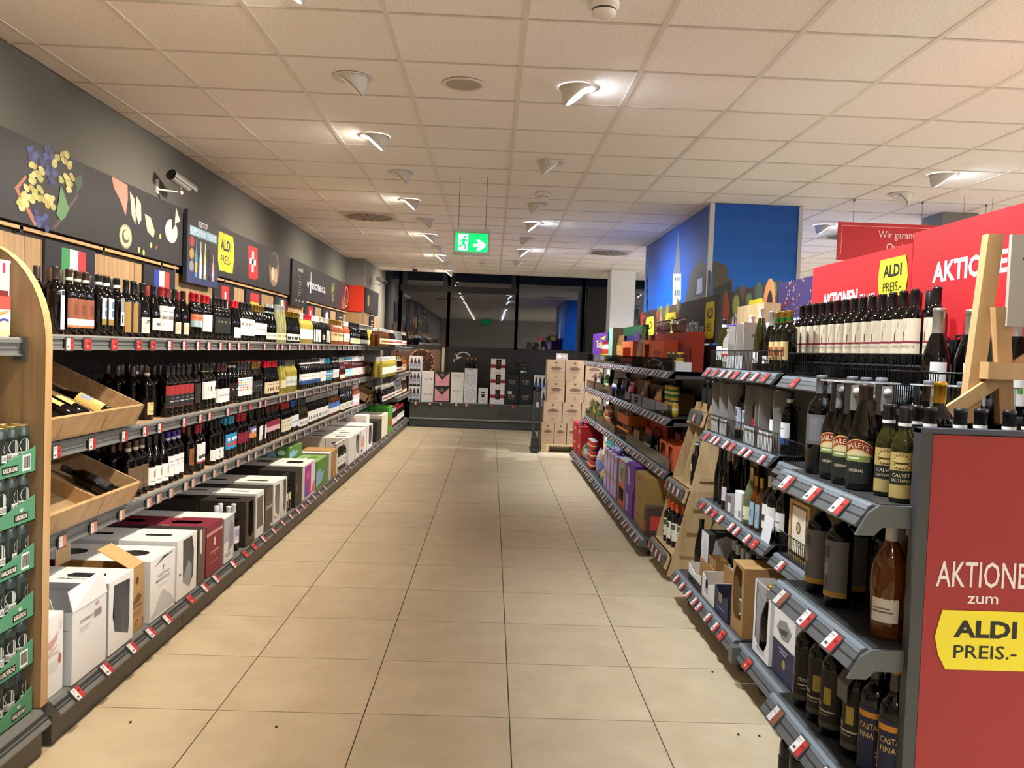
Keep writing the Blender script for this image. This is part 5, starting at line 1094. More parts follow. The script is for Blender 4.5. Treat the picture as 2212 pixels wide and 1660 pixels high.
for i in range(2):
    bench_box('white pack of blue-labelled bottles beside the pallet, %s one' % ['lower', 'upper'][i], 1152, 1180, i, (WH, '#d9dade', WH), [('n', 'r', .05+.32*j, .1, .3+.32*j, .5, '#35508f') for j in range(3)]+[('n', 'p', [(.08+.32*j, .5), (.27+.32*j, .5), (.22+.32*j, .8), (.13+.32*j, .8)], '#1d1c22') for j in range(3)]+[('n', 'r', .14+.32*j, .8, .21+.32*j, .9, '#7a2a2c') for j in range(3)]+[('n', 'r', .1+.32*j, .12, .25+.32*j, .25, '#cfd6e6') for j in range(3)])

# ================================================================ pallet of kraft wine cartons
PY = 12.62
t = empty('wooden_pallet', (.80, PY, 0), label='wooden pallet under the kraft wine cartons', cat='pallet')
for x in (0, .5, 1.05):
    MB().box(x, x+.1, 0, .8, 0, .02, '#c9b893').build('runner', 'pine', t)
    for y in (0, .35, .68): MB().box(x, x+.12, y, y+.12, .02, .1, '#bfae88').build('block', 'pine', t)
for i in range(6): MB().box(0, 1.17, .14*i, .14*i+.1, .1, .122, '#cdbd98').build('deck_board', 'pine', t)
KB = ('#a58a6c', '#a88d70', '#ab9073')
kd = lambda: [('n', 'e', .5, .86, .07, .05, '#5f4a3a'), ('n', 'p', [(.18, .58), (.3, .66), (.5, .69), (.7, .66), (.84, .58), (.66, .52), (.34, .52)], '#6b5545'), ('n', 't', 'RONCO DI SASSI', .5, .42, .013, '#6b5545', .55), ('n', 'r', .3, .37, .7, .375, '#7a6352'), ('n', 'o', .5, .18, .07, .07, .018, '#6b5545')]
rows = [[(1172, 1199), (1200, 1226), (1227, 1254), (1255, 1282)], [(1175, 1215), (1216, 1256), (1257, 1297)], [(1181, 1219), (1221, 1261), (1262, 1300)], [(1179, 1218), (1219, 1259), (1262, 1300)]]
for j, rw in enumerate(rows):
    for i, (u0, u1) in enumerate(rw):
        yy = PY+.06
        x0, x1 = onY(u0, 870, yy).x+.002, onY(u1, 870, yy).x-.002
        carton('kraft wine carton on the pallet, %s row from bottom, %s from left' % (ORD[j], ORD[i]), 1, x1, yy, yy+.35, .1225+j*.3215, .32, x1-x0, KB, deco=kd(), group='kraft cartons on the pallet')
t = empty('paper_sheet', (1.0, PY+.06, .1225+4*.3215+.002), label='grey sheet with white icons standing on the kraft cartons', cat='sheet'); MB().box(-.02, .16, .05, .056, 0, .1, '#a8978c').build('board', 'paper', t)
q = MB(); fr = Fr((-.02, .05, 0), (1, 0, 0), (0, 0, 1)); q.ell(fr, .05, .05, .035, .03, '#dcdad8'); q.rect(fr, .11, .03, .12, .07, '#dcdad8'); q.rect(fr, .13, .03, .14, .07, '#dcdad8'); q.build('print', 'paper', t)
# dark trolley standing beside the pallet
t = empty('platform_trolley', (.635, 12.45, 0), label='black trolley with angular bumper beside the pallet', cat='trolley')
q = MB(); q.prism([(.02, 0), (.11, 0), (.13, .12), (.1, .22), (.05, .33), (.03, .33), (0, .12)], 'y', 0, .25, '#2c2d2f'); q.build('bumper', 'satin', t)
for z in (.1, .2): MB().box(-.003, .1, -.004, 0, z, z+.012, '#171718').build('groove', 'satin', t)
MB().box(.02, .05, .3, .33, .02, .98, '#3a3b3c').build('upright', 'satin', t); MB().box(.12, .145, .3, .33, .02, .98, '#3a3b3c').build('upright', 'satin', t)
MB().box(.02, .145, .3, .36, .93, .99, '#303132').build('handle', 'satin', t); MB().box(.05, .12, .31, .35, .55, .93, '#3d3f40').build('panel', 'satin', t); MB().box(.07, .115, .305, .312, .67, .75, '#b9bec2').build('note', 'paper', t)
MB().box(0, .13, .26, .5, .02, .05, '#222').build('platform', 'satin', t)

# ================================================================ right gondola
GR, GL, DKP = '#55585a', '#6f7880', '#232323'
def rail45(a, b, x, z, parent, name='price_rail'):
    q = MB(); q.prism([(x+.035, z-.002), (x+.012, z-.0015), (x, z-.006), (x-.034, z-.05), (x-.03, z-.056), (x+.035, z-.056)], 'y', a, b, GR)
    q.prism([(x+.012, z-.001), (x+.0005, z-.0052), (x-.006, z-.0145), (x-.008, z-.013), (x-.002, z-.003), (x+.010, z+.001)], 'y', a, b, GL)
    q.prism([(x-.0165, z-.0305), (x-.0185, z-.0285), (x-.0215, z-.0325), (x-.0195, z-.0345)], 'y', a, b, '#2c2d2e')
    return q.build(name, 'painted', parent)
def gon_bay(y0, y1, label, levels, xb, zb, casters=True, tagk=('wr',), tags_per=6, guard=None, back_top=1.62, xdeep=1.72):
    """levels: (x front, z); guard: per level 'acrylic', 'wire' or None"""
    t = empty('gondola_bay', (0, 0, 0), label=label, cat='shelving', group='right gondola bays'); a, b = y0+.004, y1-.004
    MB().box(xdeep, xdeep+.03, a, b, .1, back_top, DKP).build('back_panel', 'painted', t)
    for y in (a, b-.03): MB().box(xdeep-.04, xdeep, y, y+.03, .1, back_top, '#3a3b3c').build('upright', 'painted', t)
    bd = MB().box(xb+.03, xdeep-.04, a, b, zb-.04, zb, '#3b3c3d').build('base_deck', 'painted', t); rail45(a, b, xb, zb-.001, bd)
    rt = random.Random(int(y0*100))
    def put(parent, x, z, n):
        ys = [a+.05+(b-a-.1)*(i+.5+rt.uniform(-.25, .25))/n for i in range(n)]
        for y in ys: o = link('price_tag', TAGM[rt.choice(tagk)], parent, (x-.019, y, z-.031)); o.rotation_euler = (-.72, 0, -PI/2)
    put(bd, xb, zb, tags_per)
    if casters:
        for y in (a+.12, b-.15):
            q = MB(); n = 14
            pts = [(xb+.06+dx, y+.045*math.cos(2*PI*i/n), .045+.045*math.sin(2*PI*i/n)) for dx in (0, .035) for i in range(n)]
            q.add(pts, [(i, (i+1) % n, n+(i+1) % n, n+i) for i in range(n)]+[tuple(range(n)), tuple(range(n, 2*n))], '#1c1c1d'); c = q.build('caster', 'satin', t)
            MB().box(xb+.05, xb+.105, y-.03, y+.03, .06, zb-.04, '#55585a').build('fork', 'painted', c)
    for i, (x, z) in enumerate(levels):
        s = MB().box(x+.03, xdeep-.04, a, b, z-.03, z, '#3f4041').build('shelf', 'painted', t); rail45(a, b, x, z-.001, s); put(s, x, z, tags_per)
        for y in (a, b-.004): MB().prism([(x-.03, z-.06), (x+.03, z-.06), (xdeep-.04, z-.05), (xdeep-.04, z), (x+.03, z)], 'y', y, y+.004, '#4a4c4e').build('bracket', 'painted', s)
        g = guard[i] if guard else None
        if g == 'acrylic': MB().box(x+.016, x+.019, a, b, z, z+.1, '#fff').build('guard_panel', 'smoke_acrylic', s)
        elif g == 'wire':
            q = MB(); n = int((b-a)/.022)
            for j in range(n+1): y = a+.01+(b-a-.02)*j/n; q.tube([(x+.018, y, z), (x+.018, y, z+.105)], .0016, '#3a3a3c', 4, False)
            for zz in (.004, .105): q.tube([(x+.018, a, z+zz), (x+.018, b, z+zz)], .003, '#4a4a4c', 5)
            q.build('wire_guard', 'steel', s)
    return t
UP = [(1.34, .655), (1.34, 1.056), (1.34, 1.41)]
FB = [6.2, 7.6, 9.0, 10.4, 11.8]
for i in range(4): gon_bay(FB[i], FB[i+1], 'right gondola bay of snacks and world foods, %s beyond the pine display' % ORD[i], UP, 1.18, .14, True, ('wr', 'wr', 'pe'), 8, ('acrylic', 'acrylic', 'acrylic'))
MD = [(1.34, .646), (1.34, 1.07), (1.34, 1.46)]
gon_bay(3.88, 5.18, 'right gondola bay of mixed wine offers beside the pine display', MD, 1.2, .19, True, ('wr', 'rd', 'wr'), 8, (None, 'wire', 'wire'))
gon_bay(2.66, 3.87, 'right gondola bay behind the near bottle shelves', [(1.36, .62), (1.36, 1.05), (1.36, 1.45)], 1.215, .185, True, ('wr', 'rd'), 3, ('wire', 'wire', 'wire'))
MB().box(1.165, 1.205, 3.81, 3.865, .10, .178, '#5a5c5d').build('rail_joint', 'painted', bpy.data.objects['gondola_bay.005'])
MB().box(1.72, 1.75, 5.184, 6.196, .1, 1.62, DKP).build('back_panel', 'painted', bpy.data.objects['gondola_bay.004'])

# headers over the gondola
XH = 1.78
def header(name, u0, u1, z0, z1, label, bg, x=XH, mat='board'):
    y1, y0 = ylL(u0, x, z1), ylL(u1, x, z1)
    t = empty(name, (x, y1, z0), label=label, cat='header sign'); MB().box(0, .025, -(y1-y0), 0, 0, z1-z0, bg).build('board', mat, t)
    for yy in (-.15, -(y1-y0)+.15): MB().box(.0, .02, yy-.01, yy+.01, 1.6-z0, 0, '#3a3b3c').build('post', 'painted', t)
    return t, Fr((0, 0, 0), (0, -1, 0), (0, 0, 1)), y1-y0
def foodspots(q, fr, W, H, cols, n, seed):
    r = random.Random(seed)
    for i in range(n): q.ell(fr, r.random()*W, r.random()*H, r.uniform(.03, .09), r.uniform(.03, .08), cols[i % len(cols)], .0006+i*6e-6, 9, r.random()*3)
t, fr, W = header('spice_header', 1384, 1420, 1.64, 2.03, 'far food header with red peppers and yellow badge', '#3a2c28'); q = MB(); foodspots(q, fr, W, .39, ['#a33a2a', '#5a2a22', '#7d4a34', '#2c2024'], 30, 1); badge(q, fr, W*.62, .17, .5, .3, .003); q.build('print', 'board', t)
t, fr, W = header('vegetable_header', 1420, 1469, 1.64, 2.03, 'food header with vegetables and yellow badge', '#6a6048'); q = MB(); foodspots(q, fr, W, .39, ['#a8935a', '#8a5a34', '#b59a72', '#6d7a4a', '#8a3a2a'], 40, 2); badge(q, fr, W*.66, .17, .5, .3, .003); q.text(fr, 'BIO zum', .5, .08, .09, '#f0eee8', .004, 'c', .6, .02); q.build('print', 'board', t)
t, fr, W = header('specialities_header', 1470, 1549, 1.64, 2.03, 'dark header lettered SPEZIALITÄTEN zum with yellow badge', '#2a2624'); q = MB()
q.text(fr, 'SPEZIALITÄTEN', W*.30, .1, .09, '#f2f2ee', .003, 'c', W*.54, .025); q.text(fr, 'zum', W*.66, .1, .07, '#f2f2ee', .003, 'c', W*.12); badge(q, fr, W*.86, .19, W*.24, .3, .003)
for i in range(4): q.fpoly(fr, [(W*(.5+.08*i), .39), (W*(.54+.08*i), .39), (W*(.56+.08*i), .28), (W*(.51+.08*i), .3)], '#5b3b2a', .001)
q.build('print', 'board', t)
t, fr, W = header('asia_header', 1563, 1681, 1.62, 2.02, 'food header lettered ASIA zum with yellow badge and papaya', '#39353a'); q = MB(); foodspots(q, fr, W, .4, ['#4a5a4c', '#6a4a44', '#3a3a44', '#5c7a4a', '#8a4a3a'], 34, 4)
q.ell(fr, .35, .3, .09, .07, '#9aa352', .002); q.ell(fr, W*.88, .26, .12, .17, '#cf8a55', .002); q.ell(fr, W*.89, .24, .06, .11, '#2a2424', .003); q.fpoly(fr, [(0, 0), (.12, 0), (.2, .3), (.1, .4), (0, .4)], '#a8462e', .002)
q.text(fr, 'ASIA', W*.30, .12, .11, '#f2f2ee', .003, 'c', W*.18, .025); q.text(fr, 'zum', W*.48, .12, .07, '#f2f2ee', .003, 'c', W*.1); badge(q, fr, W*.66, .17, W*.28, .28, .003); q.build('print', 'board', t)
t, fr, W = header('party_header', 1682, 1756, 1.56, 2.0, 'violet sparkling header lettered ALLES FÜR', '#3b2f5c'); q = MB(); q.fpoly(fr, [(0, 0), (W, 0), (W, .12), (0, .22)], '#4a1f38', .0008); q.fpoly(fr, [(0, .3), (W*.6, .34), (0, .25)], '#5a2038', .0009)
r = random.Random(8)
for i in range(60): q.ell(fr, W*(.2+.8*r.random()), .1+.34*r.random(), .006, .006, '#cfae6a', .0015, 5)
q.text(fr, 'ALLES FÜR', W*.58, .14, .075, '#f2f2ee', .002, 'c', W*.52, .02); q.build('print', 'board', t)
RED = '#c8252b'
def redheader(y1, y0, z1, label):
    t = empty('promotion_header', (1.756, y1, 1.5), label=label, cat='header sign'); MB().box(0, .02, -(y1-y0), 0, 0, z1-1.5, RED).build('board', 'board', t); return t, Fr((0, 0, 0), (0, -1, 0), (0, 0, 1)), y1-y0
t, fr, W = redheader(4.6, 3.505, 2.035, 'red promotion header with yellow badge above the dark wine row'); q = MB()
def onH(u, v, y1): p = onX(u, v, 1.75); return y1-p.y, p.z-1.5
a, b = onH(1776, 636, 4.6), onH(1851, 622, 4.6); q.text(fr, 'AKTIONEN', a[0], .31, .068, '#eef0f4', .0014, 'l', b[0]-a[0], .035)
a, b = onH(1856, 628, 4.6), onH(1889, 612, 4.6); q.text(fr, 'zum', a[0], .315, .052, '#eef0f4', .0014, 'l', b[0]-a[0], -.004)
a = onH(1926, 602, 4.6); badge(q, fr, a[0], a[1], .275, .185, .003); q.build('print', 'board', t)
t, fr, W = redheader(3.5, 2.05, 2.075, 'red promotion header lettered AKTIONEN at the right edge'); q = MB()
a, b = onH(2012, 592, 3.5), onH(2160, 560, 3.5); q.text(fr, 'AKTIONEN', a[0], .355, .075, '#dfe6f2', .0014, 'l', b[0]-a[0]+.12, .035); q.build('print', 'board', t)

# hanging red sign in the next aisle
t = empty('hanging_sign', (2.955, 7.22, 2.41), label='hanging red sign reading Wir garantieren Qualität', cat='hanging sign')
MB().box(0, 1.75, 0, .012, 0, .33, '#cf3038').build('board', 'board', t); fr = Fr((0, 0, 0), (1, 0, 0), (0, 0, 1)); q = MB()
for a in ((.03, .05, .036, .3), (.03, .297, 1.7, .303)): q.rect(fr, *a, '#e9a9a6')
q.text(fr, 'Wir garantieren', .59, .205, .062, '#f6e6e0', .0012, 'c', .47); q.text(fr, 'Qualität &', .59, .10, .062, '#f6e6e0', .0012, 'c', .32); q.text(fr, 'zum', .53, .0, .06, '#f6e6e0', .0012, 'c', .16); q.build('print', 'board', t)
for x in (.13, .73, 1.29): q = MB(); q.tube([(x, .006, .33), (x, .006, CEIL-2.41)], .0018, '#55524f', 5); q.ball((x, .006, CEIL-2.41-.012), .012, '#6a6764', 6); q.build('chain', 'steel', t)
for x in (.95, 1.19): q = MB(); q.tube([(x, -.25, -.2), (x, -.25, CEIL-2.41)], .0014, '#8a8784', 5); q.build('wire', 'steel', t)

# ---------------------------------------------------------------- pine display between the gondolas
t = empty('pine_display', (0, 0, 0), label='leaning pine ladder display with shelves between the gondolas', cat='display')
def lean(z): return 1.225+.262*(z/1.13)
y0, y1, D = 5.56, 6.14, .2
def lp(z, y, dx=0, taper=1): c = (y0+y1)/2; k_ = 1-.32*max(0, (z-.62)/.55); return Vector((lean(z)+dx, c+(y-c)*k_, z))
for y in (y0, (y0+y1)/2, y1):
    q = MB(); w = .018
    for za, zb in ((.04, .62), (.62, 1.2)):
        P = [lp(za, y)-Vector((0, w/2, 0)), lp(za, y, D)-Vector((0, w/2, 0)), lp(zb, y, D)-Vector((0, w/2, 0)), lp(zb, y)-Vector((0, w/2, 0))]
        if y == (y0+y1)/2 and za < .5: continue
        q.add(P+[p+Vector((0, w, 0)) for p in P], [(0, 1, 2, 3), (4, 5, 6, 7), (0, 1, 5, 4), (1, 2, 6, 5), (2, 3, 7, 6), (3, 0, 4, 7)], '#cdb083')
    q.build('side_board', 'pine', t)
for z in (.17, .62, 1.13):
    q = MB(); P = [lp(z, y0, -.02), lp(z, y1, -.02), lp(z, y1, D), lp(z, y0, D)]; q.add(P+[p+Vector((0, 0, .016)) for p in P], [(0, 1, 2, 3), (4, 5, 6, 7), (0, 1, 5, 4), (1, 2, 6, 5), (2, 3, 7, 6), (3, 0, 4, 7)], '#d2b588'); s = q.build('shelf', 'pine', t)
    q = MB(); P = [lp(z-.085, y0, -.028), lp(z-.085, y1, -.028), lp(z+.016, y1, -.022), lp(z+.016, y0, -.022)]; q.add(P+[p+Vector((.012, 0, 0)) for p in P], [(0, 1, 2, 3), (4, 5, 6, 7), (0, 1, 5, 4), (1, 2, 6, 5), (2, 3, 7, 6), (3, 0, 4, 7)], '#cbad7e'); q.build('lip_board', 'pine', t)
    q = MB(); q.obox(lp(z-.06, y0+.03, -.05), (0, (y1-y0-.06)*(1 if z < 1 else .6), 0), (.018, 0, .012), (.012, 0, .062), GR); q.build('price_rail', 'painted', s)
    for i in range(4 if z < 1 else 1): o = link('price_tag', TAGM['wr' if i < 3 else 'rd'], s, lp(z-.03, y0+.09+.13*i+(.1 if z > 1 else 0), -.052)); o.rotation_euler = (-.25, 0, -PI/2)
q = MB(); c = lp(.7, y0); P = [lp(.05, y0, .02), lp(.05, y0, .42), lp(1.0, y0, .2), lp(1.0, y0, .05)]
q.add([p-Vector((0, .02, 0)) for p in P]+[p-Vector((0, .012, 0)) for p in P], [(0, 1, 2, 3), (4, 5, 6, 7), (0, 1, 5, 4), (1, 2, 6, 5), (2, 3, 7, 6), (3, 0, 4, 7)], '#cdb083'); q.build('side_panel', 'pine', t)
for i, z in enumerate((.2, .36, .52, .7)): MB().obox(lp(z, y0, .03)-Vector((0, .022, 0)), (.3-.05*i, 0, 0), (0, -.006, 0), (0, 0, .012), '#b89a6c').build('batten', 'pine', t)
k('orcap', 'bdx', 'g_dark', '#c5521c', (.045, .17, 76, '#d9d9c6', [(.15, .62, .85, .92, '#55574f'), (.42, .12, .58, .28, '#2a2c2a'), (.25, .46, .75, .49, '#8a8a7c')]))
k('blkpl', 'bdx', 'g_dark', '#17171a', (.1, .15, 24, '#c9b98a', []), band=(.03, .045, '#9fb4c4'))
for i, (y, dx, yaw) in enumerate(((5.985, .06, .1), (5.875, .06, -.2), (5.79, .075, .1), (5.71, .1, 0), (5.63, .115, .2))):
    bottle('orcap', (lean(.17)+dx, y, .187), PI+yaw, 'orange-capped red wine in the pine display, %s from the left' % ORD[i], 'orange-capped bottles in the pine display')
bottle('blkpl', (lean(.62)+.07, 5.72, .637), PI, 'black bottle alone on the middle shelf of the pine display')
for i in range(2): bottle('plainblk', (lean(1.13)+.06, 5.775+.15*i, 1.147), PI, 'black bottle with white strip atop the pine display, %s' % ['nearer', 'farther'][i])

# ---------------------------------------------------------------- offers on the two mid bays
k('rosbl', 'ros', 'g_amber', '#b9bcb8', (.05, .12, 50, '#d9d3c2', [(.05, .5, .6, .58, '#8a7a6a'), (.05, .3, .7, .38, '#6a5a4a')]), seg=20)
k('violl', 'rhi', 'g_brown', '#8a8478', (.05, .13, 58, '#cdbfd0', [(.2, .5, .8, .55, '#8a7a92')]))
k('talldk', 'rhi', 'g_dark', '#141416', None)
k('gcork', 'bur', 'g_green', '#a9853c', (.04, .12, 60, '#dfe0dc', []), capmat='foil')
k('sagech', 'chp', 'g_sage', '#a9976c', (.03, .1, 66, '#d9d5ae', [(.4, .1, .6, .25, '#2c2a26')]), capmat='foil')
k('lic', 'teq', 'g_amber', '#a8832f', (.02, .14, 50, '#8fb6cc', [('t', '43', .5, .35, .04, '#3b5c86', .03)]), capmat='foil', extra=None)
k('hopper', 'bdx', 'g_navy', '#d3d6d8', (.04, .16, 72, '#e6e4e2', [(.3, .3, .7, .5, '#3a3a3c'), (.45, .5, .75, .56, '#5a5a5c')]))
k('cork1', 'bdx', 'g_dark', '#b57a3c', (.06, .15, 76, '#dfdedc', [(.2, .45, .8, .52, '#8a8886')]))
k('whitelow', 'bur', 'g_olive', '#24262a', (.05, .13, 60, '#e4e6e8', []), band=(.0, .015, '#dfe6ea'))
k('gin', 'spi', 'g_clear', '#3c3a8c', (.04, .12, 60, '#e6e2de', [band(.4, .6, '#c9443c')]), band=(.0, .012, '#d8c23a'))
k('olivwc', 'rhi', 'g_olive', '#dcdcd2', (.04, .1, 56, '#e4e2da', []))
k('silverch', 'chp', 'g_dark', '#d3d8df', (.04, .08, 60, '#e6e8ea', [band(.4, .5, '#222')]), capmat='foil')
k('jag', 'bdx', 'g_green', '#b08d45', (.06, .15, 66, '#c9b27c', [(.2, .2, .8, .7, '#8a4a2c')]), band=(0, .016, '#2c9a4c'), capmat='foil')
def antler(q, r, ha):
    for (a0, z0), (a1, z1) in (((-.25, .135), (-.05, .155)), ((-.05, .155), (.1, .178)), ((-.05, .155), (.02, .182)), ((-.2, .14), (-.28, .18))):
        q.add([((r+.0006)*math.cos(a0-.015), (r+.0006)*math.sin(a0-.015), z0), ((r+.0006)*math.cos(a0+.015), (r+.0006)*math.sin(a0+.015), z0), ((r+.0006)*math.cos(a1+.015), (r+.0006)*math.sin(a1+.015), z1), ((r+.0006)*math.cos(a1-.015), (r+.0006)*math.sin(a1-.015), z1)], [(0, 1, 2, 3)], '#8a7a72')
    patch(q, r+.0006, -.33, -.2, .108, .14, '#6d2430', 2)
k('deer', 'bdx', 'g_dark', '#141313', (.06, .19, 80, '#c9bba2', [band(.3, .36, '#7a2230'), ('t', 'WEIDELDE', .55, .16, .011, '#8a8274', .06)]), extra=antler, seg=18)
k('lion', 'bdx', 'g_dark', '#161618', (.05, .18, 66, '#9aa0a8', [(.3, .6, .7, .9, '#4a4c52'), (.35, .2, .65, .55, '#6a6c72'), band(0, .08, '#b98a3c')]))
k('maze', 'bdx', 'g_dark', '#1b1b1d', (.06, .17, 60, '#b3bac4', [(.1, .1, .45, .45, '#6d7684'), (.55, .1, .9, .45, '#6d7684'), (.1, .55, .45, .9, '#6d7684'), (.55, .55, .9, .9, '#6d7684')]), band=(0, .014, '#dcdcdc'))
k('pinkstr', 'bdx', 'g_dark', '#c3a3a3', (.05, .16, 60, '#e0c9cb', [band(.3, .5, '#3a3234')]))
def B(kn, x, y, z, label, yaw=0.0, group=None): return bottle(kn, (x, y, z+.0008), PI+yaw, label, group)
R1, R2, R3, R0 = .646, 1.07, 1.46, .19
on1 = 'on the lower mid shelf of the right gondola'
B('talldk', 1.42, 5.05, R1, 'tall black bottle without label beside the pine display, farther one'); B('talldk', 1.42, 4.95, R1, 'tall black bottle without label beside the pine display, nearer one')
B('violl', 1.40, 4.80, R1, 'brown bottle with torn lilac label beside the tall black ones'); B('talldk', 1.52, 4.86, R1, 'tall black bottle behind the lilac-labelled one'); B('plainblk', 1.52, 5.0, R1, 'plain dark bottle at the back near the pine display')
for i, (x, y) in enumerate(((1.5, 4.6), (1.47, 4.51), (1.58, 4.5), (1.56, 4.36), (1.6, 4.27))): B('gcork', x, y, R1, 'green bottle with gold cap in the mid bay, %s from the far side' % ORD[i], 0, 'gold-capped green bottles')
carton('low white tray with green leaf flap on the gondola shelf', -1, 1.37, 4.63, 4.75, R1, .10, .07, ('#6a6660', '#d9dad8', '#cfd6c0'), deco=[('f', 'r', .5, .1, .95, .6, '#e6e6e4')], slot='open')
carton('small white carton with barcode on the gondola shelf', -1, 1.37, 4.44, 4.56, R1, .15, .05, ('#e4e5e6', '#dfe0e2', '#e4e5e6'), deco=[('f', 'r', .6, .1, .9, .35, '#8a8d92'), ('f', 'r', .1, .2, .3, .24, '#8a8d92')])
B('sagech', 1.40, 4.36, R1, 'grey-green sparkling bottle with beige foil'); B('lic', 1.395, 4.27, R1, 'slim amber bottle with blue label numbered 43, farther one', 0); B('lic', 1.40, 4.195, R1, 'slim amber bottle with blue label numbered 43, nearer one', 0); B('lic', 1.48, 4.24, R1, 'slim amber bottle with blue label, behind the front pair')
for i, (x, y) in enumerate(((1.41, 4.10), (1.405, 4.02), (1.49, 4.1), (1.49, 4.02))): B('hopper', x, y, R1, 'white-capped bottle with grasshopper label, %s' % ['front farther', 'front nearer', 'back farther', 'back nearer'][i])
B('cork1', 1.42, 3.935, R1, 'dark bottle with cork-coloured cap and white label')
t = empty('shelf_card', (1.342, 3.99, R1), label='blank white card leaning at the shelf front', cat='card'); q = MB(); q.obox((0, -.09, .001), (0, .12, 0), (.02, 0, .12), (.002, 0, 0), '#d3d6dc'); q.build('card', 'paper', t)
# upper-mid shelf: cut cartons with bottles
def cutbox(label, y0, y1, z, h=.3, d=.25, x=1.375, side_c='#9a958f', front='#e0dfde'):
    w = y1-y0; t = empty('cut_carton', (x, (y0+y1)/2, z+.0008), label=label, cat='carton'); q = MB()
    q.box(0, d, -w/2, -w/2+.004, 0, h, side_c); q.box(0, d, w/2-.004, w/2, 0, h, side_c); q.box(d-.004, d, -w/2+.004, w/2-.004, 0, h, '#8d6b45'); q.box(.004, d-.004, -w/2+.004, w/2-.004, 0, .003, '#8d6b45')
    q.build('box', 'paper', t); q = MB(); q.box(-.001, .003, -w/2, w/2, 0, h*.3, front); q.build('front_wall', 'paper', t)
    fr = Fr((0, -w/2-.0005, 0), (1, 0, 0), (0, 0, 1)); q = MB(); q.fpoly(fr, [(.3*d, h*.82), (.42*d, h*.82), (.36*d, h*.9)], '#3a3634'); q.rect(fr, .3*d, .4*h, .5*d, .5*h, '#77726c'); q.text(fr, '6x75', d*.38, h*.7, .02, '#3a3634', .001, 'c', d*.3); q.build('print', 'paper', t)
cutbox('white cut-open carton in the mid bay, farthest on its shelf', 4.98, 5.15, R2); B('emblem', 1.44, 5.06, R2+.004, 'bottle inside the farthest cut-open carton')
cutbox('grey cut-open carton in the mid bay, second on its shelf', 4.80, 4.95, R2); B('pinkstr', 1.44, 4.88, R2+.004, 'pink-striped bottle inside the second cut-open carton')
B('lion', 1.43, 4.70, R2, 'dark bottle with grey lion label'); B('maze', 1.43, 4.57, R2, 'dark bottle with grey maze-pattern label'); B('maze', 1.52, 4.57, R2, 'grey maze-label bottle in second row'); B('lion', 1.52, 4.7, R2, 'grey lion-label bottle in second row')
cutbox('tall white cut carton in the mid bay, third on its shelf', 4.30, 4.48, R2, .31); B('redtop', 1.44, 4.345, R2+.004, 'red-labelled bottle in the tall white cut carton, nearer'); B('redtop', 1.44, 4.427, R2+.004, 'red-labelled bottle in the tall white cut carton, farther')
cutbox('grey cut carton nearest in the mid bay', 4.02, 4.24, R2, .3); B('silver', 1.44, 4.14, R2+.004, 'silver-capped bottle in the grey cut carton'); B('wave', 1.43, 3.95, R2, 'navy-capped bottle beside the grey cut carton')
# top shelf
on3 = 'on the top shelf of the mid bay'
B('whitelow', 1.42, 5.11, R3, 'olive bottle with white label at the far end of the mid top shelf')
for i in range(2): B('gin', 1.42, 4.99-.08*i, R3, 'clear bottle with blue cap and yellow ring, %s' % ['farther', 'nearer'][i])
cutbox('tall white torn carton with small bottle on the mid top shelf', 4.72, 4.86, R3, .25, .2); B('spib', 1.44, 4.79, R3+.004, 'small amber bottle in the torn white carton')
cutbox('white torn carton with green-capped bottle on the mid top shelf', 4.56, 4.70, R3, .26, .2, side_c='#b9b5ae'); B('greenw', 1.44, 4.63, R3+.004, 'dark bottle in the torn carton on the mid top shelf')
carton('plain grey carton standing on the mid top shelf', -1, 1.475, 4.33, 4.54, R3, .26, .075, ('#a9a7a2', '#a3a19c', '#b9b7b2'))
B('olivwc', 1.425, 4.42, R3, 'slender olive bottle with white cap on the mid top shelf'); B('silverch', 1.43, 4.26, R3, 'sparkling bottle with silver foil on the mid top shelf')
for i, y in enumerate((4.15, 4.065, 3.98)): B('jag', 1.42, y, R3, 'green bottle with gold cap and green band, %s from left' % ORD[i])
t = empty('wooden_crate', (1.60, 4.95, R3), label='wooden crate standing behind the cartons on the mid top shelf', cat='crate'); MB().box(0, .02, 0, .5, .22, .4, '#cda873').build('front_board', 'pine', t); MB().box(0, .1, -.02, 0, 0.001, .4, '#b8935f').build('side_board', 'pine', t); MB().box(0, .1, .5, .52, .001, .4, '#b8935f').build('side_board', 'pine', t); MB().box(0, .02, 0, .5, .001, .2, '#c7a26d').build('front_board', 'pine', t)
# long row of stag-label wine on a raised rack
t = empty('wire_rack', (0, 0, 0), label='black wire basket carrying the stag-label wine row', cat='basket'); q = MB()
for j in range(70):
    y = 2.72+1.55*j/69; q.tube([(1.512, y, 1.464), (1.512, y, 1.512)], .0022, '#222324', 4, False)
q.build('wires', 'steel', t); q = MB(); q.tube([(1.512, 2.7, 1.515), (1.512, 4.28, 1.515)], .005, '#5a5c5e', 6); q.build('top_bar', 'steel', t)
MB().box(1.515, 1.674, 2.72, 4.27, 1.495, 1.5, '#2a2b2c').build('tray', 'painted', t); q = MB()
for y in (2.7, 4.28): q.tube([(1.512, y, 1.47), (1.512, y, 1.62), (1.67, y, 1.62)], .006, '#2a2b2c', 6)
q.build('end_frame', 'steel', t)
for i in range(14):
    y = 4.19-1.12*i/13; B('deer', 1.557, y, 1.5, 'stag-label red wine in the black basket, %s from the far end' % ORD[i], random.uniform(.35, .75), 'stag-label wine row')
for i in range(13):
    y = 4.15-1.12*i/13; bottle('deer', (1.636, y, 1.5008), PI+.5, 'stag-label red wine behind the front row in the black basket', 'stag-label wine row', plain=True)
bottle('deer', (1.575, 2.95, 1.5008), PI+.3, 'stag-label red wine apart at the near end of the basket')

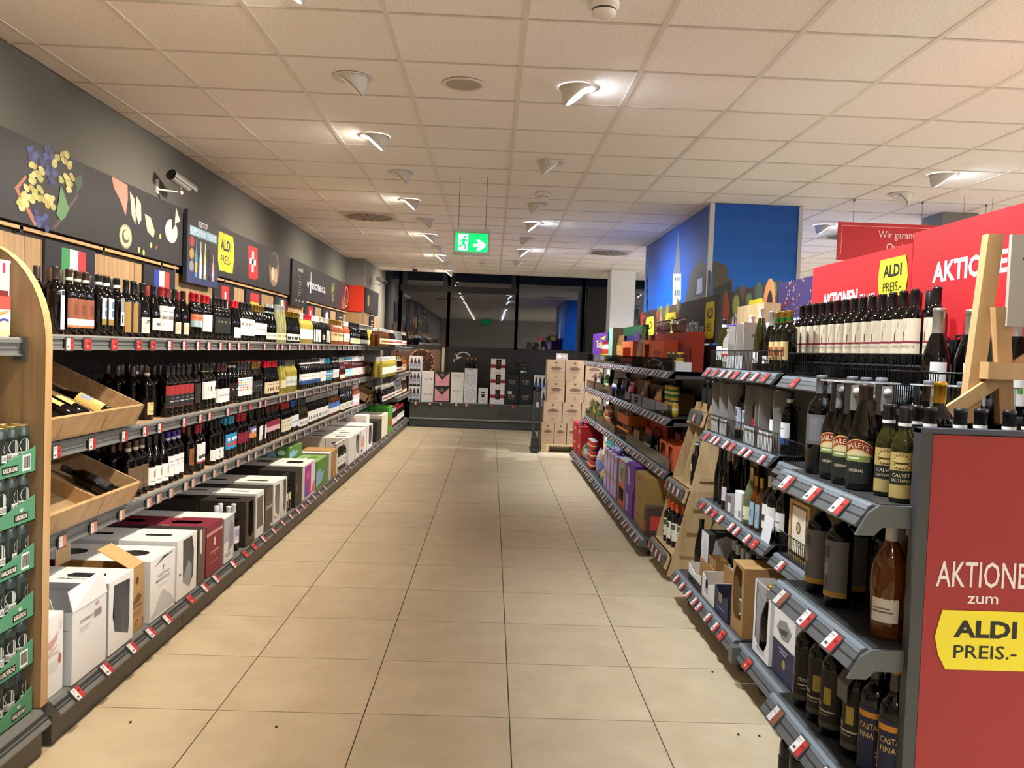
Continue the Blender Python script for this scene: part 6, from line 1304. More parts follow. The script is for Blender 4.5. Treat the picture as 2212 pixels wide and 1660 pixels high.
# base of the mid bay
B('talldk', 1.33, 5.09, R0, 'tall dark bottle alone on the base beside the pine display')
carton('white carton with leaf drawing on the mid base', -1, 1.30, 4.80, 4.96, R0, .30, .2, ('#dcdde0', '#34342f', '#2c2d2e'), deco=[('f', 'p', [(.2, .2), (.5, .1), (.85, .4), (.8, .8), (.5, .95), (.25, .7)], '#c9ccd0'), ('f', 'e', .4, .3, .15, .08, '#8a7a3c'), ('n', 'p', [(.1, .5), (.5, .3), (.9, .5), (.8, .9), (.5, .98), (.2, .9)], '#b9bcbc'), ('n', 'e', .6, .35, .12, .08, '#857a3a'), ('n', 't', 'BOVE', .5, .06, .03, '#e0e0de', .7), ('t', 'r', .3, .4, .6, .6, '#dfe6ea')])
def opentray(label, y0, y1, x, z, h, d, col, inner='#a8814f', deco=()):
    w = y1-y0; t = empty('open_tray', (x, (y0+y1)/2, z+.0008), label=label, cat='tray'); q = MB(); T = .004
    q.box(0, d, -w/2, w/2, 0, .003, inner); q.build('bottom', 'paper', t)
    F = Fr((0, w/2, 0), (0, -1, 0), (0, 0, 1)); q = MB(); q.add([F.p(0, 0), F.p(w, 0), F.p(w, h), F.p(w*.5, h*.72), F.p(0, h), F.p(0, 0, -T), F.p(w, 0, -T), F.p(w, h, -T), F.p(w*.5, h*.72, -T), F.p(0, h, -T)], [(0, 1, 2, 3, 4), (5, 6, 7, 8, 9), (2, 3, 8, 7), (3, 4, 9, 8)], col)
    for op in deco: q.rect(F, op[0]*w, op[1]*h, op[2]*w, op[3]*h, op[4])
    q.build('front_wall', 'paper', t); q = MB(); q.box(.004, d, -w/2, -w/2+T, 0, h*1.05, col); q.box(.004, d, w/2-T, w/2, 0, h*1.05, col); q.box(d-T, d, -w/2, w/2, 0, h*1.4, inner); q.build('walls', 'paper', t)
opentray('white-black open tray with sketch on the mid base', 4.64, 4.94, 1.225, R0, .1, .07, '#dad9d8', deco=[(0, 0, 1, .45, '#2b2a29'), (.1, .2, .6, .26, '#cfcfcd')])
carton('kraft carton with carrying handle on the mid base', -1, 1.30, 4.625, 4.78, R0, .19, .07, ('#9a7748', '#a07c4c', '#a8844f'), slot='open', deco=[('n', 'r', .15, .7, .2, .75, '#5b452a'), ('f', 'r', .4, .5, .6, .9, '#b8925c')])
opentray('white open tray with etched vine sketch on the mid base', 4.36, 4.615, 1.225, R0, .13, .12, '#d9d9da', deco=[(.2, .3, .5, .85, '#a9aab0'), (.3, .5, .45, .95, '#8a8b92')])
opentray('navy open tray with gold emblem on the mid base', 4.11, 4.35, 1.225, R0, .13, .12, '#2e3150', '#8d6b42', deco=[(.3, .55, .55, .9, '#8a7d4a'), (.2, .3, .8, .34, '#8f93b0')])
k('silvcap', 'bdx', 'g_dark', '#c3c8cc', (.03, .17, 66, '#d9dce4', [(.3, .3, .7, .7, '#a9afc4')]))
for i, (x, y) in enumerate(((1.42, 4.68), (1.41, 4.58), (1.41, 4.49), (1.50, 4.60), (1.50, 4.50), (1.41, 4.40))): B('silvcap', x, y, R0, 'silver-capped bottle behind the open trays, %s' % ORD[i], 0, 'silver-capped bottles on the mid base')
for i in range(3): carton('kraft carton with vine print at the back of the base, %s' % ORD[i], -1, 1.55, 4.30+.26*i, 4.55+.26*i, R0, .33, .12, ('#9c8468', '#9c8468', '#a58d70'), deco=[('f', 'e', .5, .6, .3, .3, '#8a735a')])
WINK = [(.15, .3), (.35, .2), (.8, .22), (.85, .5), (.8, .94), (.3, .97), (.12, .8)]
carton('kraft carton with cut window and two white wines', -1, 1.235, 3.90, 4.09, R0, .335, .26, ('#a37f50', '#9a7648', '#ab8656'), hole=WINK, deco=[('t', 'r', .1, .45, .9, .47, '#7d6038'), ('t', 't', 'VINO', .6, .2, .02, '#6d5330', .3)])
k('whwin', 'bdx', 'g_sage', '#cfd6da', (.06, .16, 60, '#2a2c2e', [(.1, .1, .9, .9, '#dfe2e0'), (.2, .2, .8, .8, '#55585a')]))
B('whwin', 1.30, 4.04, R0+.004, 'pale white wine in the kraft carton window, farther'); B('whwin', 1.295, 3.955, R0+.004, 'pale white wine in the kraft carton window, nearer')
k('redlogo', 'bdx', 'g_dark', '#a3222c', (.06, .17, 80, '#b3382e', [band(.45, .75, '#e6e2da'), ('t', 'MAR', .5, .5, .025, '#2c2c2c', .05)]))
B('redlogo', 1.33, 3.82, R0, 'red-capped bottle with red and white logo label', .3); B('redlogo', 1.53, 3.72, R0, 'red-capped bottle behind the white cut carton')
cutw = [(.12, .22), (.3, .14), (.7, .12), (.85, .25), (.88, .98), (.1, .98)]
carton('white carton cut open over dark sparkling bottles', -1, 1.245, 3.55, 3.77, R0, .33, .2, ('#e4e3e4', '#cfcbca', '#8d8c88'), hole=cutw, slot='open', deco=[('f', 't', 'PROSECCO', .5, .07, .018, '#9a9a9c', .5)])
k('gtop', 'chp', 'g_dark', '#b99a45', None, capmat='foil')
for i, (x, y) in enumerate(((1.30, 3.71), (1.30, 3.61), (1.40, 3.71), (1.40, 3.61))): B('gtop', x, y, R0+.004, 'gold-topped sparkling bottle in the white cut carton, %s' % ['front farther', 'front nearer', 'back farther', 'back nearer'][i])
carton('white and navy carton lettered Ronco di Sassi on the right base', -1, 1.255, 3.28, 3.53, R0, .33, .24, ('#e2e2e4', '#b9b0a8', '#dcdad8'), deco=[('f', 'r', 0, 0, 1, .44, '#2f3250'), ('f', 't', 'RONCO DI SASSI', .5, .84, .016, '#77777c', .75), ('f', 'p', [(.15, .6), (.3, .72), (.6, .76), (.85, .66), (.7, .52), (.4, .5)], '#8a8a8e'), ('f', 'p', [(.25, .6), (.7, .66), (.6, .56), (.35, .55)], '#4a4a50'), ('f', 'e', .55, .2, .08, .06, '#9a8748'), ('f', 'r', .3, .36, .7, .38, '#9a9ab8'), ('f', 'r', .35, .32, .65, .34, '#9a9ab8'), ('n', 'r', 0, 0, 1, .44, '#23263c')])
# wooden gift box
t = carton('pale wooden gift box lettered EL TOCADO', -1, 1.415, 3.60, 3.85, .62, .26, .14, ('#c3a06c', '#a8864f', '#c9a873'), deco=[('f', 'r', .12, .06, .88, .94, '#6b5134'), ('f', 'r', .17, .1, .83, .9, '#e2d8c4'), ('f', 'p', [(.17, .72), (.5, .78), (.83, .7), (.83, .9), (.17, .9)], '#eee8d8'), ('f', 'e', .5, .55, .11, .11, '#55432c'), ('f', 'e', .5, .55, .075, .08, '#b39a6a'), ('f', 't', 'EL TOCADO', .5, .22, .022, '#3a2f24', .5)], name='gift_box', mat='paper')
for i in range(7): bottle('plainblk', (1.5+.085*(i % 2), 2.8+.1*i, .6208), PI, 'dark bottle in shade behind the near shelves', 'shaded bottles behind the near shelves', plain=True)

# ================================================================ near end unit
XN = .93
t = empty('end_unit', (0, 0, 0), label='near end shelf unit with the red promotion end panel', cat='shelving')
for z in (.46, .824, 1.178):
    s = MB().box(XN+.03, 1.6, 2.0, 2.61, z-.03, z, '#2e2f30').build('shelf', 'painted', t); rail45(2.0, 2.61, XN, z-.001, s)
    MB().prism([(XN-.035, z-.075), (XN+.01, z-.075), (XN+.03, z-.055), (1.06, z-.055), (1.06, z-.002), (XN+.02, z-.002), (XN-.005, z-.02)], 'y', 1.988, 1.999, '#55595c').build('bracket', 'painted', s)
    for i, y in enumerate((2.5, 2.3, 2.12)):
        o = link('price_tag', TAGM['wr' if not (z < .9 and i == 0) else 'pe'], s, (XN-.019, y, z-.031)); o.rotation_euler = (-.72, 0, -PI/2)
s = MB().box(XN-.02, 1.6, 2.0, 2.61, .08, .11, '#2e2f30').build('base_deck', 'painted', t)
MB().box(1.6, 1.63, 2.0, 2.61, .05, 1.36, DKP).build('back_panel', 'painted', t)
MB().box(1.06, 1.98, 1.975, 2.0, .05, 1.36, '#3f4244').build('end_plate', 'painted', t); MB().box(1.03, 1.06, 1.968, 2.0, .02, 1.368, '#3a3d3f').build('end_frame', 'painted', t); MB().box(1.03, 1.98, 1.966, 2.0, 1.358, 1.37, '#3f4250').build('top_frame', 'painted', t)
for y in (2.08, 2.5):
    c = MB().box(1.3, 1.36, y-.03, y+.03, 0, .08, '#1c1c1d').build('foot', 'satin', t)
MB().box(1.25, 1.75, 2.32, 2.61, 1.365, 1.38, '#2a2b2c').build('top_tray', 'painted', t); MB().box(1.57, 1.6, 2.3, 2.6, 1.36, 1.366, '#2a2b2c').build('top_stay', 'painted', t)
q = MB()
for j in range(22):
    y = 2.33+.28*j/21; q.tube([(1.26, y, 1.38), (1.26, y, 1.5)], .002, '#232425', 4, False)
for j in range(12): q.tube([(1.26+.042*j, 2.33, 1.38), (1.26+.042*j, 2.33, 1.5)], .002, '#232425', 4, False)
q.tube([(1.74, 2.33, 1.5), (1.26, 2.33, 1.5), (1.26, 2.61, 1.5)], .004, '#2c2d2e', 6); q.build('wire_guard', 'steel', t)
# red end poster
t = empty('end_poster', (1.062, 1.9735, .06), label='big red end panel reading AKTIONEN zum with yellow badge', cat='poster')
MB().box(0, .9, -.004, 0, 0, 1.295, '#97292b').build('sheet', 'board', t); fr = Fr((0, -.004, 0), (1, 0, 0), (0, 0, 1)); q = MB()
q.text(fr, 'AKTIONEN', .026, .93, .062, '#e6ddda', .001, 'l', .26, .006); q.text(fr, 'zum', .105, .89, .028, '#e6ddda', .001, 'l', .075, .006); badge(q, fr, .155, .80, .25, .145, .002); q.build('print', 'board', t)

k('greycap', 'bdx', 'g_dark', '#5a5a5e', (.09, .18, 84, '#5b5b5c', [(.55, .1, .95, .9, '#67676a')]), seg=24)
def bailey(q, r, ha):
    n = 10
    for (za, zb, col, e) in ((.112, .135, '#7a2a1e', .0006), (.109, .112, '#c9a35c', .0007), (.135, .138, '#c9a35c', .0007)):
        for i in range(n):
            a0, a1 = -1.0+2.0*i/n, -1.0+2.0*(i+1)/n; d = lambda a: -.02*a*a
            q.add([((r+e)*math.cos(a), (r+e)*math.sin(a), z) for a, z in ((a0, za+d(a0)), (a1, za+d(a1)), (a1, zb+d(a1)), (a0, zb+d(a0)))], [(0, 1, 2, 3)], col)
    q.text(None, 'BAILEYS', 0, 0, .013, '#e6d2a0', align='c', width=.06, fn=lambda a, b: ((r+.001)*math.cos(a/r), (r+.001)*math.sin(a/r), .116+b-.02*(a/r)**2))
    q.text(None, 'ORIGINAL', 0, 0, .008, '#d9cfae', align='c', width=.04, fn=lambda a, b: ((r+.001)*math.cos(a/r), (r+.001)*math.sin(a/r), .05+b))
k('baileys', 'liq', 'g_brown', '#2a1c14', (.02, .135, 60, '#1f221d', [(.1, .62, .9, .86, '#c9b98c'), (.1, .5, .9, .64, '#7d8a4a'), (.2, .56, .6, .6, '#d9d6c0')]), seg=24, extra=bailey)
def calv(q, r, ha):
    q.text(None, 'CALVET', 0, 0, .009, '#d9cba0', align='c', width=.042, fn=lambda a, b: ((r+.001)*math.cos(a/r), (r+.001)*math.sin(a/r), .064+b)); q.text(None, 'SAUTERNES', 0, 0, .007, '#c9b983', align='c', width=.045, fn=lambda a, b: ((r+.001)*math.cos(a/r), (r+.001)*math.sin(a/r), .052+b))
    for i in range(14): a = 2*PI*i/14; patch(q, r+.0008, .6*math.cos(a)-.05, .6*math.cos(a)+.05, .1+.018*math.sin(a), .103+.018*math.sin(a), '#3a3016', 1)
k('calvet', 'hlf', 'g_olive', '#15151a', (.012, .125, 64, '#a8935a', [band(.3, .6, '#1b2024'), (.2, .66, .8, .9, '#c2ab6c'), (.25, .74, .75, .78, '#3a3016')]), band=(.001, .009, '#e2e2de'), seg=24, extra=calv)
k('calvetb', 'hlf', 'g_olive', '#15151a', None, band=(.001, .009, '#e2e2de'), seg=18)
k('goldneck', 'bdx', 'g_dark', '#c08f2c', None, capmat='foil', seg=18)
Z1, Z2, Z3 = 1.178, .824, .46
B('greycap', 1.01, 2.53, Z1, 'tall bottle with grey cap and grey label on the near unit', .2)
for i, (x, y) in enumerate(((1.015, 2.42), (1.012, 2.325), (1.012, 2.23))): B('baileys', x, y, Z1, 'dark cream liqueur bottle with red arched label, %s from the left' % ORD[i], .75, 'cream liqueurs on the near unit')
for i, (x, y) in enumerate(((1.035, 2.14), (1.03, 2.045), (1.095, 2.05), (1.10, 2.13))): B('calvet', x, y, Z1, 'gold-labelled dessert wine on the near unit, %s' % ['second from the end', 'at the end', 'beside the red panel', 'behind the end one'][i], 1.0)
for i in range(7): bottle('calvetb', (1.165+.067*i*.92, 2.04+.018*(i % 2), Z1+.0008), PI+1.2, 'dark-capped dessert wine behind the red panel, %s from left' % ORD[i], 'dessert wine necks over the red panel')
bottle('goldneck', (1.17, 2.15, Z1+.0008), PI, 'gold-capped bottle between the clear security caps')
k('greyc2', 'bdx', 'g_dark', '#5c5e66', None, seg=18)
for i, (x, y) in enumerate(((1.10, 2.52), (1.19, 2.52), (1.1, 2.425), (1.1, 2.33), (1.2, 2.26), (1.3, 2.272), (1.4, 2.272))): bottle('greyc2', (x, y, Z1+.0008), PI, 'dark bottle under a clear security cap, %s' % ORD[i], 'bottles under security caps')
def security_cap(x, y, z, i):
    t = empty('security_box', (x, y, z), label='clear plastic security box over a bottle neck, %s from left' % ORD[i], cat='security box', group='clear security boxes'); q = MB(); n = 16; w = .036
    def sq(a): c, s = math.cos(a), math.sin(a); m_ = (abs(c)**5+abs(s)**5)**.2; return c/m_*w, s/m_*w
    P = [sq(2*PI*j/n) for j in range(n)]
    q.add([(a, b, 0) for a, b in P]+[(a*.96, b*.96, .09) for a, b in P], [(j, (j+1) % n, n+(j+1) % n, n+j) for j in range(n)]+[tuple(range(n, 2*n))], '#fff', False); q.build('clear_box', 'acrylic', t)
    q = MB(); q.box(-.014, .014, -w-.001, -w+.008, .01, .08, '#8f8d8c'); q.box(-w, w, -w-.0005, w, .086, .09, '#b9bcbe'); q.build('lock_plate', 'satin', t); q = MB(); q.ball((0, -w-.004, .062), .012, '#b0aba4', 10); q.build('knob', 'satin', t)
for i, (x, y) in enumerate(((1.012, 2.42), (1.012, 2.325), (1.1, 2.33), (1.2, 2.26), (1.3, 2.272), (1.4, 2.272))): security_cap(x, y, Z1+.2, i)
k('lady', 'bdx', 'g_dark', '#141315', (.03, .19, 72, '#6d6d70', [band(0, .1, '#b08a3c'), (.15, .7, .45, .9, '#4a4a4a'), (.2, .4, .4, .6, '#8f8f8c'), (.3, .15, .36, .35, '#45454a')]), seg=24)
B('lady', 1.012, 2.49, Z2, 'dark bottle with tall grey figure label, farther one', .6); B('lady', 1.012, 2.345, Z2, 'dark bottle with tall grey figure label, nearer one', .6); B('lady', 1.1, 2.42, Z2, 'grey figure label bottle in shade of second row', .6); B('plainblk', 1.12, 2.3, Z2, 'black bottle in shade beside the rose wine')
k('rosn', 'ros', 'g_amber', '#b5b8b3', (.045, .105, 44, '#cfc9ba', [(.05, .55, .7, .62, '#8a6a6a'), (.05, .4, .8, .47, '#6a5a4a')]), seg=24)
B('rosn', 1.035, 2.09, Z2, 'bulging amber rose bottle with white cap, at the unit end', .9); B('rosn', 1.125, 2.16, Z2, 'bulging amber rose bottle in second row', .9); B('rosn', 1.125, 2.055, Z2, 'bulging amber rose bottle beside the red panel', .9)
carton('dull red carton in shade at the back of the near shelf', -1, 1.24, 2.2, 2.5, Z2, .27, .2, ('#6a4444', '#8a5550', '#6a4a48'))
k('prim', 'bdx', 'g_dark', '#161414', (.025, .185, 84, '#26221f', [(.55, .42, .75, .72, '#a08a3c'), (.2, .28, .85, .31, '#b9b09c'), (.3, .22, .7, .24, '#8a806c'), band(0, .1, '#4a463c'), ('t', 'PRIMA', .35, .36, .012, '#d3ccb8', .03)]), seg=24)
B('prim', 1.005, 2.52, Z3, 'dark bottle with white bold label strip on the near lower shelf', 1.4); B('prim', 1.01, 2.42, Z3, 'dark bottle lettered PRIMA with gold patch, farther', .4); B('prim', 1.01, 2.325, Z3, 'dark bottle with gold patch, nearer one', .2); B('prim', 1.02, 2.2, Z3, 'dark bottle with hanging neck card', .2)
t = empty('neck_card', (1.02, 2.2, Z3+.19), label='dark folded card hanging on a bottle neck', cat='neck card'); q = MB(); q.prism([(-.018, .05), (.018, .05), (.044, .01), (.044, -.04), (.041, -.04), (.041, .009), (.018, .046), (-.018, .046), (-.041, .009), (-.041, -.04), (-.044, -.04), (-.044, .01)], 'y', -.032, .032, '#2a2522'); q.build('card', 'satin', t)
k('casta', 'bdx', 'g_dark', '#303034', (.01, .175, 78, '#252a45', [band(.84, .93, '#c9862c'), (0, 0, .03, .93, '#c9862c'), ('t', 'CASTA', .35, .66, .015, '#d9b96a', .05), ('t', 'FINA', .32, .52, .015, '#d9b96a', .04), (.55, .3, .9, .34, '#a9a9b0'), (.55, .24, .85, .27, '#a9a9b0'), (.55, .12, .8, .14, '#a9a9b0')]), band=(.038, .046, '#b98a3c'), seg=24)
B('casta', 1.03, 2.118, Z3, 'dark bottle with navy and orange label, second from the unit end', 1.1); B('casta', 1.043, 2.04, Z3, 'dark bottle lettered CASTA FINA with orange band at the unit end', 1.25); B('casta', 1.13, 2.05, Z3, 'orange-banded dark bottle beside the red panel', 1.25); B('plainblk', 1.12, 2.2, Z3, 'black bottle in shade on the near lower shelf')
B('plainblk', .99, 2.57, .11, 'dark bottle shoulder under the lowest near rail, farther'); B('plainblk', .99, 2.485, .11, 'dark bottle shoulder under the lowest near rail, nearer')
k('chpgrey', 'chp', 'g_dark', '#b9b4a8', (.03, .15, 30, '#c9c6c0', [(.4, .3, .7, .45, '#4a8a3a')]), capmat='foil', seg=22)
for i, (x, y) in enumerate(((1.318, 2.45), (1.417, 2.45), (1.56, 2.45))): B('chpgrey', x, y, 1.38, 'silver-grey foiled sparkling bottle in the near wire basket, %s from left' % ORD[i], 1.2)
# wooden easel with a grey board
t = empty('wooden_easel', (0, 0, 0), label='wooden easel holding a grey board at the right edge', cat='easel')
def stick(a, b, w, d, col, name='leg'):
    a, b = Vector(a), Vector(b); q = MB(); q.obox(a-Vector((w/2, 0, 0)), (w, 0, 0), (0, d, 0), b-a, col); q.build(name, 'beech', t)
stick((1.285, 2.2, 1.371), (1.325, 2.2, 1.875), .042, .03, '#a88752'); stick((1.385, 2.2, 1.371), (1.335, 2.17, 1.68), .04, .025, '#b5945e'); stick((1.62, 2.24, 1.371), (1.56, 2.2, 1.875), .042, .03, '#a88752')
stick((1.20, 2.185, 1.384), (1.50, 2.185, 1.60), .06, .014, '#a8824a', 'brace'); MB().box(1.30, 1.62, 2.16, 2.2, 1.49, 1.535, '#a8824a').build('ledge', 'beech', t)
t = empty('grey_board', (1.345, 2.165, 1.6), label='grey wood-grain board with dark letter on the easel', cat='board'); MB().box(0, .4, 0, .012, .03, .27, '#9b958b').build('board', 'board', t); q = MB(); q.fpoly(Fr((0, 0, .03), (1, 0, 0), (0, 0, 1)), [(.03, .18), (.09, .18), (.12, .09), (.15, .18), (.2, .18), (.13, .03)], '#23263a'); q.build('print', 'board', t)

# ================================================================ snacks and world foods on the far gondola
def bag(label, x, y, z, w, h, d, cols, name='snack_bag', lean_=.0, group=None, mat='wrap', yaw=0.0):
    n, mrow = 8, 9; q = MB(); rb_ = random.Random(label)
    t = empty(name, (x, y, z+.0008), yaw, label=label, cat='bag', group=group)
    def pt(i, j, s):
        u, v = -1+2*i/n, j/mrow; th = d/2*(1-abs(u)**3)*math.sin(PI*min(.98, max(.02, v)))**.55
        return (-s*th+lean_*v+d/2+rb_.uniform(-.004, .004), u*w/2*(1-.06*math.sin(PI*v)), h*v)
    for s in (1, -1):
        for j in range(mrow):
            c = cols[min(len(cols)-1, int(j/mrow*len(cols)))]
            P = [pt(i, jj, s) for jj in (j, j+1) for i in range(n+1)]
            q.add(P, [(i, i+1, n+2+i, n+1+i) for i in range(n)], c, True)
    q.build('wrapper', mat, t); q = MB(); q.box(d/2-.002+lean_, d/2+.002+lean_, -w/2, w/2, h-.006, h+.012, cols[-1]); q.build('seal', mat, t)
    return t
def jar(label, x, y, z, r, h, col, lid, lab, group=None, name='food_jar'):
    t = empty(name, (x, y, z+.0008), label=label, cat='jar', group=group)
    q = MB(); q.lathe([(0, .001), (r*.9, 0), (r, .004), (r, h*.85), (r*.86, h*.92)], 14, col); q.build('glass', 'gloss', t)
    q = MB(); q.lathe([(r*.9, h*.9), (r*.9, h), (0, h)], 14, lid); q.build('lid', 'satin', t)
    q = MB(); q.lathe([(r+.0006, h*.2), (r+.0006, h*.7)], 14, lab); q.lathe([(r+.001, h*.4), (r+.001, h*.55)], 14, '#e6d8a0'); q.build('label', 'paper', t)
def fy(u, x=1.38, z=1.41): return ylL(u, x, z)
def pack(label, u0, u1, x, z, h, d, cols, deco=(), slot=None, zz=0.0, group=None, name='food_carton', hole=None):
    ya, yb_ = fy(u1, x, z), fy(u0, x, z); return carton(label, -1, x, ya+.003, yb_-.003, z+zz, h, d, cols, hole, slot, deco, (), name, 'carton', group)
T3, T2, T1, T0 = 1.41, 1.056, .655, .14
OR, RD, VI = '#c9552f', '#b03226', '#5b2c86'
# top shelf
pack('orange carton lettered ASIA', 1405, 1431, 1.40, T3, .24, .12, ('#d4633c', '#cf5c36', '#c65a34'), [('f', 't', 'ASIA', .5, .5, .04, '#5a2418', .5), ('f', 'r', .35, .42, .65, .44, '#5a2418'), ('f', 'r', .38, .36, .62, .38, '#5a2418'), ('f', 'r', .3, .64, .6, .655, '#5a2418')], group=None)
pack('orange carton left of the ASIA one, cut open', 1388, 1404, 1.40, T3, .25, .12, ('#cf5c36', '#cf5c36', '#c65a34'), hole=[(.2, .35), (.8, .35), (.85, .85), (.15, .85)])
pack('long red-orange carton at the back of the top shelf', 1398, 1486, 1.54, T3, .31, .12, ('#a83a28', '#a83a28', '#b04430'))
for i, (u0, u1) in enumerate(((1418, 1446), (1452, 1480))):
    y = (fy(u0, 1.6, 1.72)+fy(u1, 1.6, 1.72))/2; bag('purple wrapped pack on the long red carton, %s' % ['farther', 'nearer'][i], 1.56, y, T3+.31, abs(fy(u0, 1.6, 1.72)-fy(u1, 1.6, 1.72)), .12, .09, ['#5c2438', '#6d2c44', '#5a2236'])
pack('small red carton right of the ASIA box', 1462, 1484, 1.523, T3, .2, .015, ('#8a3038', '#8a3038', '#93383c'))
pack('white slanted carton of jars at the near end of the top shelf', 1432, 1459, 1.38, T3, .07, .12, ('#dcdde0', '#d3d4d8', '#cfd0d4'), slot='open')
for i in range(5): jar('yellow-labelled jar on the near top shelf, %s from the left' % ORD[i], 1.425, 6.62-.08*i, T3+.003, .032, .14, '#3a3328', ['#c9a53a', '#222'][i % 2], ['#b8952e', '#2a2a2a'][i % 2], 'jars on the near top shelf')
bag('brown cookie bag in clear wrap', 1.375, fy(1376), T3, .32, .26, .1, ['#8a4a3a', '#a87a55', '#8d6a4a', '#6a5a44']); bag('green-topped snack bag on the cartons', 1.45, fy(1384, 1.45), T3, .2, .38, .03, ['#7a5a44', '#8a6a4a', '#5c6a44'])
pack('red open carton behind the cookie bag', 1378, 1394, 1.55, T3, .2, .04, ('#b0402c', '#b0402c', '#b84a34'), slot='open')
pack('orange open carton with pink bags', 1341, 1365, 1.40, T3, .25, .14, ('#c9653a', '#c9653a', '#c25c34'), hole=[(.15, .3), (.85, .3), (.85, .75), (.15, .75)], slot='open')
bag('pink purple snack bag in the orange carton', 1.43, fy(1356), T3+.002, .3, .33, .07, ['#5c2a5c', '#8a3a7a', '#6a4a8a'])
pack('navy carton behind the orange one', 1337, 1378, 1.545, T3, .33, .04, ('#2a2850', '#2a2850', '#333058')); bag('golden snack bag beside the green carton', 1.39, fy(1329), T3, .35, .32, .1, ['#8a6a3a', '#b08a4c', '#7a5a30'])
pack('long dark green carton at the back', 1332, 1386, 1.60, T3, .44, .06, ('#1f4a2e', '#1f4a2e', '#2a5838')); pack('pale green carton edge beside the crisps', 1313, 1321, 1.38, T3, .42, .12, ('#7fb59a', '#5c4632', '#8abfa4'))
pack('purple snack carton lettered Takis', 1279, 1311, 1.50, T3, .40, .12, (VI, '#3a1c5c', VI), [('f', 't', 'Takis', .55, .5, .1, '#dcd23c', .6), ('f', 'p', [(.5, .8), (.9, .9), (.8, .75)], '#c9c43c')])
bag('red and green crisp bag before the purple carton', 1.375, fy(1298), T3, .55, .26, .11, ['#6a9a3a', '#d8c83c', '#d23a34', '#e6e2e0', '#c22a3c'])
# second shelf
pack('kraft open tray at the near end of the second shelf', 1440, 1459, 1.50, T2, .16, .15, ('#8d6c42', '#8d6c42', '#9a784a'), slot='open')
for i in range(4):
    for j in range(2): jar('yellow corn jar on the second gondola shelf, %s from left, %s' % (ORD[i], ['lower', 'upper'][j]), 1.42, 6.62-.075*i, T2+j*.125, .033, .12, '#b8942e', '#2c2c2c', ['#d0a838', '#3f7a3c'][j], 'yellow jars on the second gondola shelf')
for i, (u0, u1, c, h) in enumerate(((1405, 1438, '#7d5f38', .2), (1375, 1403, '#8a683e', .22), (1355, 1373, '#9c4a30', .2), (1330, 1345, '#7d5f38', .18))): pack('kraft display tray on the second gondola shelf, %s from the near end' % ORD[i], u0, u1, 1.535, T2, h, .12, (c, c, c), slot='open')
for i, (u, cs) in enumerate(((1424, ['#b08a4a', '#c23a2a', '#d0a04a']), (1412, ['#c9a53a', '#8a5a2a']), (1396, ['#7a2a3a', '#5a2a4a']), (1384, ['#b9a04a', '#a03a2a']), (1366, ['#5a3a6a', '#b04a6a']), (1340, ['#24264a', '#3a3c7a', '#1c1c2c']), (1329, ['#2c3a8a', '#5a6ac0', '#d3d6e6']), (1321, ['#1f2a6a', '#8a93c9']), (1312, ['#d8d8b0', '#3f7a3c']), (1304, ['#c9c9c0', '#8a6a3a']), (1296, ['#5c8a4a', '#d3d3cf']), (1289, ['#c26a6a', '#e0c9c0']), (1282, ['#b04a3a', '#d8a08a']), (1276, ['#a03a3a', '#d9b0a0']))):
    bag('small snack bag on the second gondola shelf, %s from the near end' % ORD[i], 1.375+.055*(i % 2), fy(u, 1.42, T2), T2, .18+.012*i, .15+.03*(i % 3), .08, cs, group='bags on the second gondola shelf')
# third shelf
for i, (u0, u1) in enumerate(((1449, 1462), (1432, 1447))): pack('orange cut carton near the pine display, %s' % ['nearer', 'farther'][i], u0-9, u1-9, 1.38, T1, .2, .16, ('#c9603c', '#c9603c', '#c25a36'), hole=[(.2, .4), (.8, .4), (.8, .9), (.2, .9)], slot='open')
k('soy', 'hlf', 'g_dark', '#a3302c', (.03, .1, 66, '#d9dcdc', [(.2, .3, .8, .5, '#55585c')]))
for i in range(8): bottle('soy', (1.40+.068*(i % 2), 7.35-.066*(i//2), T1+.0008), PI, 'small sauce bottle with red cap, %s pair, %s' % (ORD[i//2], ['front', 'back'][i % 2]), 'red-capped sauce bottles')
for i in range(6): bottle('soy', (1.56+.066*(i % 2), 6.9-.075*(i//2), T1+.0008), PI, 'red-capped sauce bottle behind the orange cartons', 'red-capped sauce bottles', plain=True)
pack('olive kraft carton beside the sauce bottles', 1368, 1380, 1.40, T1, .16, .16, ('#6d5c38', '#6d5c38', '#7a683e'), slot='open')
for i, (u0, u1) in enumerate(((1352, 1400), (1402, 1440))): pack('long red carton at the back of the third gondola shelf, %s' % ['farther', 'nearer'][i], u0, u1, 1.60, T1, .27, .06, ('#a8281c', '#a8281c', '#8a241c'))
for j in range(2):
    pack('orange display tray of small packs, %s one' % ['lower', 'upper'][j], 1332, 1356, 1.40, T1, .1, .19, ('#c96a2c', '#c96a2c', '#b85e28'), slot='open', zz=.15*j)
    for i in range(5): bag('small orange pack in the %s display tray, %s' % (['lower', 'upper'][j], ORD[i]), 1.42, 8.47+.12*i, T1+.15*j+.004, .1, .13, .06, ['#c9602c', '#d98a4a', '#8a2a20'], group='small packs in the orange trays')
for i in range(4): jar('salmon pink tin on the third gondola shelf, %s' % ORD[i], 1.41, 9.72+.1*(i % 2), T1+.14*(i//2), .045, .135, '#b05a4a', '#b9b0a8', '#c27a6a', 'pink tins on the third shelf', 'food_tin')
for i, (u, cs) in enumerate(((1308, ['#c2702c', '#d98a3c']), (1295, ['#a9b04a', '#5c8a4a', '#d8d8c9']), (1285, ['#c9c24a', '#8a9a4a']), (1276, ['#5c8a4a', '#c9cfa0']))): bag('bag at the far end of the third gondola shelf, %s' % ORD[i], 1.39, fy(u, 1.42, T1), T1, .3, .22, .1, cs, group='bags on the third gondola shelf')
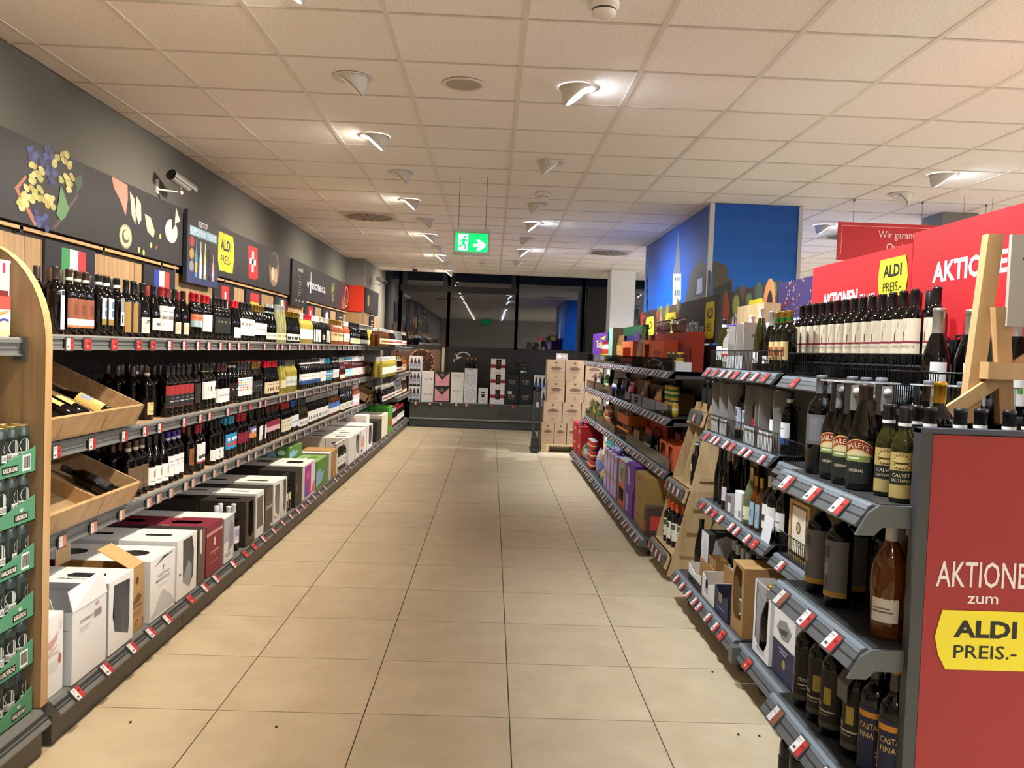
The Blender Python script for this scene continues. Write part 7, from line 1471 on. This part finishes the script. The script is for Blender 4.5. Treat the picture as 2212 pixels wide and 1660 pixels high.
# base
def fb(u): return ylL(u, 1.24, T0)
def bpack(label, u0, u1, x, h, d, cols, zz=0.0, **kw): return carton(label, -1, x, fb(u1)+.003, fb(u0)-.003, T0+zz, h, d, cols, kw.get('hole'), kw.get('slot'), kw.get('deco', ()), (), 'food_carton', 'carton', kw.get('group'))
for j in range(2):
    for i, (u0, u1) in enumerate(((1239, 1247), (1248, 1256))): bpack('red carton at the far end of the base, %s %s' % (['lower', 'upper'][j], ['far', 'near'][i]), u0, u1, 1.225, .2, .3, ('#b3262c', '#b0242a', '#c23038'), j*.2015, deco=[('f', 'r', .3, .5, .7, .7, '#d8a0a0')])
bag('violet bag on the red cartons', 1.232, fb(1251), T0+.403, .25, .06, .06, ['#3a3c8a', '#6a5cae'])
for i, (u, cs, h) in enumerate(((1259, ['#c9b04a', '#8a8a3a'], .2), (1264, ['#4aa0a8', '#8ad0d4', '#2a6a78'], .26), (1269, ['#b04a6a', '#e0b0c0'], .22))): bag('bright bag beside the red cartons, %s' % ORD[i], 1.225, fb(u), T0, .2, h, .12, cs, group='bright bags on the base')
for j in range(3):
    for i in range(4): jar('red tin stacked on the base, %s layer, %s from the far side' % (ORD[j], ORD[i]), 1.26, 10.2-.1*i, T0+.115*j, .045, .113, '#b02a1e', ['#7a8aa0', '#a9aeb4'][j == 2], '#c23a24', 'stack of red tins', 'food_tin')
for i in range(3): jar('orange tin on the base, %s from the far side' % ORD[i], 1.40, 9.2-.12*i, T0, .055, .24, '#c27a2c', '#b9c0a0', '#d08a3a', 'orange tins on the base', 'food_tin')
bag('blue bag on the base', 1.215, fb(1291), T0, .34, .3, .12, ['#3a4aa0', '#6a8ad0', '#c9c0d9']); bag('tan cookie bag on the base, upper', 1.22, fb(1299), T0+.165, .3, .2, .13, ['#b8905a', '#c9a878', '#d9c9b0']); bag('tan cookie bag on the base, lower', 1.21, fb(1302), T0, .3, .15, .13, ['#5c9a3a', '#c9a060'])
for j in range(2):
    for i in range(4):
        bpack('lilac carton in the stack, %s row, %s from the far side' % (['lower', 'upper'][j], ORD[i]), 1306+7*i, 1312+7*i, 1.225, .2, .2, ('#b49ac4', '#9a80b4', '#a890bc'), j*.2015, deco=[('f', 'r', .1, .7, .9, .9, '#9a8a60')], group='stack of lilac cartons')
for i in range(3): bag('aqua foil bag on the lilac cartons, %s' % ORD[i], 1.235, 8.8-.2*i, T0+.403, .18, .065, .085, ['#5ab0bc', '#a0dce0', '#3a8a98'], group='aqua foil bags')
for i in range(4): bag('purple foil bag on the lilac cartons, %s' % ORD[i], 1.235+.1*(i % 2), 8.25-.17*(i//2), T0+.403, .14, .065-.03*(i % 2), .08, ['#4a3a9a', '#7a6ad0', '#c0b8ee'], group='purple foil bags')
bpack('orange picture carton on the base', 1337, 1351, 1.225, .42, .2, ('#c9603c', '#8a9aa8', '#b9c4cc'), deco=[('f', 'p', [(.1, .5), (.9, .5), (.9, .95), (.1, .95)], '#8fa0ac'), ('f', 'e', .6, .7, .3, .15, '#4a6a3a'), ('f', 'e', .75, .65, .12, .16, '#d8643a')], hole=[(.15, .12), (.85, .12), (.85, .4), (.15, .4)])
for j in range(2): bpack('violet carton on the base, %s one' % ['lower', 'upper'][j], 1353, 1368, 1.225+.01*j, .22, .3, ('#6a2c9a', '#5a2288', '#7434a4'), j*.2215, deco=[('f', 'r', .1, .1, .35, .8, '#b9b4cc')])
for j in range(3): bpack('mustard kraft carton in the stack of three, %s from the bottom' % ORD[j], 1370, 1392, 1.235, .14, .34, ('#9c7c42', '#9c7c42', '#a88748'), j*.1415, deco=[('n', 'r', .6, .5, .9, .8, '#7a5f30'), ('f', 'r', .2, .6, .6, .7, '#7a5f30')])
bpack('dark carton with red label beside the pine display', 1393, 1399, 1.225, .22, .16, ('#4a3c34', '#4a3c34', '#55463c'), deco=[('f', 'r', .2, .1, .8, .5, '#c03a34'), ('n', 'r', .2, .2, .7, .7, '#c9453c')])
